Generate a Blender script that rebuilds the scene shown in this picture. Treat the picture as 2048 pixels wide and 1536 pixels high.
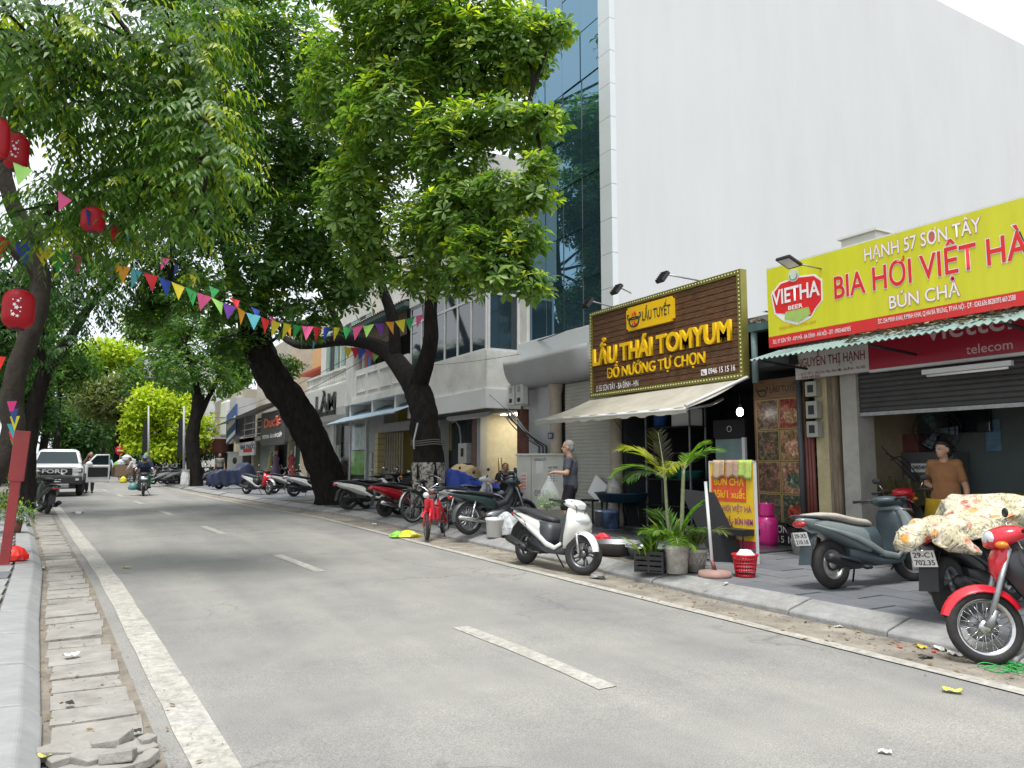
import bpy, bmesh, math, random
import numpy as np
from mathutils import Vector, Matrix
random.seed(7); RNG = np.random.default_rng(11)
R = math.radians
for _o in list(bpy.data.objects): bpy.data.objects.remove(_o)
scene = bpy.context.scene
C = scene.collection

# ---------------------------------------------------------------- camera
F = 1500.0; YAW = R(29.65); HOR = 927.0; EYE = 1.45; GRADE = 0.005
PITCH = math.atan((HOR - 768) / F)
cam = bpy.data.cameras.new('camera'); cam_o = bpy.data.objects.new('camera', cam); C.objects.link(cam_o)
cam.sensor_width = 36; cam.lens = F / 2048 * 36; cam.clip_end = 2000; cam.clip_start = 0.05
cam_o.location = (0, 0, EYE); cam_o.rotation_euler = (R(90) + PITCH, 0, -YAW)
scene.camera = cam_o

# ---------------------------------------------------------------- sky, sun, exposure
SUN_EL, SUN_AZ = R(58), R(215)
world = bpy.data.worlds.new('World'); scene.world = world; world.use_nodes = True
nt = world.node_tree; nt.nodes.clear()
sky = nt.nodes.new('ShaderNodeTexSky'); sky.sky_type = 'NISHITA'; sky.sun_disc = False
sky.sun_elevation = SUN_EL; sky.sun_rotation = SUN_AZ; sky.air_density = 1.0; sky.dust_density = 3.0
mixn = nt.nodes.new('ShaderNodeMix'); mixn.data_type = 'RGBA'; mixn.inputs[0].default_value = 0.86
cloud = nt.nodes.new('ShaderNodeTexNoise'); cloud.inputs['Scale'].default_value = 2.2; cloud.inputs['Detail'].default_value = 4
cr = nt.nodes.new('ShaderNodeValToRGB'); cr.color_ramp.elements[0].position = 0.3; cr.color_ramp.elements[1].position = 0.7
cr.color_ramp.elements[0].color = (6.8, 7.3, 7.9, 1); cr.color_ramp.elements[1].color = (8.6, 8.8, 9.0, 1)
bg = nt.nodes.new('ShaderNodeBackground'); bg.inputs['Strength'].default_value = 0.1
wo = nt.nodes.new('ShaderNodeOutputWorld')
nt.links.new(cloud.outputs['Fac'], cr.inputs['Fac'])
nt.links.new(sky.outputs['Color'], mixn.inputs[6]); nt.links.new(cr.outputs['Color'], mixn.inputs[7])
nt.links.new(mixn.outputs[2], bg.inputs['Color']); nt.links.new(bg.outputs[0], wo.inputs['Surface'])
sun = bpy.data.lights.new('sun', 'SUN'); sun.energy = 2.35; sun.angle = R(18); sun.color = (1.0, 0.975, 0.93)
sun_o = bpy.data.objects.new('sun', sun); C.objects.link(sun_o)
# direction towards the sun: the light comes over the viewer's right shoulder from above the street
_sd = Vector((-0.20, -0.26, 1.0)).normalized()
sun_o.rotation_euler = _sd.to_track_quat('Z', 'Y').to_euler(); sun_o.location = (0, 0, 40)
sky.sun_elevation = math.asin(_sd.z); sky.sun_rotation = math.atan2(_sd.x, _sd.y)
scene.view_settings.view_transform = 'Standard'; scene.view_settings.look = 'None'
scene.view_settings.gamma = 1.0; scene.view_settings.use_curve_mapping = False
scene.view_settings.exposure = 0.8
scene.cycles.max_bounces = 7; scene.cycles.transparent_max_bounces = 6
scene.cycles.use_adaptive_sampling = True
scene.cycles.sample_clamp_indirect = 6

# ---------------------------------------------------------------- photo pixel -> place
_fw = Vector((math.sin(YAW), math.cos(YAW), 0)); _rt = Vector((math.cos(YAW), -math.sin(YAW), 0)); _up0 = Vector((0, 0, 1))
_fwd = _fw * math.cos(PITCH) + _up0 * math.sin(PITCH); _up = _up0 * math.cos(PITCH) - _fw * math.sin(PITCH)
EYEP = Vector((0, 0, EYE))
def ray(x, y): return _fwd + _rt * ((x - 1024) / F) + _up * ((768 - y) / F)
def gz(Y): return GRADE * Y
def GP(x, y, h=0.0):
    d = ray(x, y); return EYEP + d * ((EYE - h) / (GRADE * d.y - d.z))
def PX(x, y, X): d = ray(x, y); return EYEP + d * (X / d.x)
def PY(x, y, Y): d = ray(x, y); return EYEP + d * (Y / d.y)
def PD(x, y, depth): return EYEP + ray(x, y) * depth

# ---------------------------------------------------------------- objects
def link(o, parent=None):
    C.objects.link(o)
    if parent is not None: o.parent = parent
    return o
def tag(o, label=None, cat=None, group=None, kind=None):
    if label: o['label'] = label
    if cat: o['category'] = cat
    if group: o['group'] = group
    if kind: o['kind'] = kind
    return o
def thing(name, label, cat, loc=(0, 0, 0), rz=0.0, group=None):
    o = bpy.data.objects.new(name, None); o.empty_display_size = 0.1; C.objects.link(o)
    o.location = loc; o.rotation_euler = (0, 0, rz)
    return tag(o, label, cat, group)
def copy_tree(o, parent=None):
    c = o.copy(); C.objects.link(c); c.parent = parent
    for ch in list(o.children): copy_tree(ch, c)
    return c
FRONT = -math.pi / 2     # frame of things on the shop fronts: local x runs right along the street, local y into the wall

class MB:
    def __init__(s): s.v = []; s.f = []; s.m = []; s.s = []
    def add(s, vs, fs, m=0, sm=False):
        b = len(s.v); s.v += [tuple(p) for p in vs]
        for f in fs: s.f.append(tuple(i + b for i in f)); s.m.append(m); s.s.append(sm)
        return s
    def bx(s, x0, x1, y0, y1, z0, z1, m=0, M=None):
        vs = [Vector(p) for p in ((x0,y0,z0),(x1,y0,z0),(x1,y1,z0),(x0,y1,z0),(x0,y0,z1),(x1,y0,z1),(x1,y1,z1),(x0,y1,z1))]
        if M is not None: vs = [M @ p for p in vs]
        return s.add(vs, [(3,2,1,0),(4,5,6,7),(0,1,5,4),(1,2,6,5),(2,3,7,6),(3,0,4,7)], m)
    def quad(s, a, b, c, d, m=0): return s.add([a, b, c, d], [(0, 1, 2, 3)], m)
    def rings(s, rs, m=0, sm=True, caps=True, closed=True):
        n = len(rs[0]); vs = [p for r in rs for p in r]; fs = []
        for i in range(len(rs) - 1):
            for j in range(n if closed else n - 1):
                k = (j + 1) % n
                fs.append((i*n+j, i*n+k, (i+1)*n+k, (i+1)*n+j))
        b = len(s.v); s.add(vs, fs, m, sm)
        if caps and closed:
            s.f.append(tuple(b + j for j in range(n))[::-1]); s.m.append(m); s.s.append(False)
            s.f.append(tuple(b + (len(rs)-1)*n + j for j in range(n))); s.m.append(m); s.s.append(False)
        return s
    def tube(s, pts, r, n=8, m=0, caps=True, flat=1.0):
        pts = [Vector(p) for p in pts]
        if not hasattr(r, '__len__'): r = [r] * len(pts)
        u = None; rs = []
        for i, p in enumerate(pts):
            t = (pts[min(i+1, len(pts)-1)] - pts[max(i-1, 0)])
            if t.length < 1e-9: t = Vector((0, 0, 1))
            t.normalize()
            if u is None:
                a = Vector((0, 0, 1)) if abs(t.z) < 0.9 else Vector((1, 0, 0))
                u = t.cross(a).normalized()
            else:
                u = (u - t * u.dot(t))
                u = u.normalized() if u.length > 1e-6 else t.orthogonal().normalized()
            w = t.cross(u)
            rs.append([p + u * (math.cos(2*math.pi*j/n) * r[i]) + w * (math.sin(2*math.pi*j/n) * r[i] * flat) for j in range(n)])
        return s.rings(rs, m, True, caps)
    def cyl(s, p0, p1, r, n=16, m=0, r1=None): return s.tube([p0, p1], [r, r if r1 is None else r1], n, m)
    def lathe(s, prof, n=24, c=(0, 0, 0), m=0, axis='z', sm=True, caps=True):
        rs = []
        for r, h in prof:
            ring = []
            for j in range(n):
                a = 2*math.pi*j/n; x, y = r*math.cos(a), r*math.sin(a)
                if axis == 'z': q = (x, y, h)
                elif axis == 'y': q = (x, h, -y)
                else: q = (h, x, y)
                ring.append(Vector(q) + Vector(c))
            rs.append(ring)
        return s.rings(rs, m, sm, caps)
    def ell(s, c, r, n=14, k=9, m=0, M=None):
        rs = []
        for i in range(k + 1):
            a = -math.pi/2 + math.pi*i/k; a = max(-1.5, min(1.5, a))
            ring = [Vector((r[0]*math.cos(a)*math.cos(2*math.pi*j/n), r[1]*math.cos(a)*math.sin(2*math.pi*j/n), r[2]*math.sin(a))) for j in range(n)]
            if M is not None: ring = [M @ p for p in ring]
            rs.append([p + Vector(c) for p in ring])
        return s.rings(rs, m, True, True)
    def prism(s, poly, fn, d0, d1, m=0):
        n = len(poly); vs = [fn(a, b, d0) for a, b in poly] + [fn(a, b, d1) for a, b in poly]
        fs = [tuple(range(n))[::-1], tuple(range(n, 2*n))] + [(j, (j+1) % n, n+(j+1) % n, n+j) for j in range(n)]
        return s.add(vs, fs, m)
    def mesh(s, name, mats):
        me = bpy.data.meshes.new(name); me.from_pydata(s.v, [], s.f)
        for q in (mats if isinstance(mats, (list, tuple)) else [mats]): me.materials.append(q)
        me.polygons.foreach_set('material_index', s.m); me.polygons.foreach_set('use_smooth', s.s)
        me.update(); return me
    def build(s, name, mats, parent=None, loc=None, rz=None, bevel=0, sub=0):
        o = bpy.data.objects.new(name, s.mesh(name, mats)); link(o, parent)
        if loc is not None: o.location = loc
        if rz is not None: o.rotation_euler = (0, 0, rz)
        if bevel:
            b = o.modifiers.new('bevel', 'BEVEL'); b.width = bevel; b.segments = 2; b.limit_method = 'ANGLE'
        if sub:
            q = o.modifiers.new('sub', 'SUBSURF'); q.levels = sub; q.render_levels = sub
        return o
def mesh_obj(name, me, parent=None, loc=None, rot=None):
    o = bpy.data.objects.new(name, me); link(o, parent)
    if loc is not None: o.location = loc
    if rot is not None: o.rotation_euler = rot
    return o
def se(c, hw, hh, n=16, e=2.6, axis='x'):
    """superellipse ring round c in the plane across an axis"""
    out = []
    for j in range(n):
        a = 2*math.pi*j/n; ca, sa = math.cos(a), math.sin(a)
        u = hw * math.copysign(abs(ca) ** (2/e), ca); w = hh * math.copysign(abs(sa) ** (2/e), sa)
        out.append(Vector(c) + (Vector((0, u, w)) if axis == 'x' else Vector((u, 0, w)) if axis == 'y' else Vector((u, w, 0))))
    return out

# ---------------------------------------------------------------- materials
MATS = {}
def mat(name, col=(0.5, 0.5, 0.5), rough=0.6, metal=0.0, var=0.12, scale=6.0, bump=0.0, bscale=40.0, spec=0.5, coat=0.0, emit=0.0, alpha=1.0, dirt=0.0, trans=0.0, stretch=None):
    if name in MATS: return MATS[name]
    m = bpy.data.materials.new(name); m.use_nodes = True; t = m.node_tree; N = t.nodes; L = t.links
    b = N['Principled BSDF']; b.inputs['Roughness'].default_value = rough; b.inputs['Metallic'].default_value = metal
    b.inputs['Specular IOR Level'].default_value = spec; b.inputs['Coat Weight'].default_value = coat; b.inputs['Coat Roughness'].default_value = 0.08
    b.inputs['Base Color'].default_value = (*col, 1)
    tc = N.new('ShaderNodeTexCoord'); src = tc.outputs['Object']
    if stretch:
        mp = N.new('ShaderNodeMapping'); mp.inputs['Scale'].default_value = stretch; L.new(src, mp.inputs['Vector']); src = mp.outputs['Vector']
    if var > 0:
        nz = N.new('ShaderNodeTexNoise'); nz.inputs['Scale'].default_value = scale; nz.inputs['Detail'].default_value = 6; nz.inputs['Roughness'].default_value = 0.65
        L.new(src, nz.inputs['Vector'])
        rp = N.new('ShaderNodeValToRGB'); rp.color_ramp.elements[0].position = 0.3; rp.color_ramp.elements[1].position = 0.72
        rp.color_ramp.elements[0].color = (*[max(0, c*(1-var)) for c in col], 1); rp.color_ramp.elements[1].color = (*[min(1, c*(1+var)) for c in col], 1)
        L.new(nz.outputs['Fac'], rp.inputs['Fac']); out = rp.outputs['Color']
        if dirt > 0:
            n2 = N.new('ShaderNodeTexNoise'); n2.inputs['Scale'].default_value = scale*0.35; n2.inputs['Detail'].default_value = 8; n2.inputs['Roughness'].default_value = 0.75
            L.new(src, n2.inputs['Vector'])
            r2 = N.new('ShaderNodeValToRGB'); r2.color_ramp.elements[0].position = 0.5; r2.color_ramp.elements[1].position = 0.75
            r2.color_ramp.elements[0].color = (0, 0, 0, 1); r2.color_ramp.elements[1].color = (dirt, dirt, dirt, 1)
            L.new(n2.outputs['Fac'], r2.inputs['Fac'])
            mx = N.new('ShaderNodeMix'); mx.data_type = 'RGBA'; L.new(r2.outputs['Color'], mx.inputs[0]); L.new(out, mx.inputs[6])
            mx.inputs[7].default_value = (0.11, 0.095, 0.075, 1); out = mx.outputs[2]
        L.new(out, b.inputs['Base Color'])
    if bump > 0:
        n3 = N.new('ShaderNodeTexNoise'); n3.inputs['Scale'].default_value = bscale; n3.inputs['Detail'].default_value = 5
        L.new(src, n3.inputs['Vector']); bp = N.new('ShaderNodeBump'); bp.inputs['Strength'].default_value = bump; bp.inputs['Distance'].default_value = 0.02
        L.new(n3.outputs['Fac'], bp.inputs['Height']); L.new(bp.outputs['Normal'], b.inputs['Normal'])
    if emit > 0:
        b.inputs['Emission Color'].default_value = (*col, 1); b.inputs['Emission Strength'].default_value = emit
    if trans > 0: b.inputs['Transmission Weight'].default_value = trans
    if alpha < 1: b.inputs['Alpha'].default_value = alpha
    MATS[name] = m; return m
def paint(name, col, rough=0.28): return mat(name, col, rough, var=0.06, scale=9, coat=0.5, dirt=0.12)
def plastic(name, col, rough=0.45): return mat(name, col, rough, var=0.08, scale=12, dirt=0.1)
BLACK = plastic('black_plastic', (0.018, 0.018, 0.02), 0.5)
RUBBER = mat('rubber', (0.022, 0.021, 0.021), 0.8, var=0.3, scale=18, bump=0.15, dirt=0.25)
CHROME = mat('chrome', (0.62, 0.62, 0.62), 0.22, 1.0, var=0.1, scale=20)
ALLOY = mat('alloy', (0.30, 0.31, 0.32), 0.38, 0.9, var=0.2, scale=20)
STEEL = mat('steel', (0.35, 0.36, 0.37), 0.45, 0.8, var=0.25, scale=14)
DARKM = mat('dark_metal', (0.04, 0.042, 0.045), 0.5, 0.6, var=0.2)
WHITEP = mat('white_paint', (0.78, 0.79, 0.79), 0.7, var=0.05, scale=3)
SEATM = mat('seat_vinyl', (0.03, 0.032, 0.036), 0.55, var=0.2, scale=25, bump=0.1)
REDL = mat('red_lens', (0.45, 0.02, 0.02), 0.15, var=0.05, coat=0.6)
CLEARL = mat('clear_lens', (0.62, 0.65, 0.68), 0.08, var=0.1, coat=0.8)
AMBER = mat('amber_lens', (0.7, 0.22, 0.02), 0.2, var=0.05)
PLATE = mat('plate_white', (0.75, 0.75, 0.74), 0.5, var=0.08, scale=30)
INK = mat('ink_black', (0.02, 0.02, 0.022), 0.6, var=0)
GLASSD = mat('dark_glass', (0.012, 0.016, 0.02), 0.06, var=0, spec=0.8)

# ---------------------------------------------------------------- lettering
def text_raw(s, bold=0.0, extrude=0.0):
    cu = bpy.data.curves.new('lettering', 'FONT'); cu.body = s; cu.size = 1.0; cu.offset = bold; cu.extrude = extrude; cu.resolution_u = 3
    o = bpy.data.objects.new('lettering', cu); me = bpy.data.meshes.new_from_object(o)
    bpy.data.objects.remove(o); return me
_capm = text_raw('H'); CAP = max(v.co.y for v in _capm.vertices) - min(v.co.y for v in _capm.vertices)
def lettering(parent, s, x0, x1, z, cap, m, y=0.0, bold=0.012, depth=0.002, slant=0.0, name='lettering'):
    """letters from local x0 to x1 on baseline z, cap height cap, their backs lying at local y, raised by depth towards -y"""
    thin = depth <= .006; me = text_raw(s, bold, 0.0 if thin else 0.5); n = len(me.vertices); co = np.empty(n*3); me.vertices.foreach_get('co', co); co = co.reshape(-1, 3)
    if n == 0: return None
    mn, mx = co[:, 0].min(), co[:, 0].max(); k = (x1 - x0) / (mx - mn)
    out = np.empty_like(co); out[:, 0] = x0 + (co[:, 0] - mn) * k + slant * co[:, 1] * cap / CAP; out[:, 2] = z + co[:, 1] * cap / CAP
    out[:, 1] = y - 0.0012 - depth * (co[:, 2] + 0.5)
    par = list(range(n))                       # overlapping glyphs must not share a plane
    def root(i):
        while par[i] != i: par[i] = par[par[i]]; i = par[i]
        return i
    if thin:
        for e in me.edges: par[root(e.vertices[0])] = root(e.vertices[1])
        ids = {}; out[:, 1] -= np.array([ids.setdefault(root(i), len(ids)) % 4 for i in range(n)]) * 0.0006
    me.vertices.foreach_set('co', out.ravel()); me.materials.clear(); me.materials.append(m); me.update()
    return mesh_obj(name, me, parent)
def sign_xy(sign, X, px, py):
    """local (x, z) on a shop-front sign whose face lies at world X, from a photo pixel"""
    p = PX(px, py, X); return sign.location.y - p.y, p.z - sign.location.z
def photo_letters(sign, X, s, a, b, hpx, m, y=0.0, bold=0.012, depth=0.002, slant=0.0):
    x0, z0 = sign_xy(sign, X, *a); x1, z1 = sign_xy(sign, X, *b)
    _, zt = sign_xy(sign, X, a[0], a[1] - hpx)
    return lettering(sign, s, x0, x1, (z0 + z1) / 2, zt - z0, m, y, bold, depth, slant)
# ================================================================ the street
def curve_from_pixels(pts, h=0.0, ext=None):
    P = sorted(((GP(x, y, h).y, GP(x, y, h).x) for x, y in pts)); Ys = [p[0] for p in P]; Xs = [p[1] for p in P]
    def f(Y):
        if Y <= Ys[0]: return Xs[0]
        if Y >= Ys[-1]: return Xs[-1] + (ext if ext is not None else (Xs[-1]-Xs[-2])/(Ys[-1]-Ys[-2])) * (Y - Ys[-1])
        return float(np.interp(Y, Ys, Xs))
    return f
XL = curve_from_pixels([(436,1536),(316,1328),(222,1164),(138,1049),(110,1010)], ext=-0.062)
XC = curve_from_pixels([(1078,1316),(601,1128),(418,1057),(324,1023),(226,986),(195,976)], ext=-0.075)
XR = curve_from_pixels([(2048,1384),(1380,1219),(985,1122),(640,1035),(500,1012),(366,983),(312,971)], ext=-0.075)
XLK = curve_from_pixels([(82,1536),(78,1250),(85,1150),(75,1100),(60,1040)], ext=-0.062)
def XK(Y): return XR(Y) + 0.58 + (0.15 if Y > 9 else 0.15 * max(0, (Y - 6) / 3)) - 0.3 * min(1, max(0, (Y - 24) / 12))

def node_mat(name):
    m = bpy.data.materials.new(name); m.use_nodes = True; MATS[name] = m
    t = m.node_tree; b = t.nodes['Principled BSDF']
    def N(k, **kw):
        n = t.nodes.new(k)
        for a, v in kw.items(): n.inputs[a].default_value = v
        return n
    return m, t, b, N, t.links.new
def ramp(N, a, b, ca, cb):
    r = N('ShaderNodeValToRGB'); e = r.color_ramp.elements; e[0].position = a; e[1].position = b
    e[0].color = (*ca, 1) if len(ca) == 3 else ca; e[1].color = (*cb, 1) if len(cb) == 3 else cb; return r
def mul(t, a, b, fac=1.0, mode='MULTIPLY'):
    m = t.nodes.new('ShaderNodeMix'); m.data_type = 'RGBA'; m.blend_type = mode; m.inputs[0].default_value = fac
    t.links.new(a, m.inputs[6]); t.links.new(b, m.inputs[7]); return m.outputs[2]

# asphalt: fine aggregate, broad patches, tyre polish, tar-filled cracks
ASPH, t, b, N, L = node_mat('asphalt')
tc = N('ShaderNodeTexCoord'); O = tc.outputs['Object']
fine = N('ShaderNodeTexNoise', Scale=130.0, Detail=3.0); L(O, fine.inputs['Vector'])
rf = ramp(N, 0.3, 0.75, (0.225, 0.222, 0.212), (0.46, 0.455, 0.43)); L(fine.outputs['Fac'], rf.inputs['Fac'])
big = N('ShaderNodeTexNoise', Scale=0.55, Detail=7.0, Roughness=0.7); L(O, big.inputs['Vector'])
rb = ramp(N, 0.3, 0.72, (0.66, 0.66, 0.67), (1.0, 0.985, 0.95)); L(big.outputs['Fac'], rb.inputs['Fac'])
mp = N('ShaderNodeMapping'); mp.inputs['Scale'].default_value = (1.6, 0.16, 1.0); L(O, mp.inputs['Vector'])
st = N('ShaderNodeTexNoise', Scale=1.1, Detail=5.0); L(mp.outputs['Vector'], st.inputs['Vector'])
rs = ramp(N, 0.35, 0.65, (0.84, 0.84, 0.85), (1.0, 1.0, 0.99)); L(st.outputs['Fac'], rs.inputs['Fac'])
c1 = mul(t, rf.outputs['Color'], rb.outputs['Color']); c2 = mul(t, c1, rs.outputs['Color'])
wn = N('ShaderNodeTexNoise', Scale=1.8, Detail=4.0); L(O, wn.inputs['Vector'])
va = N('ShaderNodeVectorMath'); va.operation = 'SCALE'; va.inputs['Scale'].default_value = 0.9; L(wn.outputs['Color'], va.inputs[0])
vb = N('ShaderNodeVectorMath'); vb.operation = 'ADD'; L(O, vb.inputs[0]); L(va.outputs[0], vb.inputs[1])
vo = N('ShaderNodeTexVoronoi', Scale=0.42); vo.feature = 'DISTANCE_TO_EDGE'; L(vb.outputs[0], vo.inputs['Vector'])
rc = ramp(N, 0.0, 0.010, (0.72, 0.72, 0.72), (1, 1, 1)); L(vo.outputs['Distance'], rc.inputs['Fac'])
gate = N('ShaderNodeTexNoise', Scale=0.35, Detail=2.0); L(O, gate.inputs['Vector'])
rg = ramp(N, 0.5, 0.58, (0, 0, 0), (1, 1, 1)); L(gate.outputs['Fac'], rg.inputs['Fac'])
mk = N('ShaderNodeMix'); mk.data_type = 'RGBA'; mk.blend_type = 'MULTIPLY'; L(rg.outputs['Color'], mk.inputs[0]); L(c2, mk.inputs[6]); L(rc.outputs['Color'], mk.inputs[7])
L(mk.outputs[2], b.inputs['Base Color']); b.inputs['Roughness'].default_value = 0.82; b.inputs['Specular IOR Level'].default_value = 0.35
bp = N('ShaderNodeBump', Strength=0.35, Distance=0.01); L(fine.outputs['Fac'], bp.inputs['Height']); L(bp.outputs['Normal'], b.inputs['Normal'])

# worn road paint: chipped away in places to show the asphalt under it
ROADP, t, b, N, L = node_mat('road_paint')
tc = N('ShaderNodeTexCoord'); O = tc.outputs['Object']
n1 = N('ShaderNodeTexNoise', Scale=14.0, Detail=8.0, Roughness=0.8); L(O, n1.inputs['Vector'])
r1 = ramp(N, 0.36, 0.62, (0.27, 0.262, 0.245), (0.54, 0.52, 0.47)); L(n1.outputs['Fac'], r1.inputs['Fac'])
n2 = N('ShaderNodeTexNoise', Scale=1.2, Detail=6.0); L(O, n2.inputs['Vector'])
r2 = ramp(N, 0.3, 0.7, (0.8, 0.79, 0.76), (1, 1, 1)); L(n2.outputs['Fac'], r2.inputs['Fac'])
L(mul(t, r1.outputs['Color'], r2.outputs['Color']), b.inputs['Base Color']); b.inputs['Roughness'].default_value = 0.75
CONC = mat('old_concrete', (0.30, 0.28, 0.245), 0.9, var=0.25, scale=3.5, bump=0.5, bscale=30, dirt=0.55)
SLAB = mat('gutter_slab_concrete', (0.30, 0.285, 0.26), 0.9, var=0.22, scale=5, bump=0.6, bscale=24, dirt=0.6)
KERBM = mat('kerb_granite', (0.27, 0.27, 0.265), 0.8, var=0.22, scale=6, bump=0.35, bscale=50, dirt=0.6)
PAVE = mat('slate_paving', (0.125, 0.134, 0.148), 0.7, var=0.2, scale=4, bump=0.2, bscale=30, dirt=0.25)
PAVE2 = mat('slate_paving_worn', (0.155, 0.163, 0.175), 0.72, var=0.22, scale=5, bump=0.2, bscale=30, dirt=0.3)
JOINT = mat('joint_dirt', (0.12, 0.105, 0.085), 0.95, var=0.4, scale=14, bump=0.4)
EARTH = mat('earth', (0.13, 0.115, 0.085), 0.95, var=0.3, scale=2)

m = MB(); m.quad((-400, -150, -0.81), (400, -150, -0.81), (400, 500, 2.44), (-400, 500, 2.44))
tag(m.build('ground', EARTH), kind='structure')
def strip(f0, f1, y0, y1, dy, zf0, zf1=None):
    m = MB(); ys = np.arange(y0, y1 + 1e-6, dy); zf1 = zf1 or zf0
    for a, c in zip(ys[:-1], ys[1:]):
        m.quad((f0(a), a, zf0(a)), (f1(a), a, zf1(a)), (f1(c), c, zf1(c)), (f0(c), c, zf0(c)))
    return m
road = tag(strip(lambda Y: XLK(Y)-0.1, lambda Y: XK(Y)+0.12, -8, 110, 1.0, gz).build('road', ASPH), kind='structure')
def mark(name, f, w, y0, y1, dy=0.5, wob=0.008):
    m = MB(); ys = np.arange(y0, y1 + 1e-6, dy); w2 = w / 2; e = [(random.uniform(-wob, wob), random.uniform(-wob, wob)) for _ in ys]
    for i in range(len(ys) - 1):
        a, c = ys[i], ys[i+1]
        m.quad((f(a)-w2+e[i][0], a, gz(a)+.005), (f(a)+w2+e[i][1], a, gz(a)+.005), (f(c)+w2+e[i+1][1], c, gz(c)+.005), (f(c)-w2+e[i+1][0], c, gz(c)+.005))
    return m.build(name, ROADP, road)
mark('edge_line', XL, 0.21, -4, 60)
for k in range(12):
    y0 = 4.02 + 5.85 * k; mark('lane_dash', XC, 0.145, y0, y0 + 2.05, 0.41)
# right gutter: dusty concrete between the worn edge line and the kerb
tag(strip(lambda Y: XR(Y)+0.0, lambda Y: XK(Y)+0.1, -6, 60, 0.5, lambda Y: gz(Y)+.004).build('gutter_strip', mat('dusty_gutter', (0.25, 0.225, 0.185), 0.92, var=0.45, scale=2.4, bump=0.5, bscale=26, dirt=0.7)), kind='structure')
o = mark('edge_line', lambda Y: XR(Y)-0.02, 0.13, -4, 60); o.location.z = 0.004
o['label'] = 'worn edge line along the right gutter'
# left gutter: uneven concrete slabs laid across, joints open and full of dirt
bed = tag(strip(lambda Y: XLK(Y)-0.02, lambda Y: XL(Y)-0.20 if Y < 24 else XLK(Y)+0.4, -6, 40, 0.5, lambda Y: gz(Y)+.003).build('gutter_bed', mat('gutter_sand', (.21, .185, .15), .95, var=.35, scale=5, bump=.6, bscale=40)), kind='structure')
y = 1.0; k = 0
while y < 27:
    d = random.uniform(0.27, 0.42); x0 = XLK(y) + random.uniform(0.03, 0.06); x1 = XL(y) - 0.24 - random.uniform(0, 0.035)
    if y > 3.9 or y < 3.0:
        m = MB(); h = random.uniform(0.008, 0.020); j = lambda: random.uniform(-0.008, 0.008); tl = random.uniform(-.008, .008)
        n = 5; bot = []; top = []
        edge = [(x0 + (x1-x0)*i/n + j(), y + j()*.6) for i in range(n+1)] + [(x1 + j() - (x1-x0)*i/n, y + d - 0.02 + j()*.6) for i in range(n+1)]
        q = len(edge)
        vs = [(a, c, gz(c) + .002) for a, c in edge] + [(a + (.006 if a < (x0+x1)/2 else -.006), c, gz(c) + h + tl*(a-x0)*3) for a, c in edge]
        m.add(vs, [tuple(range(q, 2*q))] + [(i, (i+1) % q, q+(i+1) % q, q+i) for i in range(q)])
        m.build('gutter_slab', SLAB, bed)
    y += d + random.choice([0.004, 0.012, 0.02, 0.05 if random.random() < .3 else 0.01])
# broken slab pieces at the near end of the gutter
for i, (px, py, r, tl) in enumerate([(150,1512,.13,6),(215,1500,.15,-7),(262,1512,.11,9),(185,1528,.10,-5),(235,1530,.12,12),(290,1500,.06,3),(120,1530,.09,0),(300,1528,.07,-9)]):
    p = GP(px, py); m = MB(); n = 5
    ring = [(r*random.uniform(.55, 1.2)*math.cos(2*math.pi*(k+random.uniform(-.3, .3))/n)*1.3, r*random.uniform(.5, 1.0)*math.sin(2*math.pi*(k+random.uniform(-.3, .3))/n)) for k in range(n)]
    m.prism(ring, lambda a, c, d: (a, c, d), 0, random.uniform(.035, .06))
    o = m.build('broken_slab_piece', SLAB, bed, loc=(p.x, p.y, gz(p.y)+.012), bevel=.006); o.rotation_euler = (R(tl), R(tl*.6), random.uniform(0, 3))

# right pavement: base, sloped kerb stones, slate slabs
KH = 0.13
base = strip(lambda Y: XK(Y)+0.3, lambda Y: 11.0, -3, 75, 1.0, lambda Y: gz(Y)+KH-.012)
side = tag(base.build('pavement', JOINT), kind='structure')
y = -2.0
while y < 62:
    ln = 1.0 if y < 30 else 2.0; c = y + ln/2; ang = math.atan2(XK(y+ln) - XK(y), ln)
    m = MB(); prof = [(0.0, -.06), (0.0, .045), (.02, .06), (.29, .128), (.34, .132), (.34, -.06)]
    m.prism(prof, lambda a, z, d: (a, d, z), -ln/2+.006, ln/2-.006)
    o = m.build('kerb_stone', KERBM, side, loc=(XK(c) + random.uniform(-.012, .012), c, gz(c) + random.uniform(-.008, .006)), bevel=.012 if y < 20 else 0)
    o.rotation_euler = (random.uniform(-.006, .006), 0, -ang + random.uniform(-.008, .008)); y += ln
tile_me = []
for mt in (PAVE, PAVE2):
    m = MB(); m.bx(-.2, .2, -.395, .395, -.02, 0.0); tile_me.append(m.mesh('paving_slab', mt))
def tiles(parent, xa, xb, ya, yb, lev, w=0.404, ln=0.80, lim=290):
    n = 0; row = 0; yy = ya
    x = xa
    while x < xb:
        y = ya + (0.4 if row % 2 else 0.0); row += 1
        while y < yb:
            xc = x + w/2
            if xc - w/2 > XK(y) + 0.34 - .03 and n < lim:
                o = mesh_obj('paving_slab', random.choice(tile_me), parent, (xc, y + ln/2, gz(y + ln/2) + lev + random.uniform(-.003, .004)), (random.uniform(-.006, .006), random.uniform(-.004, .004), 0)); n += 1
            y += ln
        x += w
    return n
tiles(side, 6.16, 9.5, 1.2, 24, KH)
m = strip(lambda Y: XK(Y)+0.36, lambda Y: 9.6, 25.2, 70, 1.0, lambda Y: gz(Y)+KH)
m.build('far_paving', PAVE2, side)
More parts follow.
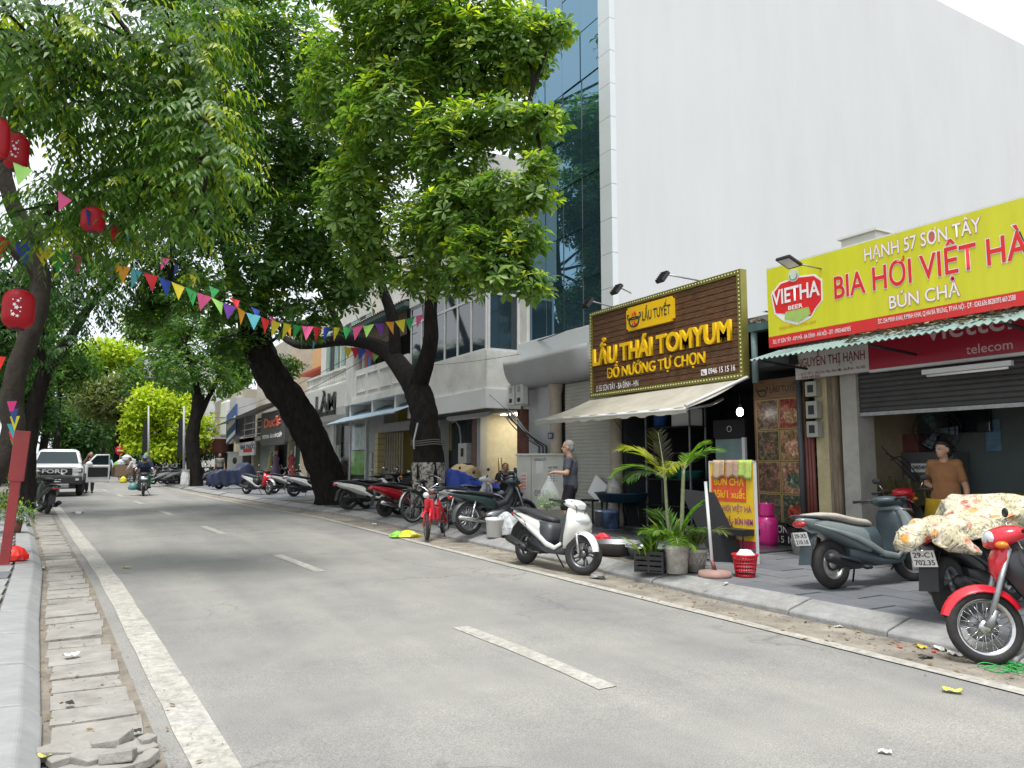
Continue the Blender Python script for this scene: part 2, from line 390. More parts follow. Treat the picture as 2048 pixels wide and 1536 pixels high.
# left pavement: smooth grey kerb and slabs
lb = tag(strip(lambda Y: -6.0, lambda Y: XLK(Y)-0.2, -6, 70, 1.0, lambda Y: gz(Y)+.10).build('left_pavement', mat('left_paving_bed', (0.2, 0.19, 0.17), 0.9, var=0.3, scale=3, bump=0.3)), kind='structure')
KERB2 = mat('smooth_kerb', (0.31, 0.315, 0.315), 0.6, var=0.16, scale=5, dirt=0.25, bump=.1)
y = 1.0
while y < 40:
    ln = 1.0; c = y + .5; ang = math.atan2(XLK(y+1) - XLK(y), 1)
    m = MB(); m.prism([(0.0, -.05), (0.0, .05), (-.10, .125), (-.30, .135), (-.30, -.05)], lambda a, z, d: (a, d, z), -.494, .494)
    o = m.build('kerb_stone', KERB2, lb, loc=(XLK(c), c, gz(c) + random.uniform(-.006, .006)), bevel=.014); o.rotation_euler = (0, 0, -ang); y += ln
m = MB(); m.bx(-.295, .295, -.295, .295, -.02, 0); lt = [m.mesh('paving_slab', KERB2), m.mesh('paving_slab', PAVE2)]
for r in range(34):
    for k in range(3):
        yy = 3.2 + r*.605; xx = XLK(yy) - .62 - k*.605
        mesh_obj('paving_slab', lt[0 if random.random() < .7 else 1], lb, (xx, yy, gz(yy) + .135 + random.uniform(-.003, .003)))

# dead leaves and grit swept into both gutters
def sweep(name, parent, f0, f1, y0, y1, n, s0, s1, mt, lev):
    m = MB()
    for _ in range(n):
        y = y0 + (y1-y0)*random.random()**1.5; a, c = f0(y), f1(y); x = a + (c-a)*random.betavariate(.8, 1.6); g = random.uniform(0, 6.3); l = random.uniform(s0, s1)
        d = Vector((math.cos(g), math.sin(g), random.uniform(-.25, .25)))*l; e = Vector((-math.sin(g), math.cos(g), random.uniform(-.3, .3)))*l*random.uniform(.25, .6); p = Vector((x, y, gz(y)+lev+l*.3)); m.add([p-d, p+e, p+d, p-e], [(0, 1, 2, 3)])
    tag(m.build(name, mt, parent), kind='stuff')
DLF = mat('fallen_leaf', (.20, .135, .06), .9, var=.7, scale=3); GRT = mat('grit', (.10, .09, .075), .95, var=.5, scale=9)
sweep('fallen_leaves', side, lambda Y: XK(Y)-.02, lambda Y: XR(Y)-.1, 2.8, 26, 420, .012, .032, DLF, .006)
sweep('grit', side, lambda Y: XK(Y)-.01, lambda Y: XR(Y)-.25, 2.6, 22, 1500, .004, .012, GRT, .005)
sweep('fallen_leaves', bed, lambda Y: XLK(Y)+.01, lambda Y: XL(Y), 3.4, 22, 260, .010, .028, DLF, .012)
sweep('grit', bed, lambda Y: XLK(Y)+.01, lambda Y: XL(Y)+.2, 3.4, 16, 1100, .003, .010, GRT, .010)
# ================================================================ buildings
def wb(m, name, mats, parent, **kw):
    M = (Matrix.Translation(parent.location) @ Matrix.Rotation(parent.rotation_euler.z, 4, 'Z')).inverted()
    m.v = [tuple(M @ Vector(p)) for p in m.v]; return m.build(name, mats, parent, **kw)
def wbox(name, mats, parent, x0, x1, y0, y1, z0, z1, **kw): return wb(MB().bx(x0, x1, y0, y1, z0, z1), name, mats, parent, **kw)
def slats(x, y0, y1, z0, z1, pitch=0.075, amp=0.012, m=None):
    m = m or MB(); n = max(1, int(round((z1-z0)/pitch))); p = (z1-z0)/n
    for i in range(n):
        a = z0 + i*p; prof = [(0, a), (-amp, a+p*.18), (-amp*1.25, a+p*.5), (-amp, a+p*.82), (0, a+p)]
        for (u, z), (u2, z2) in zip(prof[:-1], prof[1:]):
            m.add([(x+u, y1, z), (x+u, y0, z), (x+u2, y0, z2), (x+u2, y1, z2)], [(0, 1, 2, 3)], 0, True)
    return m
def sheet_corr(a, b, c, d, n, amp, seg=6, thick=0.004):
    """corrugated sheet between back edge a->b and front edge d->c, n waves along it"""
    a, b, c, d = map(Vector, (a, b, c, d)); m = MB(); up = Vector((0, 0, 1)); N = n*seg; rows = []
    for i in range(N+1):
        t = i/N; h = amp*math.sin(2*math.pi*t*n); rows.append((a.lerp(b, t) + up*h, d.lerp(c, t) + up*h))
    for i in range(N):
        p, q = rows[i], rows[i+1]
        m.add([p[0], q[0], q[1], p[1]], [(0, 1, 2, 3)], 0, True)
        m.add([p[0]-up*thick, q[0]-up*thick, q[1]-up*thick, p[1]-up*thick], [(3, 2, 1, 0)], 0, True)
    return m
def window(parent, X, y0, y1, z0, z1, frame, pane, cols=1, rows=1, fw=0.06, transom=None, proud=0.03):
    m = MB()
    f = MB(); f.bx(X-proud, X+.04, y0, y1, z0, z0+fw); f.bx(X-proud, X+.04, y0, y1, z1-fw, z1)
    for i in range(cols+1):
        yc = y0 + fw/2 + (y1-y0-fw)*i/cols; f.bx(X-proud+.001, X+.039, yc-fw/2, yc+fw/2, z0+fw, z1-fw)
    fo = wb(f, 'window_frame', frame, parent)
    for i in range(cols):
        a = y0 + (y1-y0)*i/cols + fw*.6; c = y0 + (y1-y0)*(i+1)/cols - fw*.6
        zs = [z0+fw, z1-fw] if transom is None else [z0+fw, transom-.02, transom+.02, z1-fw]
        for k in range(0, len(zs), 2):
            wbox('pane', pane, parent, X-.004, X+.006, a, c, zs[k], zs[k+1])
    if transom is not None: wbox('transom', frame, parent, X-proud+.002, X+.03, y0+.01, y1-.01, transom-.03, transom+.03)
    return fo
WALLW = mat('white_render', (0.62, 0.635, 0.635), 0.85, var=0.035, scale=1.1, bump=0.05, bscale=8, dirt=0.05, stretch=(1, 1, .22))
WALLW2 = mat('aged_white_render', (0.66, 0.66, 0.63), 0.88, var=0.10, scale=1.6, bump=0.15, bscale=12, dirt=0.45)
CREAM = mat('cream_render', (0.55, 0.50, 0.36), 0.88, var=0.14, scale=2.5, bump=0.15, dirt=0.5)
BEIGE = mat('beige_render', (0.46, 0.42, 0.35), 0.9, var=0.14, scale=1.5, bump=0.15, dirt=0.45)
YELW = mat('yellow_wall', (0.50, 0.42, 0.13), 0.85, var=0.10, scale=2, dirt=0.2)
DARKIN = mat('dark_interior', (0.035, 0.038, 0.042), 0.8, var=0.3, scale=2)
GREYP = mat('grey_panel', (0.42, 0.43, 0.44), 0.5, var=0.06, scale=2, dirt=0.15)
CLADW = mat('white_cladding', (0.68, 0.72, 0.74), 0.4, var=0.04, scale=1)
SHUT = mat('beige_shutter', (0.47, 0.465, 0.42), 0.5, var=0.08, scale=3, dirt=0.2)
SHUTD = mat('dark_shutter', (0.055, 0.055, 0.055), 0.5, var=0.2, scale=4, dirt=0.3)
ALU = mat('white_aluminium', (0.62, 0.63, 0.63), 0.4, var=0.05)
WINB = mat('window_glass', (0.02, 0.035, 0.045), 0.05, var=0, spec=1.0)
CURT, t, b, N, L = node_mat('curtain_wall_glass')
b.inputs['Base Color'].default_value = (0.13, 0.26, 0.35, 1); b.inputs['Roughness'].default_value = 0.015; b.inputs['Metallic'].default_value = .85
REDP = plastic('sign_red', (0.55, 0.015, 0.03)); CORR = mat('green_corrugated', (0.20, 0.29, 0.27), 0.6, var=0.18, scale=5, dirt=0.5, metal=.1)
TARP = mat('tan_awning', (0.37, 0.35, 0.29), 0.85, var=0.14, scale=2.2, bump=0.2, bscale=9, dirt=0.5)
WOODB = mat('brown_plank', (0.12, 0.058, 0.028), 0.45, var=0.85, scale=5, stretch=(1.2, 1.2, 14), bump=0.15)
YEL = mat('sign_yellow', (0.85, 0.52, 0.01), 0.4, var=0.03); LETW = mat('letter_white', (0.8, 0.79, 0.8), 0.5, var=0.03); LETR = mat('letter_red', (0.68, 0.02, 0.02), 0.45, var=0.04)
CABLE = mat('cable', (0.03, 0.03, 0.032), 0.6, var=0.1)
GRID = mat('window_grid_white', (0.7, 0.7, 0.68), 0.6, var=0.05)

# ---- number 53: tall narrow block, blue glass front, blank white flank
Y0, Y1, XF, TOP = 12.5, 16.05, 9.6, 15.75
b53 = thing('office_block', 'tall narrow block with dark blue glass front and huge blank white flank wall', 'building', (XF, Y0, gz(Y0)))
wbox('flank_wall', WALLW, b53, XF+.12, 31, Y0, Y1, 4.4, TOP)
z = 4.42; 
while z < TOP + .3:
    wbox('corner_panel', CLADW, b53, XF-.03, XF+.12, Y0-.012, Y0+.40, z+.004, z+.752); z += .758
z = 4.43; gy = [Y0+.42 + (Y1-Y0-.44)*i/4 for i in range(5)]
while z < TOP:
    for a, c in zip(gy[:-1], gy[1:]):
        o = wbox('glass_panel', CURT, b53, XF+.05, XF+.119, a+.014, c-.014, z+.012, z+1.17); o.rotation_euler = (0, random.uniform(-.002, .002), random.uniform(-.002, .002))
    z += 1.182
for a in gy: wbox('mullion', mat('grey_mullion', (0.12, 0.13, 0.14), 0.5, var=0), b53, XF+.055, XF+.118, a-.0135, a+.0135, 4.43, TOP)
wbox('white_band', CLADW, b53, XF-.32, XF+.12, Y0-.01, Y1, 3.93, 4.41, bevel=.01)
m = MB(); n = 10
rs = []
for yy in np.linspace(Y0-.01, Y1, 6):
    prof = [(XF-.30 - .42*math.sin(math.pi*.5*i/n), 3.92 - .62*(1-math.cos(math.pi*.5*i/n))) for i in range(n+1)]
    rs.append([(XF+.1, yy, 3.92)] + [(XF-.72 + .42*(1-math.cos(math.pi*.5*i/n)) if i else XF-.72, yy, 3.92 - .62*math.sin(math.pi*.5*i/n)) for i in range(n+1)] + [(XF+.1, yy, 3.30)])
m.rings(rs, 0, True, True)
wb(m, 'rounded_canopy', GREYP, b53)
for yy in (12.9, 14.2, 15.4): wb(MB().cyl((XF-.05, yy, 3.292), (XF-.05, yy, 3.299), .06, 16), 'downlight', ALU, b53)
wb(slats(XF+.12, 12.62, 14.55, 0.0, 3.3, .078), 'roller_shutter', SHUT, b53)
wbox('shutter_box', DARKIN, b53, XF+.16, 31, Y0+.01, Y1-.01, -.2, 3.93)
for (yy, r, nm) in ((14.75, .15, 'column'), (12.47, .13, 'column')):
    m = MB(); m.lathe([(r*1.15, 0), (r*1.15, .25), (r, .3), (r*.93, 2.9), (r*1.05, 2.95), (r*1.25, 3.08), (r*1.25, 3.3)], 20, (XF-.02, yy, gz(yy)+.1)); wb(m, nm, mat('beige_column', (0.42, 0.36, 0.28), 0.7, var=.15, scale=3, dirt=.3), b53)
wbox('side_wall', mat('grey_side_wall', (.5, .51, .52), .8, var=.1, scale=2, dirt=.3), b53, XF+.02, XF+.3, 14.93, Y1, 0, 3.9)
# number plate
def numplate(parent, s, X, y, z, w=.2, h=.14):
    o = thing('house_number', 'small dark blue plate with white %s' % s, 'number plate', (X, y, z), FRONT); MB().bx(0, w, 0, .01, 0, h).build('plate', mat('plate_blue', (.02, .05, .16), .5), o)
    lettering(o, s, w*.2, w*.8, h*.25, h*.5, LETW, 0, .01); return o
numplate(b53, '53', XF-.19, 14.84, 2.02)

# ---- number 57: beer and grilled-pork eatery with a half-raised roller shutter
b57 = thing('eatery_house', 'low eatery with half raised dark roller shutter under the yellow beer sign', 'building', (XF, 5, gz(5)))
FL = .20
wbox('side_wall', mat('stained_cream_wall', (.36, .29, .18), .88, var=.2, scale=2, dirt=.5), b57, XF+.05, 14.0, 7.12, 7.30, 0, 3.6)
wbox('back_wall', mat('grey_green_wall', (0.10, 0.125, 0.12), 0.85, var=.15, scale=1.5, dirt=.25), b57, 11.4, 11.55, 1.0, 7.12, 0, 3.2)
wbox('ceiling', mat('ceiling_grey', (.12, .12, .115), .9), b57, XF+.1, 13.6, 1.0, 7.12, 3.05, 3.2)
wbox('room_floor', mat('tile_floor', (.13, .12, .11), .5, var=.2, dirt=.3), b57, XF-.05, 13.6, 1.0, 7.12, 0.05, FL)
wbox('far_side_wall', MATS['grey_green_wall'], b57, XF+.05, 13.6, .85, 1.0, 0, 3.2)
wbox('door_jamb', mat('concrete_jamb', (.40, .385, .35), .85, var=.15, scale=4, dirt=.45), b57, XF-.02, XF+.35, 6.86, 7.12, 0.05, 2.8)
wb(slats(XF+.05, 1.2, 7.1, 2.17, 3.0, .07), 'roller_shutter', SHUTD, b57)
wbox('shutter_bar', STEEL, b57, XF+.02, XF+.08, 1.2, 7.1, 2.12, 2.17)
wbox('lintel', DARKIN, b57, XF+.0, XF+.2, 1.0, 7.4, 2.95, 3.4)
wbox('cream_pillar', mat('stained_cream_pillar', (.50, .43, .25), .88, var=.2, scale=3, bump=.2, dirt=.6), b57, XF-.03, XF+.25, 7.34, 7.56, 0, 2.75)
wbox('timber_post', mat('weathered_timber', (.21, .165, .115), .9, var=.5, scale=4, stretch=(6, 6, .6), bump=.6, bscale=12), b57, XF-.06, XF+.1, 7.16, 7.33, 0, 2.75, bevel=.02)
for i in range(3): wb(MB().cyl((XF-.06, 7.60+.055*i, .15), (XF-.06, 7.60+.055*i, 2.05), .026, 10), 'drain_pipe', mat('maroon_pipe', (.16, .045, .035), .5, var=.2), b57)
wb(MB().cyl((XF-.08, 7.80, .15), (XF-.08, 7.80, 2.75), .045, 12), 'downpipe', mat('dark_grey_pipe', (.06, .065, .07), .5), b57)
# roof edge: broken fibre-cement and dead leaves
wb(sheet_corr((10.6, 8.3, 4.1), (10.6, 1.0, 4.1), (9.1, 1.0, 3.62), (9.1, 8.3, 3.62), 46, .025, 4), 'roof_sheet', mat('old_roof_sheet', (.30, .24, .20), .9, var=.3, scale=6, dirt=.6), b57)
wbox('roof_gutter', mat('green_gutter', (.05, .10, .095), .6, var=.2), b57, 8.98, 9.12, 7.55, 8.28, 3.5, 3.62)
m = MB()
for i in range(150):
    y = random.uniform(7.5, 8.4); x = random.uniform(9.1, 9.8); z = 3.66 + (x-9.1)*.33 + random.uniform(0, .12) + .12*math.sin(y*9)
    a = random.uniform(0, 6.3); l = random.uniform(.05, .13); d = Vector((math.cos(a), math.sin(a), random.uniform(-.5, .5)))*l; e = Vector((-math.sin(a), math.cos(a), .2))*l*.3
    c = Vector((x, y, z)); m.add([c-d, c+e, c+d, c-e], [(0, 1, 2, 3)])
tag(wb(m, 'dead_leaves', mat('dead_leaf', (.24, .17, .10), .9, var=.5, scale=20), b57), kind='stuff')
wb(MB().tube([(9.05, 8.22, 2.7), (9.05, 8.22, 3.55)], .05, 8), 'gutter_post', mat('green_grey_post', (.13, .19, .19), .6), b57)
# meter boxes on the pillar
for i, (z0, z1) in enumerate(((2.45, 2.68), (2.12, 2.38), (1.84, 2.08))):
    mb_ = thing('meter_box', ['upper', 'middle', 'lowest'][i] + ' grey electricity meter box on pillar beside the food photo panel', 'meter box', (XF-.05, 7.62, z0), FRONT, 'meter boxes beside the food photos')
    MB().bx(0, .2, -.12, 0, 0, z1-z0).build('case', mat('meter_case', (.36, .36, .32), .6, var=.12, dirt=.3), mb_, bevel=.01); MB().bx(.05, .15, -.126, -.121, .06, (z1-z0)*.75).build('dial_window', INK, mb_)

# ---- number 55: hotpot shop, open dark front with a wall of food photographs
b55 = thing('hotpot_shop', 'open fronted dark shop house between white flank wall and the yellow sign eatery', 'building', (XF, 10, gz(10)))
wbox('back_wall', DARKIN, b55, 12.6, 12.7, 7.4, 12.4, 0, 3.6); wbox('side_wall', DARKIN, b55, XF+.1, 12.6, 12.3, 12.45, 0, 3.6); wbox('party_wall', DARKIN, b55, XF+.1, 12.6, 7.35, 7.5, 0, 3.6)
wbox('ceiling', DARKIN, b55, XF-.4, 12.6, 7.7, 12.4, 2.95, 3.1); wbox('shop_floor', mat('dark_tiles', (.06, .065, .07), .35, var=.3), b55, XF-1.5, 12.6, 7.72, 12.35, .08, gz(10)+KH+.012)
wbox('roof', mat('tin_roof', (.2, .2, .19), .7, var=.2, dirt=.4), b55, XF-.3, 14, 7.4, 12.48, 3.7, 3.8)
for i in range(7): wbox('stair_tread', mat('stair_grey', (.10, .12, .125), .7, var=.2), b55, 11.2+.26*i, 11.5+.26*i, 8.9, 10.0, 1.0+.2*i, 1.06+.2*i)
# photo panel
PXL, PXR = 8.74, 7.74
pan = thing('menu_wall', 'wooden wall panel with eight food photographs and shop name above', 'sign', (XF-.04, PXL, 0.2), FRONT)
MB().bx(0, 1.0, 0, .1, 0, 2.6).build('board', mat('menu_board_wood', (.14, .075, .035), .6, var=.3, scale=3, stretch=(1, 1, 8)), pan)
def food_mat(i, bowl, c1, c2, c3):
    m, t, b, N, L = node_mat('food_print_%s' % i); tc = N('ShaderNodeTexCoord'); O = tc.outputs['Object']
    v = N('ShaderNodeTexVoronoi', Scale=26.0); v.inputs['Randomness'].default_value = 1; L(O, v.inputs['Vector'])
    n = N('ShaderNodeTexNoise', Scale=9.0, Detail=5.0, Distortion=2.0); L(O, n.inputs['Vector'])
    r = N('ShaderNodeValToRGB'); e = r.color_ramp.elements; e[0].position = .3; e[0].color = (.02, .014, .01, 1); e[1].position = .75; e[1].color = (*c3, 1)
    q = e.new(.45); q.color = (*c1, 1); q = e.new(.6); q.color = (*c2, 1)
    L(n.outputs['Fac'], r.inputs['Fac']); hs = N('ShaderNodeValToRGB'); hs.color_ramp.elements[0].color = (.25, .25, .25, 1); L(v.outputs['Color'], hs.inputs['Fac'])
    L(mul(t, r.outputs['Color'], hs.outputs['Color'], .8), b.inputs['Base Color']); b.inputs['Roughness'].default_value = .35; return m
FC = [((.12,.08,.05),(.28,.17,.12),(.4,.3,.25)),((.25,.03,.015),(.42,.09,.05),(.5,.3,.2)),((.05,.06,.03),(.2,.12,.06),(.38,.33,.26)),((.2,.12,.05),(.42,.22,.1),(.55,.48,.33)),((.1,.07,.04),(.3,.1,.06),(.4,.3,.2)),((.3,.12,.06),(.5,.3,.18),(.6,.5,.4)),((.06,.05,.03),(.16,.1,.06),(.3,.25,.2)),((.03,.06,.03),(.12,.14,.08),(.42,.42,.38))]
for i in range(8):
    r_, c_ = divmod(i, 2); x0 = .06 + c_*.47; z1 = 2.26 - r_*.50
    fp = MB().bx(x0, x0+.43, -.006, -.001, z1-.46, z1).build('food_photo', food_mat(i, 0, *FC[i]), pan)
    fr = MB()
    for a in ((x0-.012, x0+.442, z1, z1+.012), (x0-.012, x0+.442, z1-.472, z1-.46), (x0-.012, x0, z1-.46, z1), (x0+.43, x0+.442, z1-.46, z1)): fr.bx(a[0], a[1], -.012, -.001, a[2], a[3])
    fr.build('photo_frame', mat('gilt_frame', (.32, .23, .09), .5), pan)
    if i in (1, 3, 5, 7, 2):
        el = MB(); k = 20; cx, cz = x0+.24, z1-.27; rx, rz_ = (.17, .12) if i != 2 else (.13, .08)
        el.add([(cx+rx*math.cos(2*math.pi*j/k), -.0085, cz+rz_*math.sin(2*math.pi*j/k)) for j in range(k)], [tuple(range(k))]); el.build('printed_dish', food_mat('d%d' % i, 1, *[tuple(min(1, q*1.5) for q in col) for col in FC[(i+2) % 8]]), pan)
lettering(pan, 'LẨU TUYẾT', .34, .92, 2.38, .10, mat('faded_letter', (.03, .02, .015), .6), 0, .014)
def pot_logo(parent, cx, cz, s, m, y=0):
    k = MB()
    k.tube([(cx+s*.42*math.cos(a), y-.004, cz+s*.36*math.sin(a)) for a in np.linspace(R(150), R(390), 18)], s*.045, 6)
    k.tube([(cx+s*.36*math.cos(a), y-.004, cz+s*.12+s*.06*math.sin(a)) for a in np.linspace(0, 2*math.pi, 16)], s*.035, 6)
    for q in (-1, 1): k.tube([(cx+q*s*.42, y-.004, cz+s*.05), (cx+q*s*.58, y-.004, cz+s*.18), (cx+q*s*.55, y-.004, cz+s*.38), (cx+q*s*.44, y-.004, cz+s*.34)], s*.035, 6)
    return k.build('pot_emblem', m, parent)
def flame(parent, cx, cz, s, m, y=0):
    k = MB()
    for dx, sc in ((-.18, .8), (.04, 1.1), (.2, .7)):
        k.prism([(cx+s*dx-.09*s*sc, cz), (cx+s*dx+.09*s*sc, cz), (cx+s*dx+.07*s*sc, cz+.14*s*sc), (cx+s*dx, cz+.3*s*sc), (cx+s*dx-.05*s*sc, cz+.13*s*sc)], lambda a, c, d: (a, y+d, c), -.006, -.001)
    return k.build('flame_emblem', m, parent)
pot_logo(pan, .18, 2.40, .2, mat('faded_letter', (.03, .02, .015)))
skirt = thing('phone_board', 'low black board with white phone digits leaning below the food photographs', 'sign', (XF-.10, 8.72, gz(8)+KH+.01), FRONT)
MB().bx(0, .98, 0, .03, 0, .36).build('board', INK, skirt); lettering(skirt, '55 SƠN TÂY', .18, .94, .20, .10, LETW, 0); lettering(skirt, '0946 15 15 15', .06, .94, .05, .10, LETW, 0)

# ---- brown plank sign of the hotpot shop
SX = 9.0; s55 = thing('plank_sign', 'large brown plank sign with raised yellow hotpot lettering and gold studded frame', 'sign', (SX, 12.52, 2.79), FRONT)
SW, SH_ = 4.13, 1.76
MB().bx(.02, SW-.02, .03, .12, .02, SH_-.02).build('backing', DARKM, s55)
n = 15; ph = (SH_-.18)/n
for i in range(n):
    o = MB().bx(.09, SW-.09, -.004-random.uniform(0, .006), .028, .09+i*ph+.006, .09+(i+1)*ph-.005).build('plank', WOODB, s55, bevel=.004); o.location.x = random.uniform(-.002, .002)
m = MB()
for a in ((0, SW, 0, .085), (0, SW, SH_-.085, SH_), (0, .085, .085, SH_-.085), (SW-.085, SW, .085, SH_-.085)): m.bx(a[0], a[1], -.03, .11, a[2], a[3])
m.build('frame', mat('gold_frame', (.27, .25, .06), .35, .5, var=.1), s55)
m = MB()
for i in range(60):
    for z in (.042, SH_-.042): m.ell((.05+i*(SW-.1)/59, -.032, z), (.014, .01, .014), 8, 4)
for i in range(1, 26):
    for x in (.042, SW-.042): m.ell((x, -.032, .042+i*(SH_-.084)/26), (.014, .01, .014), 8, 4)
tag(m.build('studs', mat('stud', (.75, .72, .45), .3, var=0), s55), kind='stuff')
x0, z0 = sign_xy(s55, SX, 1258, 668); x1, z1 = sign_xy(s55, SX, 1352, 640)
zc0 = sign_xy(s55, SX, 1258, 664)[1]; zc1 = sign_xy(s55, SX, 1258, 618)[1]; c = .05
pl = [(x0+c, zc0), (x1-c, zc0), (x1-c, zc0+c*.6), (x1, zc0+c), (x1, zc1-c), (x1-c, zc1-c*.6), (x1-c, zc1), (x0+c, zc1), (x0+c, zc1-c*.6), (x0, zc1-c), (x0, zc0+c), (x0+c, zc0+c*.6)]
MB().prism(pl, lambda a, q, d: (a, d, q), -.06, -.012).build('name_plaque', YEL, s55)
zm = (zc0+zc1)/2
lettering(s55, 'LẨU TUYẾT', x0+(x1-x0)*.36, x1-.07, zm-.09, .17, INK, -.06, .018, .004)
pot_logo(s55, x0+(x1-x0)*.18, zm-.04, .34, INK, -.06); flame(s55, x0+(x1-x0)*.18, zm+.06, .28, LETR, -.062); flame(s55, x0+(x1-x0)*.18, zm-.14, .28, LETR, -.062)
photo_letters(s55, SX, 'LẨU THÁI TOMYUM', (1190, 733), (1466, 678), 31, YEL, -.012, .026, .05)
# slab serifs along foot and head of the big letters
photo_letters(s55, SX, 'ĐỒ NƯỚNG TỰ CHỌN', (1217, 757), (1413, 726), 19, YEL, -.012, .004, .03)
photo_letters(s55, SX, '⌂ 55 SƠN TÂY - BA ĐÌNH - HN', (1194, 783), (1278, 772), 11, LETW, -.012, .008, .006)
photo_letters(s55, SX, '0946 15 15 16', (1418, 749), (1472, 740), 11, LETW, -.012, .02, .006)
xa, za = sign_xy(s55, SX, 1404, 752); xb, zb = sign_xy(s55, SX, 1415, 738); MB().bx(xa, xb, -.024, -.012, za, zb).build('phone_emblem', LETW, s55, bevel=.01)
MB().tube([(xa+(xb-xa)*.3, -.026, za+(zb-za)*.75), (xa+(xb-xa)*.35, -.026, za+(zb-za)*.45), (xa+(xb-xa)*.7, -.026, za+(zb-za)*.25)], .012, 6).build('phone_emblem', WOODB, s55)
# flood lights on arms above the plank sign
for (a, c, lab) in (((1190, 606), (1178, 601), 'leftmost'), ((1262, 578), (1236, 573), 'middle'), ((1398, 552), (1328, 548), 'rightmost')):
    p = PX(a[0] if lab != 'leftmost' else 1225, a[1], SX); q = PX(c[0], c[1], SX-.75)
    fl = thing('flood_light', lab + ' of the three black flood lights on arms over the plank sign', 'lamp', p, 0, 'flood lights over the plank sign')
    wb(MB().tube([p + Vector((0, 0, -.08)), q], .014, 6), 'arm', STEEL, fl)
    m = MB(); Mx = Matrix.Translation(q + Vector((-.03, 0, -.06))) @ Matrix.Rotation(R(-50), 4, 'Y'); m.bx(-.11, .11, -.09, .09, -.03, .03, 0, Mx)
    for i in range(5): m.bx(-.10+.045*i, -.085+.045*i, -.085, .085, .03, .05, 0, Mx)
    wb(m, 'housing', BLACK, fl, bevel=.006)
    m = MB(); m.bx(-.095, .095, -.075, .075, -.034, -.031, 0, Mx); wb(m, 'lens', CLEARL, fl)
# tan roll-out awning
aw = thing('shop_awning', 'tan canvas roll out awning below the brown plank sign', 'awning', (SX, 12.5, 2.7), 0)
m = MB(); A, B_, Cc, D = Vector((9.02, 12.55, 2.76)), Vector((9.02, 8.38, 2.80)), Vector((7.98, 8.62, 2.30)), Vector((7.98, 13.08, 2.33)); n1, n2 = 40, 10
P = lambda u, v: A.lerp(B_, u).lerp(D.lerp(Cc, u), v) + Vector((0, 0, -.05*math.sin(math.pi*v)*(1+.35*math.sin(u*9)) + .012*math.sin(u*50+v*4)*v))
rows = [[P(i/n1, j/n2) for i in range(n1+1)] for j in range(n2+1)]; m.rings(rows, 0, True, False, False); wb(m, 'canvas', TARP, aw)
m = MB(); rows = [[P(i/n1, 1) + Vector((-.004, 0, -.09*j*(1 + .15*math.sin(i*1.7)))) for i in range(n1+1)] for j in (0, 1)]; m.rings(rows, 0, True, False, False); wb(m, 'valance', TARP, aw)
wb(MB().tube([D + Vector((.02, -.1, -.02)), Cc + Vector((.02, .02, -.02))], .03, 8), 'front_bar', ALU, aw)
for y in (12.0, 8.9): wb(MB().tube([(9.02, y, 2.5), (8.5, y-.25, 2.36), (8.02, y, 2.27)], .025, 6), 'folding_arm', STEEL, aw)
wb(MB().tube([B_ + Vector((0, -.02, .0)), Cc + Vector((-.05, -.03, .02))], .03, 6), 'side_rail', ALU, aw)
# lit bulb
bp_ = PX(1480, 824, 9.2); bl = thing('light_bulb', 'lit white light bulb hanging at the hotpot shop front', 'lamp', bp_, 0)
wb(MB().ell(bp_, (.055, .055, .07), 14, 10), 'bulb', mat('lit_bulb', (1, .97, .92), .3, var=0, emit=9), bl); wb(MB().cyl(bp_+Vector((0, 0, .06)), bp_+Vector((0, 0, .13)), .025, 10), 'socket', BLACK, bl)
wb(MB().tube([bp_+Vector((0, 0, .13)), bp_+Vector((.05, .05, .35))], .004, 4), 'wire', CABLE, bl)

# ---- yellow beer sign, green sheet canopy, telecom fascia
YX = 8.9; sy = thing('beer_sign', 'long yellow beer hall sign with red lettering and red bottom strip', 'sign', (YX, 7.8, 3.18), FRONT)
YM = mat('vinyl_yellow', (0.62, 0.61, 0.025), 0.42, var=.12, scale=.9, stretch=(2.5, 1, .25), dirt=.12)
SLN, SHT = 5.6, 1.2
MB().bx(0, SLN, 0, .12, .165, SHT).build('face', YM, sy); MB().bx(0, SLN, -.003, .12, 0, .162).build('red_strip', mat('vinyl_red', (.62, .03, .03), .42, var=.05), sy)
MB().bx(-.012, SLN, .003, .125, SHT+.001, SHT+.02).build('top_edge', ALU, sy)
def outlined(sign, X, s, a, b_, h, m1, m2, bold=.012, ob=.03):
    photo_letters(sign, X, s, a, b_, h, m2, 0, ob, .002); photo_letters(sign, X, s, (a[0]+1.0, a[1]), (b_[0]-1.0, b_[1]), h, m1, -.0055, bold, .002)
PINKO = mat('letter_outline_red', (.55, .12, .12), .5, var=0)
outlined(sy, YX, 'HẠNH 57 SƠN TÂY', (1729, 523), (1964, 462), 25, LETW, PINKO, .008, .028)
outlined(sy, YX, 'BIA HƠI VIỆT HÀ', (1669, 598), (2062, 512), 43, LETR, LETW, .012, .034)
outlined(sy, YX, 'BÚN CHẢ', (1779, 619), (1922, 590), 25, LETW, PINKO, .008, .028)
photo_letters(sy, YX, 'ĐC: 57 SƠN TÂY - KIM MÃ - BA ĐÌNH - HÀ NỘI - ĐT : 0903.468.935', (1547, 689), (1702, 660), 7.5, LETW, -.004, .005)
photo_letters(sy, YX, 'ĐC: 254 MINH KHAI, P.MINH KHAI, Q.HAI BÀ TRƯNG, TP.HÀ NỘI - ĐT : 0243.636.8828/093.469.2588', (1757, 650), (2032, 597), 9, LETW, -.004, .005)
def sp(px, py): return sign_xy(sy, YX, px, py)
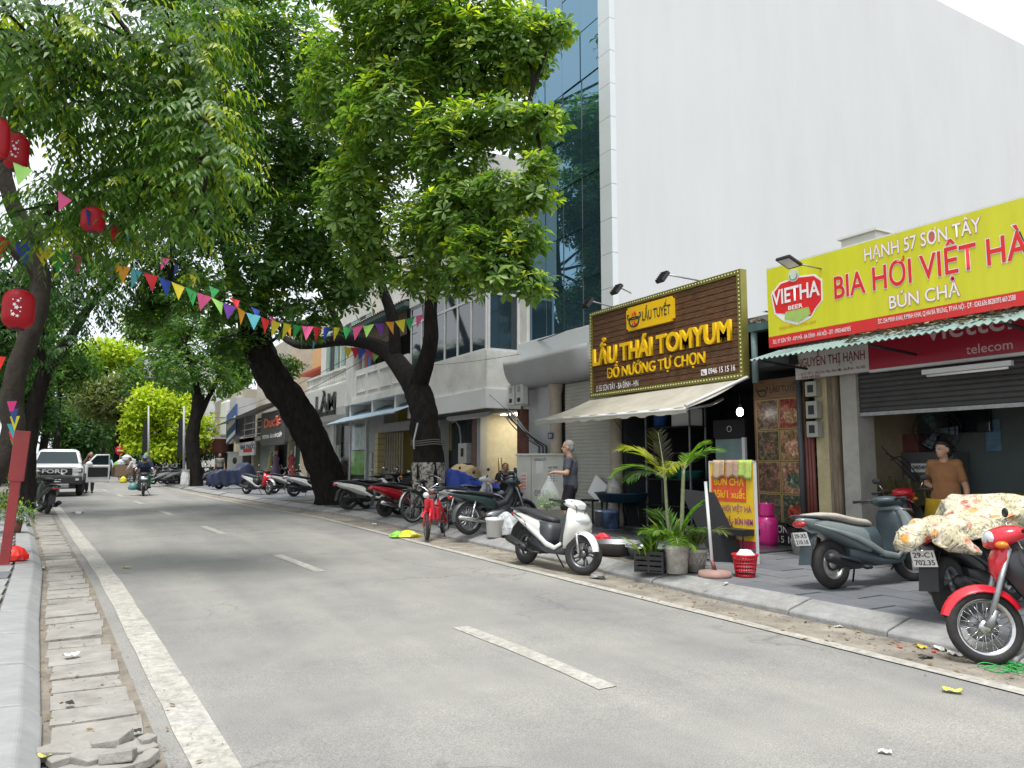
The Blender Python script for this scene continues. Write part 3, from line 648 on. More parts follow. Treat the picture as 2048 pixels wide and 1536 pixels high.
# badge
def badge(pix, m, y, th=.003):
    P = [sp(*q) for q in pix]; MB().prism(P, lambda a, c, d: (a, y+d, c), -th, 0).build('badge', m, sy)
outer = [(1545,590),(1562,568),(1600,555),(1628,552),(1642,562),(1643,600),(1630,617),(1622,632),(1596,646),(1570,640),(1552,626)]
cx = sum(q[0] for q in outer)/len(outer); cy = sum(q[1] for q in outer)/len(outer)
badge([(cx+(q[0]-cx)*1.06, cy+(q[1]-cy)*1.08) for q in outer], LETW, -.001); badge([q for q in outer if q[1] < 638], LETR, -.005)
badge([(1572,624),(1618,614),(1622,628),(1598,644),(1570,638)], mat('badge_green', (.35, .5, .12), .5), -.009)
k = 20; c0 = sp(1588, 551); MB().prism([(c0[0]+.095*math.cos(2*math.pi*j/k), c0[1]+.095*math.sin(2*math.pi*j/k)) for j in range(k)], lambda a, c, d: (a, d, c), -.013, -.009).build('badge_seal', mat('seal_pale', (.6, .65, .55), .5), sy)
MB().tube([(c0[0]+.065*math.cos(a), -.015, c0[1]+.065*math.sin(a)) for a in np.linspace(R(160), R(380), 14)], .008, 5).build('seal_wreath', mat('seal_green', (.12, .25, .1), .5), sy)
photo_letters(sy, YX, 'VIETHA', (1546, 611), (1641, 590), 28, LETW, -.012, .02, .003); photo_letters(sy, YX, 'BEER', (1578, 621), (1607, 614), 8, LETW, -.012, .02, .003)
photo_letters(sy, YX, 'NGON HƠN KHI UỐNG LẠNH', (1559, 660), (1632, 646), 6, mat('letter_orange', (.65, .3, .03), .5), -.001, .012, .002)
# lamp on top of the yellow sign, ducting behind it
p = PX(1578, 524, 8.35); fl = thing('flood_light', 'single flat flood light above the beer badge on yellow sign', 'lamp', p, 0)
Mx = Matrix.Translation(p) @ Matrix.Rotation(R(20), 4, 'Y'); wb(MB().bx(-.14, .14, -.12, .12, -.02, .02, 0, Mx), 'housing', BLACK, fl, bevel=.008); wb(MB().bx(-.11, .11, -.09, .09, -.024, -.0205, 0, Mx), 'lens', CLEARL, fl)
wb(MB().tube([p + Vector((.1, 0, 0)), (YX+.05, p.y-.1, p.z-.05)], .012, 6), 'arm', STEEL, fl)
p = PX(1722, 488, 9.6); du = thing('vent_box', 'small pale sheet metal box poking up behind the yellow sign', 'vent', p, 0); wb(MB().bx(p.x-.1, p.x+.4, p.y-.3, p.y+.25, p.z-.6, p.z+.1), 'case', ALU, du); wb(MB().bx(p.x-.14, p.x+.44, p.y-.34, p.y+.29, p.z+.101, p.z+.13), 'lid', ALU, du)
ca = thing('sheet_canopy', 'green corrugated sheet canopy between yellow sign and red telecom fascia', 'awning', (8.9, 7.6, 3.0), 0)
wb(sheet_corr((9.32, 7.62, 3.24), (9.32, 2.6, 3.24), (8.3, 2.6, 2.93), (8.3, 7.66, 2.93), 56, .014, 6), 'sheet', CORR, ca)
for y in (7.5, 5.8, 4.2): wb(MB().tube([(9.35, y, 2.86), (8.4, y, 2.91)], .02, 6), 'bracket', DARKM, ca)
m = MB()
for i in range(420):
    y = random.uniform(4.2, 6.4); x = random.uniform(8.45, 9.25); z = 2.96 + (x-8.3)*.30 + random.uniform(0, .05)
    a = random.uniform(0, 6.3); l = random.uniform(.03, .08); d = Vector((math.cos(a), math.sin(a), random.uniform(-.4, .4)))*l; e = Vector((-math.sin(a), math.cos(a), .2))*l*.35; c = Vector((x, y, z)); m.add([c-d, c+e, c+d, c-e], [(0, 1, 2, 3)])
lf = tag(wb(m, 'leaf_litter', MATS['dead_leaf'], ca), kind='stuff')
TX = 9.4; sv = thing('telecom_fascia', 'dark red telecom fascia board with white name panel under the green canopy', 'sign', (TX, 7.75, 2.72), FRONT)
xw = sign_xy(sv, TX, 1738, 740)[0]
MB().bx(0, xw, 0, .08, 0, .5).build('white_panel', mat('fascia_white', (.55, .53, .50), .5, var=.06, dirt=.2), sv); MB().bx(xw+.002, 5.5, .002, .08, 0.02, .56).build('red_panel', mat('fascia_red', (.36, .005, .03), .35, var=.05), sv); MB().bx(xw+.003, 5.5, -.004, .08, -.02, .018).build('trim', ALU, sv)
MRN = mat('letter_maroon', (.22, .02, .05), .5, var=0)
photo_letters(sv, TX, 'NGUYỄN THỊ HẠNH', (1595, 737), (1730, 717), 17, MRN, 0, .012)
photo_letters(sv, TX, '• : Số 57 Tổ 2 - Phố Sơn Tây - Kim Mã - Ba Đình - Hà Nội', (1596, 752), (1731, 736), 5, MRN, 0, .012); photo_letters(sv, TX, '• : 0944 649 865', (1596, 759), (1640, 754), 5, MRN, 0, .012)
photo_letters(sv, TX, 'viettel', (1853, 684), (2024, 655), 44, mat('letter_pink', (.62, .45, .48), .5, var=0), 0, .008); photo_letters(sv, TX, 'telecom', (1933, 711), (2026, 695), 18, MATS['letter_pink'], 0, .004)
for (a, c) in (((1846, 745), (2024, 716)),):
    p, q = PX(*a, 9.2), PX(*c, 9.2); tl = thing('tube_light', 'long unlit tube light fitting under the telecom fascia', 'lamp', (p+q)/2, 0); wb(MB().bx(9.17, 9.23, q.y, p.y, p.z-.03, p.z+.03), 'housing', ALU, tl); wb(MB().cyl((9.2, q.y+.05, p.z-.05), (9.2, p.y-.05, p.z-.05), .016, 8), 'tube', LETW, tl)
# ---- number 51: white house with a glazed bay over the pavement
Y0, Y1 = 16.07, 21.6
b51 = thing('bay_window_house', 'white house with aluminium bay window overhanging the pavement and lit glass shop door', 'building', (XF, Y0, gz(18)))
wbox('upper_wall', WALLW2, b51, XF-.02, 15, Y0, Y1, 2.9, 9.6)
BX = 8.62; by0, by1 = 16.42, Y1-.05
wbox('bay_parapet', WALLW2, b51, BX, XF-.02, by0, by1, 3.30, 4.28); wbox('bay_fascia', WALLW, b51, BX-.04, XF-.02, by0-.04, by1, 2.82, 3.30); wbox('bay_top', WALLW2, b51, BX-.03, XF-.02, by0-.03, by1, 6.25, 9.4)
wbox('bay_inside', DARKIN, b51, BX+.10, XF-.025, by0+.10, by1-.05, 4.28, 6.25)
window(b51, BX+.05, by0+.08, by1, 4.28, 6.25, ALU, WINB, 6, 1, .06, 5.72)
f = MB()
for z in (4.28, 5.72, 6.19): f.bx(BX+.10, XF-.02, by0+.03, by0+.09, z, z+.06)
for x in (BX+.05, XF-.08): f.bx(x, x+.06, by0+.02, by0+.085, 4.28, 6.25)
wb(f, 'side_window_frame', ALU, b51); wbox('pane', WINB, b51, BX+.11, XF-.08, by0+.05, by0+.06, 4.34, 5.72); wbox('pane', WINB, b51, BX+.11, XF-.08, by0+.05, by0+.06, 5.78, 6.19)
wbox('bay_soffit', mat('soffit_dark', (.09, .10, .11), .7, var=.15), b51, BX+.02, XF, by0+.02, by1, 2.80, 2.815)
tl = thing('tube_light', 'grey tube light batten under the bay window soffit', 'lamp', (9.0, 18.5, 2.7), 0); wb(MB().bx(9.0, 9.08, 17.0, 19.6, 2.68, 2.78), 'housing', GREYP, tl); wb(MB().cyl((9.04, 17.1, 2.66), (9.04, 19.5, 2.66), .016, 8), 'tube', ALU, tl)
# ground floor: dark bay, meter, red stone piers, glass doors with a lit showroom
wbox('shop_back', mat('showroom_wall', (.62, .5, .3), .7), b51, 12.2, 12.3, Y0+.1, Y1, 0, 2.9); wbox('shop_floor', mat('tile_floor'), b51, XF, 12.2, Y0, Y1, 0, .24)
wbox('shop_partition', mat('showroom_side', (.55, .5, .4), .7), b51, XF+.2, 12.2, 18.75, 18.85, .2, 2.9); wbox('ceiling', WALLW2, b51, XF+.05, 12.2, Y0, Y1, 2.82, 2.9)
wbox('ceiling_lamp', mat('lit_panel', (1, .86, .6), .5, var=0, emit=5), b51, 10.1, 11.4, 16.9, 18.4, 2.79, 2.815)
wbox('counter', mat('counter_white', (.6, .62, .65), .4), b51, 10.2, 10.7, 16.7, 18.6, .24, 1.25); wbox('counter_band', mat('counter_blue', (.06, .25, .5), .4), b51, 10.18, 10.199, 16.7, 18.6, 1.0, 1.24)
wbox('poster', mat('poster_orange', (.7, .3, .05), .5, var=.6, scale=3), b51, 12.17, 12.19, 16.9, 17.7, 1.3, 2.1); wbox('shelf', mat('shelf_blue', (.12, .3, .5), .5, var=.5, scale=5), b51, 12.0, 12.19, 17.9, 18.7, .9, 1.9)
STONE = mat('red_granite', (.15, .06, .055), .25, var=.4, scale=20)
wbox('pier', STONE, b51, XF-.03, XF+.2, 18.85, 19.1, 0, 2.81); wbox('pier', STONE, b51, XF-.03, XF+.2, Y0+.25, 16.55, 0, 2.81); wbox('pier', GREYP, b51, XF-.02, XF+.2, 18.62, 18.83, 0, 2.81)
GLS, t_, b_, N_, L_ = node_mat('shop_glass'); b_.inputs['Base Color'].default_value = (.9, .95, .95, 1); b_.inputs['Transmission Weight'].default_value = 1; b_.inputs['Roughness'].default_value = 0.02; b_.inputs['IOR'].default_value = 1.02; b_.inputs['Specular IOR Level'].default_value = .5; b_.inputs['Coat Weight'].default_value = .25
for a, c in ((16.57, 17.57), (17.59, 18.60)): wbox('glass_door', GLS, b51, XF+.08, XF+.09, a, c, .24, 2.8)
for y in (17.5, 17.66): wb(MB().tube([(XF+.05, y, .9), (XF+.05, y, 1.6)], .018, 8), 'door_handle', mat('brass', (.45, .3, .08), .3, .9), b51)
wbox('dark_recess', mat('teal_dark', (.03, .05, .055), .6, var=.2), b51, XF+.5, XF+.6, 19.1, Y1, 0, 2.9); wbox('side_pier', GREYP, b51, XF-.02, XF+.3, Y1-.22, Y1, 0, 2.85)
m = MB()
for i in range(9): m.bx(XF+.42, XF+.43, 19.15+i*.26, 19.165+i*.26, 1.9, 2.8)
for i in range(4): m.bx(XF+.42, XF+.43, 19.12, Y1-.25, 1.95+i*.25, 1.965+i*.25)
wb(m, 'grille', DARKM, b51)
mtb = thing('meter_box', 'pale square meter box with grey conduit behind the leaning fork trunk', 'meter box', (XF+.3, 20.3, 1.45), FRONT); MB().bx(0, .55, -.2, 0, 0, .6).build('case', mat('meter_white', (.6, .6, .58), .5, dirt=.2), mtb, bevel=.02); MB().bx(.2, .38, -.206, -.201, .2, .45).build('dial_window', INK, mtb)
MB().tube([(.1, -.1, .3), (0, -.1, .3), (-.02, -.1, .8), (-.12, -.1, 1.1), (-.4, -.1, 1.3), (-.6, -.1, 1.25)], .03, 8).build('conduit', GREYP, mtb)
# meter pair and cable tangle on the corner
for i, y in enumerate((16.26, 15.86)):
    o = thing('meter_box', ('left' if i == 0 else 'right') + ' box of the white meter pair at the bay corner', 'meter box', (9.28, y, 2.88), FRONT, 'meter boxes at the bay corner')
    MB().bx(0, .34, -.16, 0, 0, .52).build('case', mat('meter_white', (.6, .6, .58)), o, bevel=.015); MB().bx(.1, .24, -.166, -.161, .3, .45).build('dial_window', mat('meter_case', (.36, .36, .32)), o); MB().bx(.1, .24, -.166, -.161, .06, .16).build('lower_window', INK, o)
cb = thing('cable_tangle', 'tangle of black and grey cables below the white meter pair', 'cables', (9.2, 15.9, 2.8), 0)
for i in range(9):
    a = [Vector((9.15+random.uniform(-.1, .05), 16.2+random.uniform(-.25, .25), 2.75+random.uniform(-.15, .05)))]
    e = Vector((9.45, 15.35-.05*i, 1.25)); mid = a[0].lerp(e, .35) + Vector((-.1, -.15, random.uniform(.0, .25)))
    pts = [a[0].lerp(mid, t).lerp(mid.lerp(e + Vector((0, 0, .6)), t), t) for t in np.linspace(0, 1, 7)] + [e]
    wb(MB().tube(pts, random.uniform(.008, .016), 6), 'cable', CABLE if i % 3 else GREYP, cb)
m = MB()
for i in range(7): m.tube([Vector((9.1, 16.1+random.uniform(-.1, .1), 2.65)) + Vector((random.uniform(-.03, .03), .16*math.cos(a), .10*math.sin(a)))*random.uniform(.5, 1.2) for a in np.linspace(0, 6.0, 14)], .009, 5)
wb(m, 'coil', GREYP, cb)
def wire(a, c, sag, r, name, lab, m=CABLE):
    a, c = Vector(a), Vector(c); o = thing(name, lab, 'cable', a, 0); wb(MB().tube([a.lerp(c, t) - Vector((0, 0, sag*4*t*(1-t))) for t in np.linspace(0, 1, 16)], r, 5), 'strand', m, o)
wire(PX(1185, 638, 9.0), PX(1056, 688, 9.35), .03, .012, 'stay_cable', 'pale stay cable running from plank sign to the glass block')
wire(PX(1228, 838, 8.0), PX(1285, 905, 9.4), .05, .006, 'hanging_wire', 'thin black wire hanging below the tan awning')
wire(PX(965, 775, 8.55), PX(1045, 845, 9.3), .03, .006, 'hanging_wire', 'thin wire crossing the bay side towards the meter pair')

# ---- number 49: old white balcony house, folding gate and yellow room
Y0, Y1 = 21.62, 27.9
b49 = thing('balcony_house', 'old white house with panelled balcony and yellow room behind a folding gate', 'building', (XF, Y0, gz(24)))
wbox('upper_wall', WALLW2, b49, XF+.3, 14, Y0, Y1, 3.7, 8.6); wbox('balcony_slab', WALLW2, b49, 8.55, XF+.3, Y0, Y1, 3.62, 3.82)
wbox('balcony_parapet', WALLW2, b49, 8.6, 8.72, Y0+.05, Y1-.9, 3.82, 4.85)
for i in range(4):
    a = Y0+.2+i*1.25; m = MB()
    for q in ((a, a+1.05, 4.0, 4.03), (a, a+1.05, 4.62, 4.65), (a, a+.03, 4.03, 4.62), (a+1.02, a+1.05, 4.03, 4.62)): m.bx(8.57, 8.6, q[0], q[1], q[2], q[3])
    wb(m, 'parapet_panel', WALLW2, b49)
wbox('balcony_pier', WALLW2, b49, 8.56, 9.4, Y1-.9, Y1, 3.82, 6.4)
for y in (Y0+1.0, Y0+3.2, Y1-.6): wb(MB().prism([(0, 0), (.95, 0), (.95, -.5), (.8, -.28), (.5, -.16), (0, -.1)], lambda a, z, d: (XF-.0-a+.0 if False else 8.6+.95-a, d, 3.62+z if False else 3.62+z), y, y+.14), 'console_bracket', WALLW2, b49)
wbox('eave', mat('green_eave', (.07, .14, .13), .7, var=.2, dirt=.4), b49, 8.45, XF+.4, Y0, Y1+.2, 6.35, 6.5)
wb(sheet_corr((XF+1.5, Y1+.2, 7.3), (XF+1.5, Y0, 7.3), (8.4, Y0, 6.52), (8.4, Y1+.2, 6.52), 30, .03, 4), 'roof_sheet', MATS['old_roof_sheet'], b49)
wb(slats(8.75, Y0+.5, Y1-1.2, 5.55, 6.35, .05, .008), 'bamboo_blind', mat('bamboo_blind', (.16, .11, .07), .8, var=.3, scale=12), b49)
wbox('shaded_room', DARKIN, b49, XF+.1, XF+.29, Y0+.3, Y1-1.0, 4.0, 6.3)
window(b49, 8.9+.45, Y1-2.6, Y1-1.2, 4.2, 5.6, mat('dark_shutter_wood', (.05, .045, .04), .7), DARKIN, 2)
for i, c in enumerate(((.05, .12, .3), (.3, .06, .05), (.3, .3, .32))): wbox('hung_cloth', mat('hung_cloth_%d' % i, c, .9), b49, 8.76, 8.8, Y1-2.3+i*.35, Y1-2.0+i*.35, 4.7, 5.5)
# ground floor
wbox('yellow_room_wall', YELW, b49, XF+1.4, XF+1.5, Y0, 25.9, 0, 3.5); wbox('yellow_side_wall', YELW, b49, XF+.05, XF+1.4, 25.2, 25.3, 0, 3.5); wbox('lintel', mat('grey_lintel', (.38, .38, .38), .8, dirt=.2), b49, 9.2, XF+.3, Y0, 26.0, 2.55, 2.85)
wbox('room_ceiling', WALLW2, b49, XF+.05, XF+1.4, Y0, 25.2, 3.4, 3.5); wbox('room_floor', mat('tile_floor'), b49, XF-.05, XF+1.4, Y0, Y1, 0, gz(24)+KH+.03)
wbox('low_wall', mat('grey_render', (.36, .37, .37), .85, var=.1, dirt=.3), b49, XF-.05, XF+.5, 26.3, Y1, 1.85, 3.6); wb(slats(XF+.02, 26.35, 27.6, .2, 1.85, .085), 'roller_shutter', mat('grey_shutter', (.36, .37, .37), .5, dirt=.3), b49); wbox('shutter_frame', GREYP, b49, XF-.04, XF+.03, 27.6, Y1, .2, 1.85)
pr = None
for i in range(11):
    z = .25 + i*.21
    wbox('pillar_tile', mat('cream_tile', (.52, .45, .22), .35, var=.12, scale=3), b49, 9.2, 9.5, 25.95, 26.28, z+.005, z+.20, bevel=.008)
wbox('tile_pillar', JOINT, b49, 9.21, 9.49, 25.96, 26.27, 0, 2.55)
m = MB(); FG = mat('folding_gate', (.30, .25, .19), .6, .2, var=.25, scale=8)
for i in range(16):
    y = 24.0 + i*.12; m.bx(9.4+.03*(i % 2), 9.43+.03*(i % 2), y, y+.07, .25, 2.5)
for z in (.4, .9, 1.4, 1.9, 2.4): m.bx(9.435, 9.445, 24.0, 25.9, z, z+.03)
wb(m, 'folding_gate', FG, b49)
m = MB(); A = [(8.0, 28.6, 2.92), (8.0, 22.4, 3.0), (9.3, 22.4, 3.5), (9.3, 28.0, 3.5)]; m.quad(*A); m.quad(*[(a, b2, c2-.03) for a, b2, c2 in A][::-1])
ba = thing('blue_awning', 'flat pale blue sheet awning in front of the folding gate', 'awning', (9.3, 25, 3.3), 0); wb(sheet_corr((9.3, 28.0, 3.5), (9.3, 20.6, 3.5), (8.0, 21.2, 2.98), (8.0, 28.6, 2.92), 8, .006, 4), 'sheet', mat('blue_sheet', (.24, .33, .40), .5, var=.1, dirt=.2), ba)
wb(MB().tube([(8.02, 28.6, 2.9), (8.02, 21.2, 2.96)], .025, 6), 'front_bar', STEEL, ba)
ck = thing('wall_clock', 'round wall clock with dark rim on the yellow wall', 'clock', (XF+1.39, 24.4, 1.95), FRONT)
MB().lathe([(.0, -.05), (.19, -.05), (.24, -.04), (.24, 0)], 28, axis='y').build('rim', INK, ck); MB().lathe([(.0, -.056), (.185, -.056), (.185, -.051)], 28, axis='y').build('face', mat('clock_face', (.45, .5, .45), .5), ck)
MB().bx(-.006, .006, -.062, -.058, 0, .13).bx(0, .09, -.062, -.058, -.006, .006).build('hands', INK, ck)
hb = thing('notice_board', 'dark notice board on the yellow wall right of the clock', 'board', (XF+1.38, 23.9, .9), FRONT); MB().bx(0, 1.0, -.03, 0, 0, 1.0).build('panel', mat('notice_dark', (.05, .03, .03), .6, var=.5, scale=8), hb)

# ---- number 47: hair salon with curved pale sign, shuttered windows above
Y0, Y1 = 27.92, 35.2
b47 = thing('salon_house', 'cream house with pale green shuttered windows above the hair salon sign', 'building', (XF, Y0, gz(31)))
wbox('upper_wall', mat('pale_render', (.62, .61, .56), .88, var=.1, scale=1.5, dirt=.35), b47, XF, 15, Y0, Y1, 4.6, 10.4); wbox('balcony_slab', WALLW2, b47, 8.9, XF, Y0, Y1, 4.6, 4.75)
SHG = mat('green_louvre', (.30, .42, .38), .7, var=.1)
for y in (28.4, 30.3, 32.6):
    wbox('window_recess', DARKIN, b47, XF-.03, XF-.001, y, y+1.1, 5.3, 7.4)
    for q in (0, 1):
        m = MB(); a = y-.42+q*1.35
        m = slats(XF-.05, a, a+.58, 5.3, 7.4, .09, .02, m); m.bx(XF-.05, XF-.035, a, a+.58, 5.3, 7.4); wb(m, 'louvre_shutter', SHG, b47)
m = MB()
for i in range(24): m.lathe([(.05, 4.75), (.07, 4.9), (.04, 5.1), (.06, 5.25)], 8, (8.98, Y0+.2+i*.3, 0))
m.bx(8.9, 9.06, Y0, Y1, 5.25, 5.33); wb(m, 'balustrade', WALLW2, b47)
LX = 8.6; sl = thing('salon_sign', 'pale curved fascia sign with dark letters of the hair salon', 'sign', (LX, 34.6, 3.15), FRONT)
m = MB(); rs = []
for x in np.linspace(0, 6.6, 4): rs.append([(x, .75, 1.42), (x, .0, 1.42), (x, -.02, .5), (x, .02, .2), (x, .14, .04), (x, .4, 0), (x, .75, 0)])
m.rings(rs, 0, False, True); m.build('fascia', mat('salon_fascia', (.56, .56, .53), .5, var=.05, dirt=.15), sl)
def LL(px, py): return sign_xy(sl, LX, px, py)
photo_letters(sl, LX, 'LÀM', (634, 824), (673, 818), 30, INK, -.02, .02, .06); photo_letters(sl, LX, 'HAIR HOUSE', (636, 834), (672, 829), 8, INK, -.02, .03, .04)
wbox('shop_interior', mat('salon_interior', (.5, .55, .45), .7, var=.3, scale=2), b47, 11.0, 11.1, Y0, Y1, 0, 4.6); wbox('room_floor', mat('tile_floor'), b47, XF-.05, 11, Y0, Y1, 0, gz(31)+KH+.03); wbox('room_ceiling', WALLW2, b47, XF, 11, Y0, Y1, 3.2, 3.3)
wbox('glass_front', GLS, b47, XF+.02, XF+.03, 28.6, 32.6, .3, 3.1)
for y in (28.5, 30.5, 32.6): wbox('front_mullion', ALU, b47, XF, XF+.06, y-.04, y+.04, .2, 3.2)
wbox('white_poster', mat('salon_poster', (.6, .65, .62), .5, var=.3, scale=4), b47, XF+.04, XF+.05, 28.7, 30.3, 2.0, 2.9); wbox('green_poster', mat('salon_green', (.2, .42, .08), .5, var=.3, scale=3), b47, XF+.05, XF+.06, 28.7, 30.4, 1.0, 1.95)
wbox('side_pier', WALLW2, b47, XF-.04, XF+.3, 32.7, Y1, 0, 4.6)
yf = thing('orange_house', 'orange rendered house front with red eave behind the leaning trunk', 'building', (10.4, 36.4, gz(37)), 0)
wbox('wall', mat('orange_render', (.62, .38, .17), .85, var=.1, dirt=.2), yf, 10.6, 15, 35.4, 40.6, 3, 9.0); wbox('eave', mat('red_eave', (.42, .06, .04), .7), yf, 9.9, 10.6, 35.4, 40.6, 6.1, 6.22)

# ---- tailor's shop and pharmacy
Y0, Y1 = 35.25, 42.4
b45 = thing('tailor_shop', 'low tailor shop with dark hanging sign and dressed mannequins', 'building', (XF, Y0, gz(38)))
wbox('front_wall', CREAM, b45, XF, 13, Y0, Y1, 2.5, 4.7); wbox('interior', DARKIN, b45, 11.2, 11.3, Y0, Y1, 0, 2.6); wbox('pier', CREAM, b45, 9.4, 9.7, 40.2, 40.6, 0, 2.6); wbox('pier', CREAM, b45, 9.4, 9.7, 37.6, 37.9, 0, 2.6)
m = MB()
for i in range(14): m.bx(9.7, 9.73, 38.0+i*.16, 38.09+i*.16, .3, 2.5)
wb(m, 'green_grille', mat('green_grille', (.10, .20, .15), .6), b45)
wbox('shop_window', WINB, b45, 9.68, 9.70, 35.5, 37.5, .5, 2.4)
dx = 8.2; sd = thing('tailor_sign', 'dark grey hanging banner sign with red tailor shop name', 'sign', (dx, 41.6, 2.36), FRONT)
m = MB(); m.prism([(0, .12), (.1, .02), (.3, 0), (5.3, 0), (5.5, .02), (5.6, .12), (5.6, 1.7), (0, 1.75)], lambda a, z, d: (a, d, z), 0, .18); m.build('panel', mat('sign_charcoal', (.06, .06, .065), .5, var=.15), sd)
photo_letters(sd, dx, "Duc's", (531, 856), (561, 850), 17, mat('letter_coral', (.75, .16, .10), .5, var=0), 0, .03, .08); photo_letters(sd, dx, 'VESTON - ÁO DÀI CƯỚI', (525, 877), (563, 874), 6.5, LETW, 0, .03, .02)
cn = thing('sloping_canopy', 'sloping pale canopy on a rail frame above the blue panel', 'awning', (8.3, 44, 4.2), 0)
wb(MB().quad((7.4, 52, 3.9), (7.4, 37.5, 4.25), (9.6, 37.5, 5.0), (9.6, 52, 4.6)).quad((9.6, 52, 4.56), (9.6, 37.5, 4.96), (7.4, 37.5, 4.21), (7.4, 52, 3.86)), 'sheet', mat('canopy_pale', (.5, .47, .42), .8, var=.15, dirt=.4), cn)
m = MB()
for z in (3.1, 3.45, 3.8): m.tube([(8.4, 50, z), (8.4, 42.2, z)], .03, 5)
for y in (42.2, 44.8, 47.4, 50): m.tube([(8.4, y, 2.9), (8.4, y, 4.2)], .03, 5)
wb(m, 'rail', ALU, cn)
Y0, Y1 = 42.45, 52
b43 = thing('pharmacy_house', 'beige rendered house with pharmacy below and bare stained upper wall', 'building', (XF, Y0, gz(46)))
wbox('upper_wall', BEIGE, b43, XF+.3, 15, Y0, Y1, 4.4, 8.6); wbox('slab', BEIGE, b43, 8.6, XF+.3, Y0, Y1, 2.75, 3.0); wbox('front', mat('pale_door_panels', (.45, .5, .44), .7, var=.1), b43, XF-.02, XF+.1, 44.2, 48.6, 0, 2.7); wbox('pier', CREAM, b43, 9.2, 9.7, 48.7, 49.3, 0, 2.75); wbox('pier', mat('red_door_frame', (.3, .12, .08), .7), b43, 9.5, 9.7, 44.0, 44.2, 0, 2.75); wbox('interior', DARKIN, b43, XF+.4, XF+.5, Y0, Y1, 0, 4.4)
window(b43, XF+.28, 44.6, 46.0, 5.0, 6.4, mat('green_window', (.25, .36, .3), .7), WINB, 2)
wbox('awning_box', GREYP, b43, 8.2, 9.4, 49.5, 51.9, 3.2, 5.6)
nx = 8.6; sn = thing('pharmacy_sign', 'white pharmacy sign with dark blue heading and red strip', 'sign', (nx, 50.2, 1.94), FRONT); MB().bx(0, 4.9, 0, .1, 0, 1.05).build('panel', LETW, sn)
photo_letters(sn, nx, 'NHÀ THUỐC', (481, 899), (509, 897), 8, mat('letter_navy', (.02, .03, .12), .5, var=0), 0, .03, .01); xa, za = sign_xy(sn, nx, 485, 907); MB().bx(xa+.3, 4.2, -.012, 0, .18, .4).build('red_strip', LETR, sn)
bs = thing('blue_panel_sign', 'tilted dark blue sign panel hanging from the canopy rail', 'sign', (8.0, 48.5, 2.95), FRONT); m = MB(); Mx = Matrix.Rotation(R(-9), 4, 'Y'); m.bx(-3, .5, 0, .1, .2, 2.1, 0, Mx); o = m.build('panel', mat('blue_panel', (.03, .07, .22), .5, var=.1), bs); m = MB(); m.bx(-2.6, .3, -.02, -.002, 1.0, 1.4, 0, Mx); m.bx(-2.8, .4, -.02, -.002, .25, .5, 0, Mx); m.build('white_band', LETW, bs)
b41 = thing('corner_house', 'far corner house with striped awning over dark entrance beyond the pharmacy', 'building', (9, 56, gz(56)), 0)
wbox('wall', BEIGE, b41, 9.3, 15, 53, 66, 2.9, 6.5); wbox('pier', CREAM, b41, 8.9, 9.3, 53.2, 54, 0, 2.9); wbox('interior', DARKIN, b41, 10, 10.2, 53, 70, 0, 2.9); wbox('air_unit', WALLW2, b41, 8.3, 9.3, 54, 56.5, 3.3, 5.8, bevel=.15)
m = MB()
for i in range(24): m.bx(7.0, 7.1, 57+i*.45, 57.25+i*.45, 2.3, 3.1)
wb(m, 'striped_valance', LETW, b41); wbox('valance_back', mat('maroon_panel', (.14, .04, .03), .7), b41, 7.12, 9.0, 56.8, 68, 2.2, 3.2)
# ---- houses seen through the trees
def far_house(label, x0, x1, y0, y1, h, m, cols, rows, roofm=None, face='x'):
    o = thing('far_house', label, 'building', (x0, y0, gz(y0)), 0); wbox('wall', m, o, x0, x1, y0, y1, 0, h)
    for r in range(rows):
        for c in range(cols):
            a = y0 + (y1-y0)*(c+.25)/cols; e = y0 + (y1-y0)*(c+.75)/cols; z = 2.5 + r*3.0
            X = x1 if face == 'x' else x0; s_ = 1 if face == 'x' else -1
            xs = sorted((X+.004*s_, X+.05*s_)); wbox('window', WINB, o, xs[0], xs[1], a, e, z, z+1.5)
    for c in range(2): wbox('street_window', WINB, o, x0+(x1-x0)*(.15+.45*c), x0+(x1-x0)*(.4+.45*c), y0-.05, y0-.004, 4.5, 6.2)
    if roofm: wb(MB().prism([(x0-.3, h), (x1+.3, h), ((x0+x1)/2, h+1.5)], lambda a, z, d: (a, d, z), y0-.3, y1+.3), 'roof', roofm, o)
    return o
far_house('white house with red tiled roof glimpsed behind the left tree trunks', -14, -6, 24, 34, 8.2, WALLW, 3, 2, mat('red_tiles', (.35, .09, .06), .8))
far_house('pale yellow house hidden behind the trees on the left pavement', -15, -6.5, 40, 54, 8.5, CREAM, 4, 3)
far_house('white house end closing the street behind the far trees', -12, -6.5, 66, 80, 9.0, WALLW2, 4, 3)
far_house('pale tall house rising behind the lime green tree', 6.5, 14, 78, 90, 12.0, WALLW2, 4, 4, None, 'r')
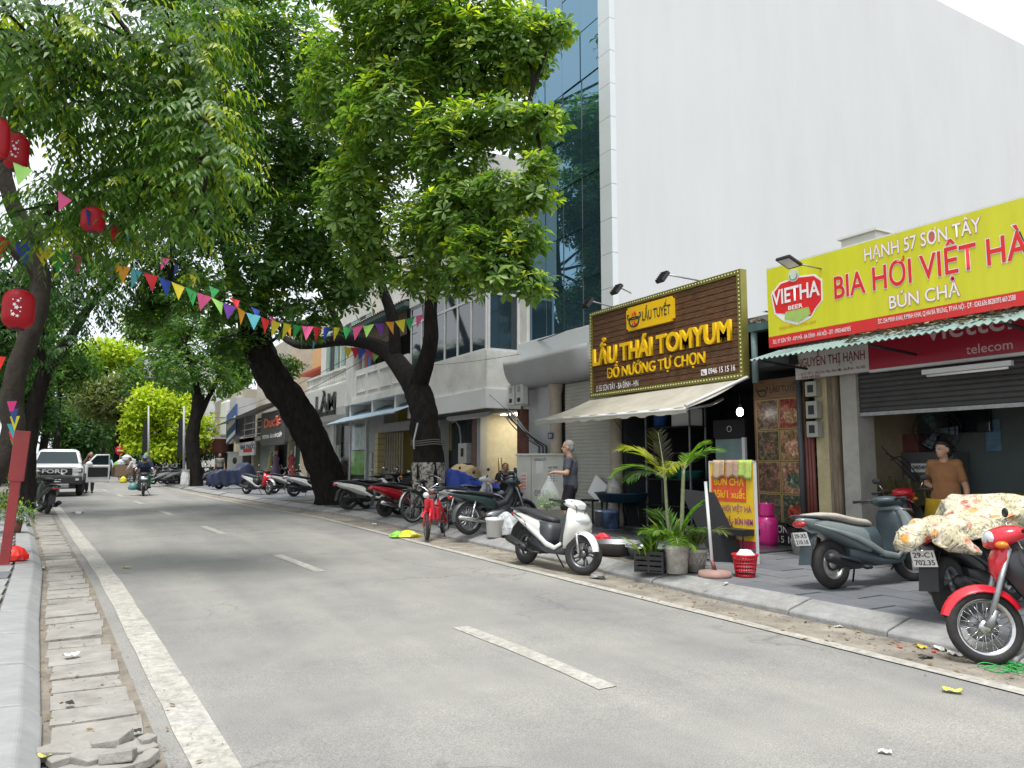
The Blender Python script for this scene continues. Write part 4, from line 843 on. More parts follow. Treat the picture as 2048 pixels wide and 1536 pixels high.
# ================================================================ trees
BARK, t, b, N, L = node_mat('bark')
tc = N('ShaderNodeTexCoord'); O = tc.outputs['Object']; mp = N('ShaderNodeMapping'); mp.inputs['Scale'].default_value = (1, 1, .35); L(O, mp.inputs['Vector'])
n1 = N('ShaderNodeTexNoise', Scale=9.0, Detail=8.0, Roughness=.75); L(mp.outputs['Vector'], n1.inputs['Vector'])
r1 = ramp(N, .3, .75, (.004, .0035, .003), (.034, .029, .024)); L(n1.outputs['Fac'], r1.inputs['Fac']); L(r1.outputs['Color'], b.inputs['Base Color']); b.inputs['Roughness'].default_value = .92; b.inputs['Specular IOR Level'].default_value = .2
v1 = N('ShaderNodeTexVoronoi', Scale=14.0); L(mp.outputs['Vector'], v1.inputs['Vector']); bp = N('ShaderNodeBump', Strength=.8, Distance=.04); L(mul(t, n1.outputs['Fac'], v1.outputs['Distance'], .6), bp.inputs['Height']); L(bp.outputs['Normal'], b.inputs['Normal'])
BARKB, t, b, N, L = node_mat('brown_bark')
tc = N('ShaderNodeTexCoord'); O = tc.outputs['Object']; n1 = N('ShaderNodeTexNoise', Scale=7.0, Detail=8.0, Roughness=.75); L(O, n1.inputs['Vector'])
r1 = ramp(N, .3, .75, (.010, .008, .006), (.05, .038, .026)); L(n1.outputs['Fac'], r1.inputs['Fac']); L(r1.outputs['Color'], b.inputs['Base Color']); b.inputs['Roughness'].default_value = .92
bp = N('ShaderNodeBump', Strength=.8, Distance=.04); L(n1.outputs['Fac'], bp.inputs['Height']); L(bp.outputs['Normal'], b.inputs['Normal'])
# bark with flaking whitewash low on the trunk
BARKW, t, b, N, L = node_mat('whitewashed_bark')
tc = N('ShaderNodeTexCoord'); O = tc.outputs['Object']; n1 = N('ShaderNodeTexNoise', Scale=8.0, Detail=9.0, Roughness=.8); L(O, n1.inputs['Vector'])
r1 = ramp(N, .44, .54, (.03, .025, .02), (.42, .40, .35)); L(n1.outputs['Fac'], r1.inputs['Fac']); L(r1.outputs['Color'], b.inputs['Base Color']); b.inputs['Roughness'].default_value = .9
def leaf_mat(name, gloss=.36, tr=.46):
    m, t, b, N, L = node_mat(name); at = N('ShaderNodeAttribute'); at.attribute_name = 'leafcol'
    L(at.outputs['Color'], b.inputs['Base Color']); b.inputs['Roughness'].default_value = gloss; b.inputs['Specular IOR Level'].default_value = .35
    tl = N('ShaderNodeBsdfTranslucent'); g = N('ShaderNodeMix'); g.data_type = 'RGBA'; g.blend_type = 'MULTIPLY'; g.inputs[0].default_value = 1; L(at.outputs['Color'], g.inputs[6]); g.inputs[7].default_value = (1.5, 1.7, .55, 1); L(g.outputs[2], tl.inputs['Color'])
    mx = N('ShaderNodeMixShader'); mx.inputs[0].default_value = tr; L(b.outputs[0], mx.inputs[1]); L(tl.outputs[0], mx.inputs[2]); L(mx.outputs[0], t.nodes['Material Output'].inputs['Surface']); return m
LEAF = leaf_mat('leaf'); LEAFM = leaf_mat('matt_leaf', .6, .35)
# leaf blanks, tip along +y, face up +z
OBOV = (np.array([(0,0,0),(-.10,.33,.03),(0,.34,0),(.10,.33,.03),(-.20,.70,.05),(0,.72,.0),(.20,.70,.05),(0,1,-.06)], float),
        [(0,2,1),(0,3,2),(1,2,5,4),(2,3,6,5),(4,5,7),(5,6,7)])
LANC = (np.array([(0,0,0),(-.17,.40,.05),(0,.42,0),(.17,.40,.05),(0,1,-.10)], float), [(0,2,1),(0,3,2),(1,2,4),(2,3,4)])
DIAM = (np.array([(0,0,0),(-.26,.5,.04),(.26,.5,.04),(0,1,-.05)], float), [(0,2,3,1)])
def leaf_mesh(name, tmpl, pos, rot, size, col, mt):
    V, Fs = tmpl; n, k = len(pos), len(V)
    co = np.einsum('nij,kj->nki', rot, V) * size[:, None, None] + pos[:, None, :]
    me = bpy.data.meshes.new(name); me.vertices.add(n*k); me.vertices.foreach_set('co', co.reshape(-1))
    li = np.concatenate([np.array(f) for f in Fs]); ln = np.array([len(f) for f in Fs]); st = np.concatenate([[0], np.cumsum(ln)[:-1]])
    me.loops.add(n*len(li)); me.loops.foreach_set('vertex_index', (li[None, :] + (np.arange(n)*k)[:, None]).reshape(-1).astype(np.int32))
    me.polygons.add(n*len(ln)); me.polygons.foreach_set('loop_start', (st[None, :] + (np.arange(n)*len(li))[:, None]).reshape(-1).astype(np.int32))
    me.polygons.foreach_set('loop_total', np.tile(ln, n).astype(np.int32)) if hasattr(me.polygons[0], 'loop_total') and False else None
    me.update(calc_edges=True); at = me.attributes.new('leafcol', 'FLOAT_COLOR', 'POINT')
    at.data.foreach_set('color', np.repeat(np.concatenate([col, np.ones((n, 1))], 1), k, axis=0).reshape(-1)); me.materials.append(mt); return me
def frames(ydir, zhint):
    y = ydir / np.linalg.norm(ydir, axis=1, keepdims=True); x = np.cross(y, zhint); nn = np.linalg.norm(x, axis=1, keepdims=True); x = x / np.maximum(nn, 1e-6); z = np.cross(x, y)
    return np.stack([x, y, z], axis=2)
def unit(n):
    v = RNG.normal(size=(n, 3)); return v / np.linalg.norm(v, axis=1, keepdims=True)
def blob_points(blobs, n, shell=.55):
    w = np.array([b[1][0]*b[1][1]*b[1][2] for b in blobs]) ** (2/3); idx = RNG.choice(len(blobs), n, p=w/w.sum()); d = unit(n)
    r = RNG.uniform(shell**2, 1.0, n) ** .5 * RNG.uniform(.82, 1.1, n)
    c = np.array([b[0] for b in blobs])[idx]; rad = np.array([b[1] for b in blobs])[idx]
    return c + d*rad*r[:, None], d*rad/np.linalg.norm(rad, axis=1, keepdims=True)
def colors(n, dark, light, young_lit, p_young_lit, up):
    """leaf colours: mature greens, with yellow-green ones more often towards the top, for young growth and painted sunlight"""
    t = RNG.beta(1.6, 1.8, n)[:, None]; c = np.array(dark)*(1-t) + np.array(light)*t
    y = (RNG.random(n) < p_young_lit*np.clip(.35 + .9*up, 0, 1.3))[:, None]; k = RNG.uniform(.4, 1, n)[:, None]
    return np.where(y, c*(1-k) + np.array(young_lit)*k, c)
def foliage(kind, blobs, n, size, pal, p_young_lit=.12, shell=.5):
    """returns leaf arrays: rosettes (broad leaves in whorls), sprays (drooping leaflets on a stalk) or single leaves"""
    dark, light, young_lit = pal; P, D = blob_points(blobs, n, shell); D = D/np.linalg.norm(D, axis=1, keepdims=True)
    if kind == 'rosette':
        k = 7; ax = D*.7 + np.array([0, 0, .75]) + unit(n)*.35; ax /= np.linalg.norm(ax, axis=1, keepdims=True); a = np.repeat(ax, k, axis=0)
        u = np.cross(a, unit(n*k)); u /= np.linalg.norm(u, axis=1, keepdims=True)
        base = np.repeat(np.cross(ax, np.array([.31, .2, .9])), k, axis=0); base /= np.maximum(np.linalg.norm(base, axis=1, keepdims=True), 1e-6); w = np.cross(a, base)
        th = (np.tile(np.arange(k), n)*2*np.pi/k + RNG.uniform(-.3, .3, n*k) + np.repeat(RNG.uniform(0, 6.3, n), k))[:, None]
        rad = base*np.cos(th) + w*np.sin(th); yd = rad*.95 + a*RNG.uniform(-.25, .55, n*k)[:, None]
        R_ = frames(yd, a); pos = np.repeat(P, k, axis=0) + rad*.015; sz = size*RNG.uniform(.7, 1.12, n*k)*np.repeat(RNG.uniform(.6, 1.15, n), k); up = np.repeat(D[:, 2], k)
        col = colors(n*k, dark, light, young_lit, 0, up); py = np.repeat((RNG.random(n) < p_young_lit*np.clip(.4+.8*D[:, 2], .1, 1.2)), k)[:, None]  # more yellow whorls towards the top: young growth plus sunlight painted into the leaves
        kk = RNG.uniform(.3, .95, n*k)[:, None]; col = np.where(py, col*(1-kk)+np.array(young_lit)*kk, col)
        return pos, R_, sz, col
    if kind == 'spray':
        k = 11; out = D*.9 + unit(n)*.5; out[:, 2] = out[:, 2]*.4 - .25; out /= np.linalg.norm(out, axis=1, keepdims=True); t = np.tile(np.arange(k), n)/(k-1)
        o = np.repeat(out, k, axis=0); ln = np.repeat(RNG.uniform(.26, .46, n), k)*size/.12; pos = np.repeat(P, k, axis=0) + o*(ln*t)[:, None]; pos[:, 2] -= .35*ln*t*t
        side = np.cross(o, np.array([0, 0, 1.])); side /= np.maximum(np.linalg.norm(side, axis=1, keepdims=True), 1e-6); s_ = np.where(np.tile(np.arange(k), n) % 2 == 0, 1, -1)[:, None]
        yd = side*s_*.75 + o*.45 + np.array([0, 0, -.75]) + unit(n*k)*.18; R_ = frames(yd, np.array([0, 0, 1.]) + o*.6 + unit(n*k)*.25)
        sz = size*RNG.uniform(.75, 1.2, n*k)*(1-.35*t); col = colors(n*k, dark, light, young_lit, 0, t*0); py = np.repeat(RNG.random(n) < p_young_lit*np.clip(.5+.7*D[:, 0]+.4*D[:, 2], .05, 1.3), k)[:, None]; kk = RNG.uniform(.35, .95, n*k)[:, None]  # yellow sprays lean right and up: young growth plus sunlight painted into colour
        return pos, R_, sz, np.where(py, col*(1-kk)+np.array(young_lit)*kk, col)
    k = 4; P = np.repeat(P, k, axis=0) + RNG.normal(size=(n*k, 3))*size*.55; D = np.repeat(D, k, axis=0)
    yd = D*.5 + unit(n*k) + np.array([0, 0, -.25]); R_ = frames(yd, np.array([0, 0, 1.]) + D*.6 + unit(n*k)*.5); sz = size*RNG.uniform(.6, 1.2, n*k)
    return P, R_, sz, colors(n*k, dark, light, young_lit, p_young_lit, D[:, 2])
def spline(pts, n=8):
    pts = [Vector(p) for p in pts]; out = []
    for i in range(len(pts)-1):
        p0, p1, p2, p3 = pts[max(i-1, 0)], pts[i], pts[i+1], pts[min(i+2, len(pts)-1)]
        for j in range(n):
            t = j/n; out.append(.5*((2*p1) + (p2-p0)*t + (2*p0-5*p1+4*p2-p3)*t*t + (3*p1-p0-3*p2+p3)*t**3))
    return out + [pts[-1]]
def limb(m, pts, r0, r1, n=10, rough=.06, seg=6, flare=0.0):
    S = spline(pts, seg); k = len(S); rs = [r0 + (r1-r0)*(i/(k-1)) for i in range(k)]
    if flare:
        for i in range(k): rs[i] *= 1 + flare*math.exp(-i/1.6)
    b0 = len(m.v); m.tube(S, rs, n)
    for i in range(b0, len(m.v)):
        q, c = divmod(i-b0, n)
        if q < k:
            d = Vector(m.v[i]) - S[q]; m.v[i] = tuple(S[q] + d*(1 + rough*(math.sin(c*2.1+q*.7)+math.sin(c*3.7-q*1.3+S[q].z*3)) + random.uniform(-rough, rough)*.5))
    return S
def tree(name, label, base, trunk, blobs, kind, n, size, pal, bark, leaf=LEAF, p_young_lit=.12, limbs=(), tmpl=None, solo=0, group=None, shell=.5, twigs=True, r0=.2, r1=.1, flare=.35, sides=12):
    base = Vector(base); o = thing(name, label, 'tree', base, 0, group); m = MB()
    S = limb(m, trunk, r0, r1, sides, .07, 6, flare)
    for (pts, a, c) in limbs: limb(m, pts, a, c, 8, .05, 5)
    if twigs:
        src = [S[-1], S[int(len(S)*.8)]] + [Vector(p[0][-1]) for p in limbs] + [Vector(p[0][len(p[0])//2]) for p in limbs]
        for c, rad in blobs:
            c = Vector(c); s_ = min(src, key=lambda q: (q-c).length); mid = s_.lerp(c, .5) + Vector((random.uniform(-.2, .2), random.uniform(-.2, .2), random.uniform(-.1, .3)))
            limb(m, [s_, mid, c], min(.06, r1*.5), .02, 6, .03, 4)
            for _ in range(3):
                e = c + Vector([random.uniform(-.8, .8)*q for q in rad]); limb(m, [mid.lerp(c, .6), (c+e)/2 + Vector((0, 0, .1)), e], .025, .008, 5, .02, 3)
    wb(m, 'trunk', bark, o)
    tm = tmpl or {'rosette': OBOV, 'spray': LANC, 'single': DIAM}[kind]
    pos, R_, sz, col = foliage(kind, blobs, n, size, pal, p_young_lit, shell); pos = pos - np.array(base)
    keep = np.ones(len(pos), bool)
    if solo:   # the leaves that show largest stand alone
        w = pos + np.array(base) - np.array([0, 0, EYE]); f_, r_, u_ = np.array(_fwd), np.array(_rt), np.array(_up); z = w@f_; x = (w@r_)/np.maximum(z, .1)*F; y = (w@u_)/np.maximum(z, .1)*F
        inf = (abs(x) < 1010) & (abs(y) < 755) & (z > 1); sc = np.where(inf, sz/np.maximum(z, .1), 0); idx = np.argsort(-sc)[:solo]; keep[idx] = False
    cr = mesh_obj('crown', leaf_mesh('crown', tm, pos[keep], R_[keep], sz[keep], col[keep], leaf), o); cr['kind'] = 'stuff'
    if solo:
        kinds = {}
        for i in idx:
            q = min(5, int(col[i][0]*14)); 
            if q not in kinds: kinds[q] = leaf_mesh('leaf', tm, np.zeros((1, 3)), np.eye(3)[None], np.ones(1), col[i][None], leaf)
            l = bpy.data.objects.new('leaf', kinds[q]); C.objects.link(l); l.parent = cr; l.matrix_local = Matrix.Translation(Vector(pos[i])) @ Matrix(R_[i].tolist()).to_4x4() @ Matrix.Scale(float(sz[i]), 4)
    return o
def pb(px, py, depth, rx, ry, rd=None):
    """crown blob: pixel centre, distance, radii in pixels (depth radius in metres)"""
    c = PD(px, py, depth); k = depth/F; return (tuple(c), (rx*k, rd or (rx+ry)/2*k, ry*k))
GREEN = ((.045, .105, .03), (.25, .38, .075), (.58, .64, .04)); DEEP = ((.018, .06, .02), (.075, .165, .038), (.26, .36, .035)); YGRN = ((.026, .075, .022), (.15, .27, .05), (.52, .58, .05))
LIME = ((.22, .34, .015), (.48, .56, .025), (.62, .6, .04)); OLIVE = ((.08, .12, .04), (.22, .25, .09), (.34, .34, .10)); MID = ((.035, .10, .025), (.15, .27, .05), (.38, .46, .05))
# --- fork-trunked almond tree by the pavement (in front of the bay window house)
bB = Vector((7.0, 16.2, gz(16)+KH)); Bp = lambda x, y, X=7.0: PX(x, y, X)
treeB = tree('almond_tree', 'forked dark trunk with whitewashed foot and broad glossy leaves by the bay window', bB,
    [bB - Vector((0, 0, .1)), Bp(858, 930), Bp(850, 860), Bp(845, 810), Bp(822, 750)],
    [pb(960, 120, 15.0, 140, 95), pb(1040, 90, 14.6, 85, 75), pb(840, 90, 15.5, 150, 110), pb(800, 240, 15.0, 130, 110), pb(900, 300, 14.2, 90, 100), pb(1010, 245, 14.0, 120, 45), pb(930, 430, 13.8, 100, 75), pb(1020, 390, 13.5, 85, 50), pb(1010, 520, 13.2, 65, 45), pb(1065, 570, 12.9, 45, 30), pb(1000, 545, 13.0, 60, 40), pb(950, 500, 13.2, 60, 50), pb(1040, 470, 13.2, 60, 40), pb(1085, 330, 13.4, 45, 30), pb(1110, 60, 14.4, 40, 40), pb(860, 450, 14.5, 90, 80), pb(720, 400, 15.8, 90, 120), pb(690, 160, 16.2, 100, 130), pb(840, 560, 15.2, 70, 40), pb(930, 560, 13.8, 55, 40), pb(1090, 240, 13.6, 50, 25), pb(1075, 395, 13.2, 45, 22), pb(750, 520, 16.2, 70, 60), pb(920, 20, 15, 170, 60), pb(760, 10, 15.5, 120, 60)],
    'rosette', 4700, .235, GREEN, BARK, p_young_lit=.26, solo=300, r0=.37, r1=.30, sides=16, flare=.2,
    limbs=[([Bp(828, 770), Bp(770, 700), Bp(690, 680, 6.6), Bp(600, 690, 6.2), Bp(560, 670, 6.0)], .27, .10), ([Bp(835, 775), Bp(860, 690), Bp(862, 600), Bp(880, 480, 7.2), Bp(900, 350, 7.4)], .24, .07), ([Bp(790, 715), Bp(785, 640), Bp(760, 560), Bp(728, 440), Bp(700, 300), Bp(690, 60)], .17, .08), ([Bp(690, 680, 6.6), Bp(650, 590, 6.4), Bp(600, 480, 6.2), Bp(560, 380, 6)], .12, .05), ([Bp(862, 600), Bp(930, 500, 7), Bp(1000, 430, 6.8)], .09, .03), ([Bp(880, 480, 7.2), Bp(960, 300, 7), Bp(1050, 240, 6.8)], .08, .03)])
m = MB(); limb(m, [bB + Vector((.02, 0, -.05)), bB.lerp(Bp(858, 930), .5) + Vector((0, 0, .12)), Bp(858, 925)], .395, .385, 16, .03, 6, .1); wb(m, 'whitewash', BARKW, treeB)
m = MB(); q = Bp(856, 890)
for k in range(3): m.tube([q + Vector((.40*math.cos(a), .40*math.sin(a), .05*k + .02*math.sin(3*a))) for a in np.linspace(0, 6.3, 24)], .012, 5)
rp = thing('tied_rope', 'grey rope wound round the forked trunk at chest height', 'rope', q, 0); wb(m, 'loops', mat('old_rope', (.16, .15, .13), .9), rp); wb(MB().tube([q + Vector((-.35, -.2, .5)), q + Vector((-.42, -.15, .1)), q + Vector((-.43, -.2, -.1))], .02, 6), 'loose_end', GREYP, rp)
# --- big leaning tree
bA = GP(668, 1008, KH); bA.z = gz(bA.y)+KH; Ap = lambda x, y, Y=bA.y: PY(x, y, Y)
treeA = tree('leaning_tree', 'massive black trunk leaning out over the road from the pavement', bA,
    [bA + Vector((.05, 0, -.1)), Ap(655, 950), Ap(625, 880), Ap(590, 815), Ap(545, 755), Ap(515, 690), Ap(503, 620)],
    [pb(560, 120, 21, 140, 120), pb(430, 60, 22, 110, 90), pb(640, 300, 20.5, 110, 110), pb(520, 330, 20, 120, 110), pb(420, 430, 20.5, 110, 90), pb(560, 520, 20, 120, 80), pb(450, 600, 19.5, 110, 60), pb(350, 560, 21, 80, 70), pb(600, 640, 20, 90, 45), pb(420, 250, 21, 110, 110), pb(690, 560, 20, 70, 70), pb(300, 620, 21.5, 60, 40), pb(480, 690, 21.5, 60, 40), pb(560, 735, 25, 55, 25), pb(330, 330, 22, 80, 100), pb(620, 440, 19.5, 90, 80), pb(480, -110, 18, 190, 90), pb(220, -110, 16, 190, 90), pb(680, -120, 18, 170, 100), pb(340, -60, 14, 120, 60)],  # last four blobs lie above the view, added to shade the road
    'rosette', 7600, .27, ((.032, .09, .028), (.15, .27, .06), (.46, .54, .04)), BARK, p_young_lit=.18, solo=120, r0=.48, r1=.40, sides=20, flare=.75,
    limbs=[([Ap(505, 640), Ap(470, 560), Ap(440, 430), Ap(420, 300)], .26, .08), ([Ap(505, 630), Ap(540, 540), Ap(560, 400), Ap(570, 250), Ap(575, 60)], .28, .08), ([Ap(503, 640), Ap(420, 600, bA.y-1), Ap(340, 560, bA.y-2)], .16, .05), ([Ap(540, 540), Ap(620, 470, bA.y-1), Ap(680, 420, bA.y-1)], .13, .05)])
# --- near left tree with drooping sprays
bL = Vector((-1.75, 12.6, gz(12.6)+.13)); Lp = lambda x, y, Y=12.6: PY(x, y, Y)
treeL = tree('street_tree', 'nearest left tree with crooked brown trunk and long drooping leaf sprays', bL,
    [bL - Vector((0, 0, .15)), Lp(15, 900), Lp(22, 800), Lp(40, 720), Lp(72, 640), Lp(82, 560), Lp(60, 480), Lp(22, 400), Lp(8, 330), Lp(30, 250), Lp(75, 215)],
    [pb(80, 60, 8.6, 150, 85), pb(250, 60, 9.0, 150, 80), pb(380, 110, 9.4, 80, 90), pb(400, 240, 9.0, 85, 90), pb(420, 340, 8.8, 75, 70), pb(330, 250, 9.6, 130, 120), pb(180, 200, 9.4, 150, 110), pb(60, 180, 9.5, 90, 100), pb(280, 380, 9.6, 120, 70), pb(390, 440, 9.2, 60, 45), pb(170, 400, 10, 110, 65), pb(90, 440, 9.4, 70, 40), pb(230, 480, 10.4, 80, 45), pb(420, 40, 9.8, 70, 60), pb(20, 90, 8.4, 80, 90)],
    'spray', 1400, .165, YGRN, BARKB, p_young_lit=.26, solo=300, r0=.155, r1=.085, sides=12, shell=.3,
    limbs=[([Lp(82, 560), Lp(50, 520), Lp(0, 480), Lp(-60, 420)], .10, .06), ([Lp(60, 480), Lp(160, 430, 12), Lp(290, 330, 11.5), Lp(370, 260, 11)], .085, .03), ([Lp(30, 250), Lp(150, 180, 12), Lp(300, 120, 11.5)], .08, .03), ([Lp(75, 215), Lp(100, 100), Lp(60, -40)], .08, .04)])
# --- second left tree behind it
b2 = GP(48, 1012, .1); b2.z = gz(b2.y)+.1; L2 = lambda x, y: PY(x, y, b2.y)
tree('street_tree', 'second left tree with black forked trunk rising behind the red post', b2,
    [b2 - Vector((0, 0, .1)), L2(55, 900), L2(70, 810), L2(92, 740)], [pb(150, 600, 19, 70, 60), pb(60, 600, 18, 60, 60), pb(210, 560, 20, 70, 55), pb(100, 500, 19, 110, 60), pb(260, 500, 20, 90, 60), pb(140, 690, 18, 35, 30), pb(30, 690, 18, 35, 40), pb(300, 420, 20.5, 90, 60), pb(160, 420, 20, 100, 50), pb(20, 560, 18.5, 40, 50)],
    'spray', 900, .19, DEEP, BARK, p_young_lit=.08, r0=.26, r1=.2, limbs=[([L2(90, 745), L2(130, 690), L2(175, 620), L2(230, 560)], .2, .07), ([L2(90, 745), L2(80, 690), L2(92, 620), L2(110, 540)], .15, .06)])
# --- smaller pavement tree further on
bC = GP(388, 972, KH); bC.z = gz(bC.y)+KH; Cp = lambda x, y: PY(x, y, bC.y)
tree('pavement_tree', 'slim upright pavement tree with rounded crown beside the covered motorbike', bC, [bC - Vector((0, 0, .1)), Cp(388, 930), Cp(384, 880), Cp(392, 830), Cp(398, 790)],
    [pb(365, 740, 38, 55, 50), pb(430, 745, 38, 45, 45), pb(395, 690, 39, 75, 50), pb(340, 690, 39, 40, 45), pb(450, 690, 39, 45, 40), pb(390, 640, 39, 70, 40), pb(330, 640, 40, 45, 40), pb(455, 770, 38, 30, 25), pb(310, 720, 39, 30, 40)],
    'rosette', 900, .34, MID, BARK, p_young_lit=.10, r0=.36, r1=.26, flare=.25, limbs=[([Cp(390, 850), Cp(415, 800), Cp(440, 750)], .18, .08), ([Cp(398, 795), Cp(385, 740), Cp(370, 690)], .18, .08)])
# --- lime tree and the wall of trees at the end of the street
def auto_blobs(c, r, k=9):
    return [((c[0]+r[0]*x*.62, c[1]+r[1]*y*.62, c[2]+r[2]*z*.62), (r[0]*.5, r[1]*.5, r[2]*.46)) for x, y, z in [tuple(v) for v in unit(k)*RNG.uniform(.6, 1.1, (k, 1))]] + [(c, (r[0]*.6, r[1]*.6, r[2]*.6))]
bl = PD(310, 940, 52); bl.z = gz(bl.y)
tree('lime_tree', 'bright yellow green small tree beside the tall grey poles', bl, [bl, PD(312, 900, 52), PD(320, 860, 52)], [pb(285, 830, 52, 40, 35), pb(330, 815, 52, 45, 35), pb(370, 850, 52, 40, 35), pb(300, 875, 52, 45, 25), pb(345, 885, 52, 50, 22), pb(300, 795, 52, 30, 20), pb(395, 875, 52, 25, 20), pb(262, 862, 52, 20, 22), pb(410, 850, 53, 22, 16), pb(275, 892, 51, 26, 12), pb(330, 905, 51, 40, 10), pb(360, 810, 53, 22, 18), pb(285, 785, 53, 18, 14)],
    'single', 1900, .36, LIME, BARK, LEAFM, p_young_lit=.3, r0=.16, r1=.1)
FARG = 'trees massed at the far end of the street'
for i, (px, py, rx, ry, dep, pal, nlv, sz, lab) in enumerate([
    (235, 800, 95, 55, 66, OLIVE, 1500, .45, 'olive grey spreading tree behind the moving scooter'),
    (215, 715, 90, 45, 82, LIME, 1300, .55, 'tall yellow green tree top under the sky gap'),
    (120, 730, 70, 60, 60, MID, 1400, .42, 'mid green tree above the pickup truck'),
    (150, 850, 90, 75, 74, DEEP, 1700, .5, 'dark tree right behind the pickup truck'),
    (60, 800, 60, 90, 50, DEEP, 1500, .4, 'dark tree left of the pickup truck'),
    (255, 880, 60, 60, 88, DEEP, 1500, .5, 'dark tree behind the round road sign'),
    (330, 660, 70, 60, 70, GREEN, 1300, .5, 'green tree top behind the slim pavement tree'),
    (430, 830, 60, 55, 76, DEEP, 1300, .5, 'dark tree beyond the corner house'),
    (190, 880, 70, 60, 110, DEEP, 1500, .6, 'farthest dark tree closing the street'),
    (20, 700, 60, 70, 42, MID, 1300, .36, 'loose green tree at the left picture edge'),
    (300, 760, 60, 60, 95, OLIVE, 1200, .6, 'pale hazy tree behind the lime tree'),
    (365, 905, 60, 22, 64, DEEP, 900, .4, 'dark clipped hedge between the two grey poles'),
    (95, 640, 60, 45, 52, GREEN, 900, .42, 'loose high branches left of the sky gap'),
    (470, 720, 45, 60, 60, YGRN, 800, .45, 'sunlit yellow green tree behind the leaning trunk')]):
    c = PD(px, py, dep); k = dep/F; bs = Vector((c.x, c.y, gz(c.y))); top = Vector(c)
    tree('background_tree', lab, bs, [bs, bs.lerp(top, .45) + Vector((random.uniform(-.4, .4), 0, 0)), top], auto_blobs(tuple(c), (rx*k, (rx+ry)*.5*k, ry*k)), 'single', nlv, sz, pal, BARK, LEAFM, p_young_lit=.12, r0=.28, r1=.12, group=FARG, sides=8)
# canopy over the far left pavement, out of which the left row of trunks comes; last two unseen, added for the glass reflection
for i, (x, y, h, lab) in enumerate([(-3.2, 27.5, 6.5, 'left pavement tree just behind the pickup truck cab'), (-4.0, 46, 8.5, 'left pavement tree beyond the pickup truck'), (-5.5, 58, 9, 'third left pavement tree in the shaded row'), (4.6, 68, 9, 'right pavement tree far beyond the slim one'), (-1.5, 96, 10, 'tree standing where the street bends away'), (-9.5, 19.5, 14, 'tall left pavement tree mirrored in the glass front'), (-10.5, 28.5, 15, 'tallest left pavement tree opposite the bay window house')]):
    bs = Vector((x, y, gz(y)+.1)); top = bs + Vector((random.uniform(-.5, .8), 0, h*.6))
    tree('row_tree', lab, bs, [bs, bs.lerp(top, .5) + Vector((.2, 0, 0)), top], auto_blobs((top.x, top.y, top.z+h*.22), (h*.45, h*.45, h*.32), 10), 'single', 1500 if h < 12 else 3600, .4 if h < 12 else .6, DEEP, BARK, LEAFM, p_young_lit=.08, r0=.24, r1=.12, group='trees along the far pavements', sides=8)
# ================================================================ motorbikes, bicycles, pickup
def shell_arc(m, c, r, a0, a1, hw, n=14, k=5, drop=.3, y=0, mt=0):
    """mudguard: a strip bent round a wheel, edges turned down"""
    rows = []
    for i in range(n+1):
        a = R(a0 + (a1-a0)*i/n); w = hw*(.55+.45*math.sin(math.pi*(i+.8)/(n+1.6)))
        rows.append([Vector((c[0] + (r - drop*.16*abs(s)**2)*math.cos(a), y + w*s, c[2] + (r - drop*.16*abs(s)**2)*math.sin(a))) for s in np.linspace(-1, 1, k)])
    m.rings(rows, mt, True, False, False)
    m.rings([[p + (Vector(c) - p).normalized()*.006 for p in rw] for rw in rows][::-1], mt, True, False, False); return m
_WH = {}
def wheel_meshes(r, w, kind, rimm):
    key = (round(r, 3), round(w, 3), kind, rimm.name)
    if key in _WH: return _WH[key]
    h = w/2; ri = r - w*.95
    tp = [(ri, -h*.75), (ri+w*.35, -h), (r-w*.18, -h*.82), (r-.004, -h*.35), (r, 0), (r-.004, h*.35), (r-w*.18, h*.82), (ri+w*.35, h), (ri, h*.75)]
    ty = MB(); ty.lathe(tp + [tp[0]], 36, axis='y', caps=False)
    rm = MB(); rm.lathe([(ri+.004, -h*.7), (ri-.022, -h*.55), (ri-.026, 0), (ri-.022, h*.55), (ri+.004, h*.7)], 36, axis='y', caps=False)
    rm.lathe([(.0, -h*.7), (.045, -h*.7), (.05, 0), (.045, h*.7), (0, h*.7)], 16, axis='y', caps=False)
    if kind == 'alloy':
        for k in range(5):
            a = 2*math.pi*k/5
            for s in (-.13, .13):
                p0 = Vector((.04*math.cos(a+s*2), 0, .04*math.sin(a+s*2))); p1 = Vector(((ri-.02)*math.cos(a+s*1.3), 0, (ri-.02)*math.sin(a+s*1.3))); rm.tube([p0, p0.lerp(p1, .5) + Vector((-.012*math.sin(a), 0, .012*math.cos(a))), p1], [.016, .012, .013], 6)
    elif kind == 'swirl':
        for k in range(5):
            a = 2*math.pi*k/5; pts = [Vector(((.04+(ri-.05)*t)*math.cos(a+.55*t), 0, (.04+(ri-.05)*t)*math.sin(a+.55*t))) for t in np.linspace(0, 1, 5)]; rm.tube(pts, [.03, .026, .022, .022, .028], 6)
    elif kind == 'disc': rm.lathe([(.0, -.01), (.06, -.02), (ri-.06, -.028), (ri-.02, -.01), (ri-.02, .01), (ri-.06, .028), (.06, .02), (0, .01)], 30, axis='y', caps=False)
    else:
        n = 28
        for k in range(n):
            a = 2*math.pi*k/n; a2 = a + (.35 if k % 2 else -.35); rm.tube([(.05*math.cos(a2), .03 if k % 4 < 2 else -.03, .05*math.sin(a2)), ((ri-.02)*math.cos(a), 0, (ri-.02)*math.sin(a))], .0028, 4)
    _WH[key] = (ty.mesh('tyre', RUBBER), rm.mesh('rim', rimm)); return _WH[key]
def wheel(parent, name, c, r, w, kind, rimm, rot=None):
    a, b2 = wheel_meshes(r, w, kind, rimm); o = mesh_obj(name, a, parent, c, rot); rim = mesh_obj('rim', b2, o)
    if kind == 'spoke': rim['kind'] = 'stuff'
    return o
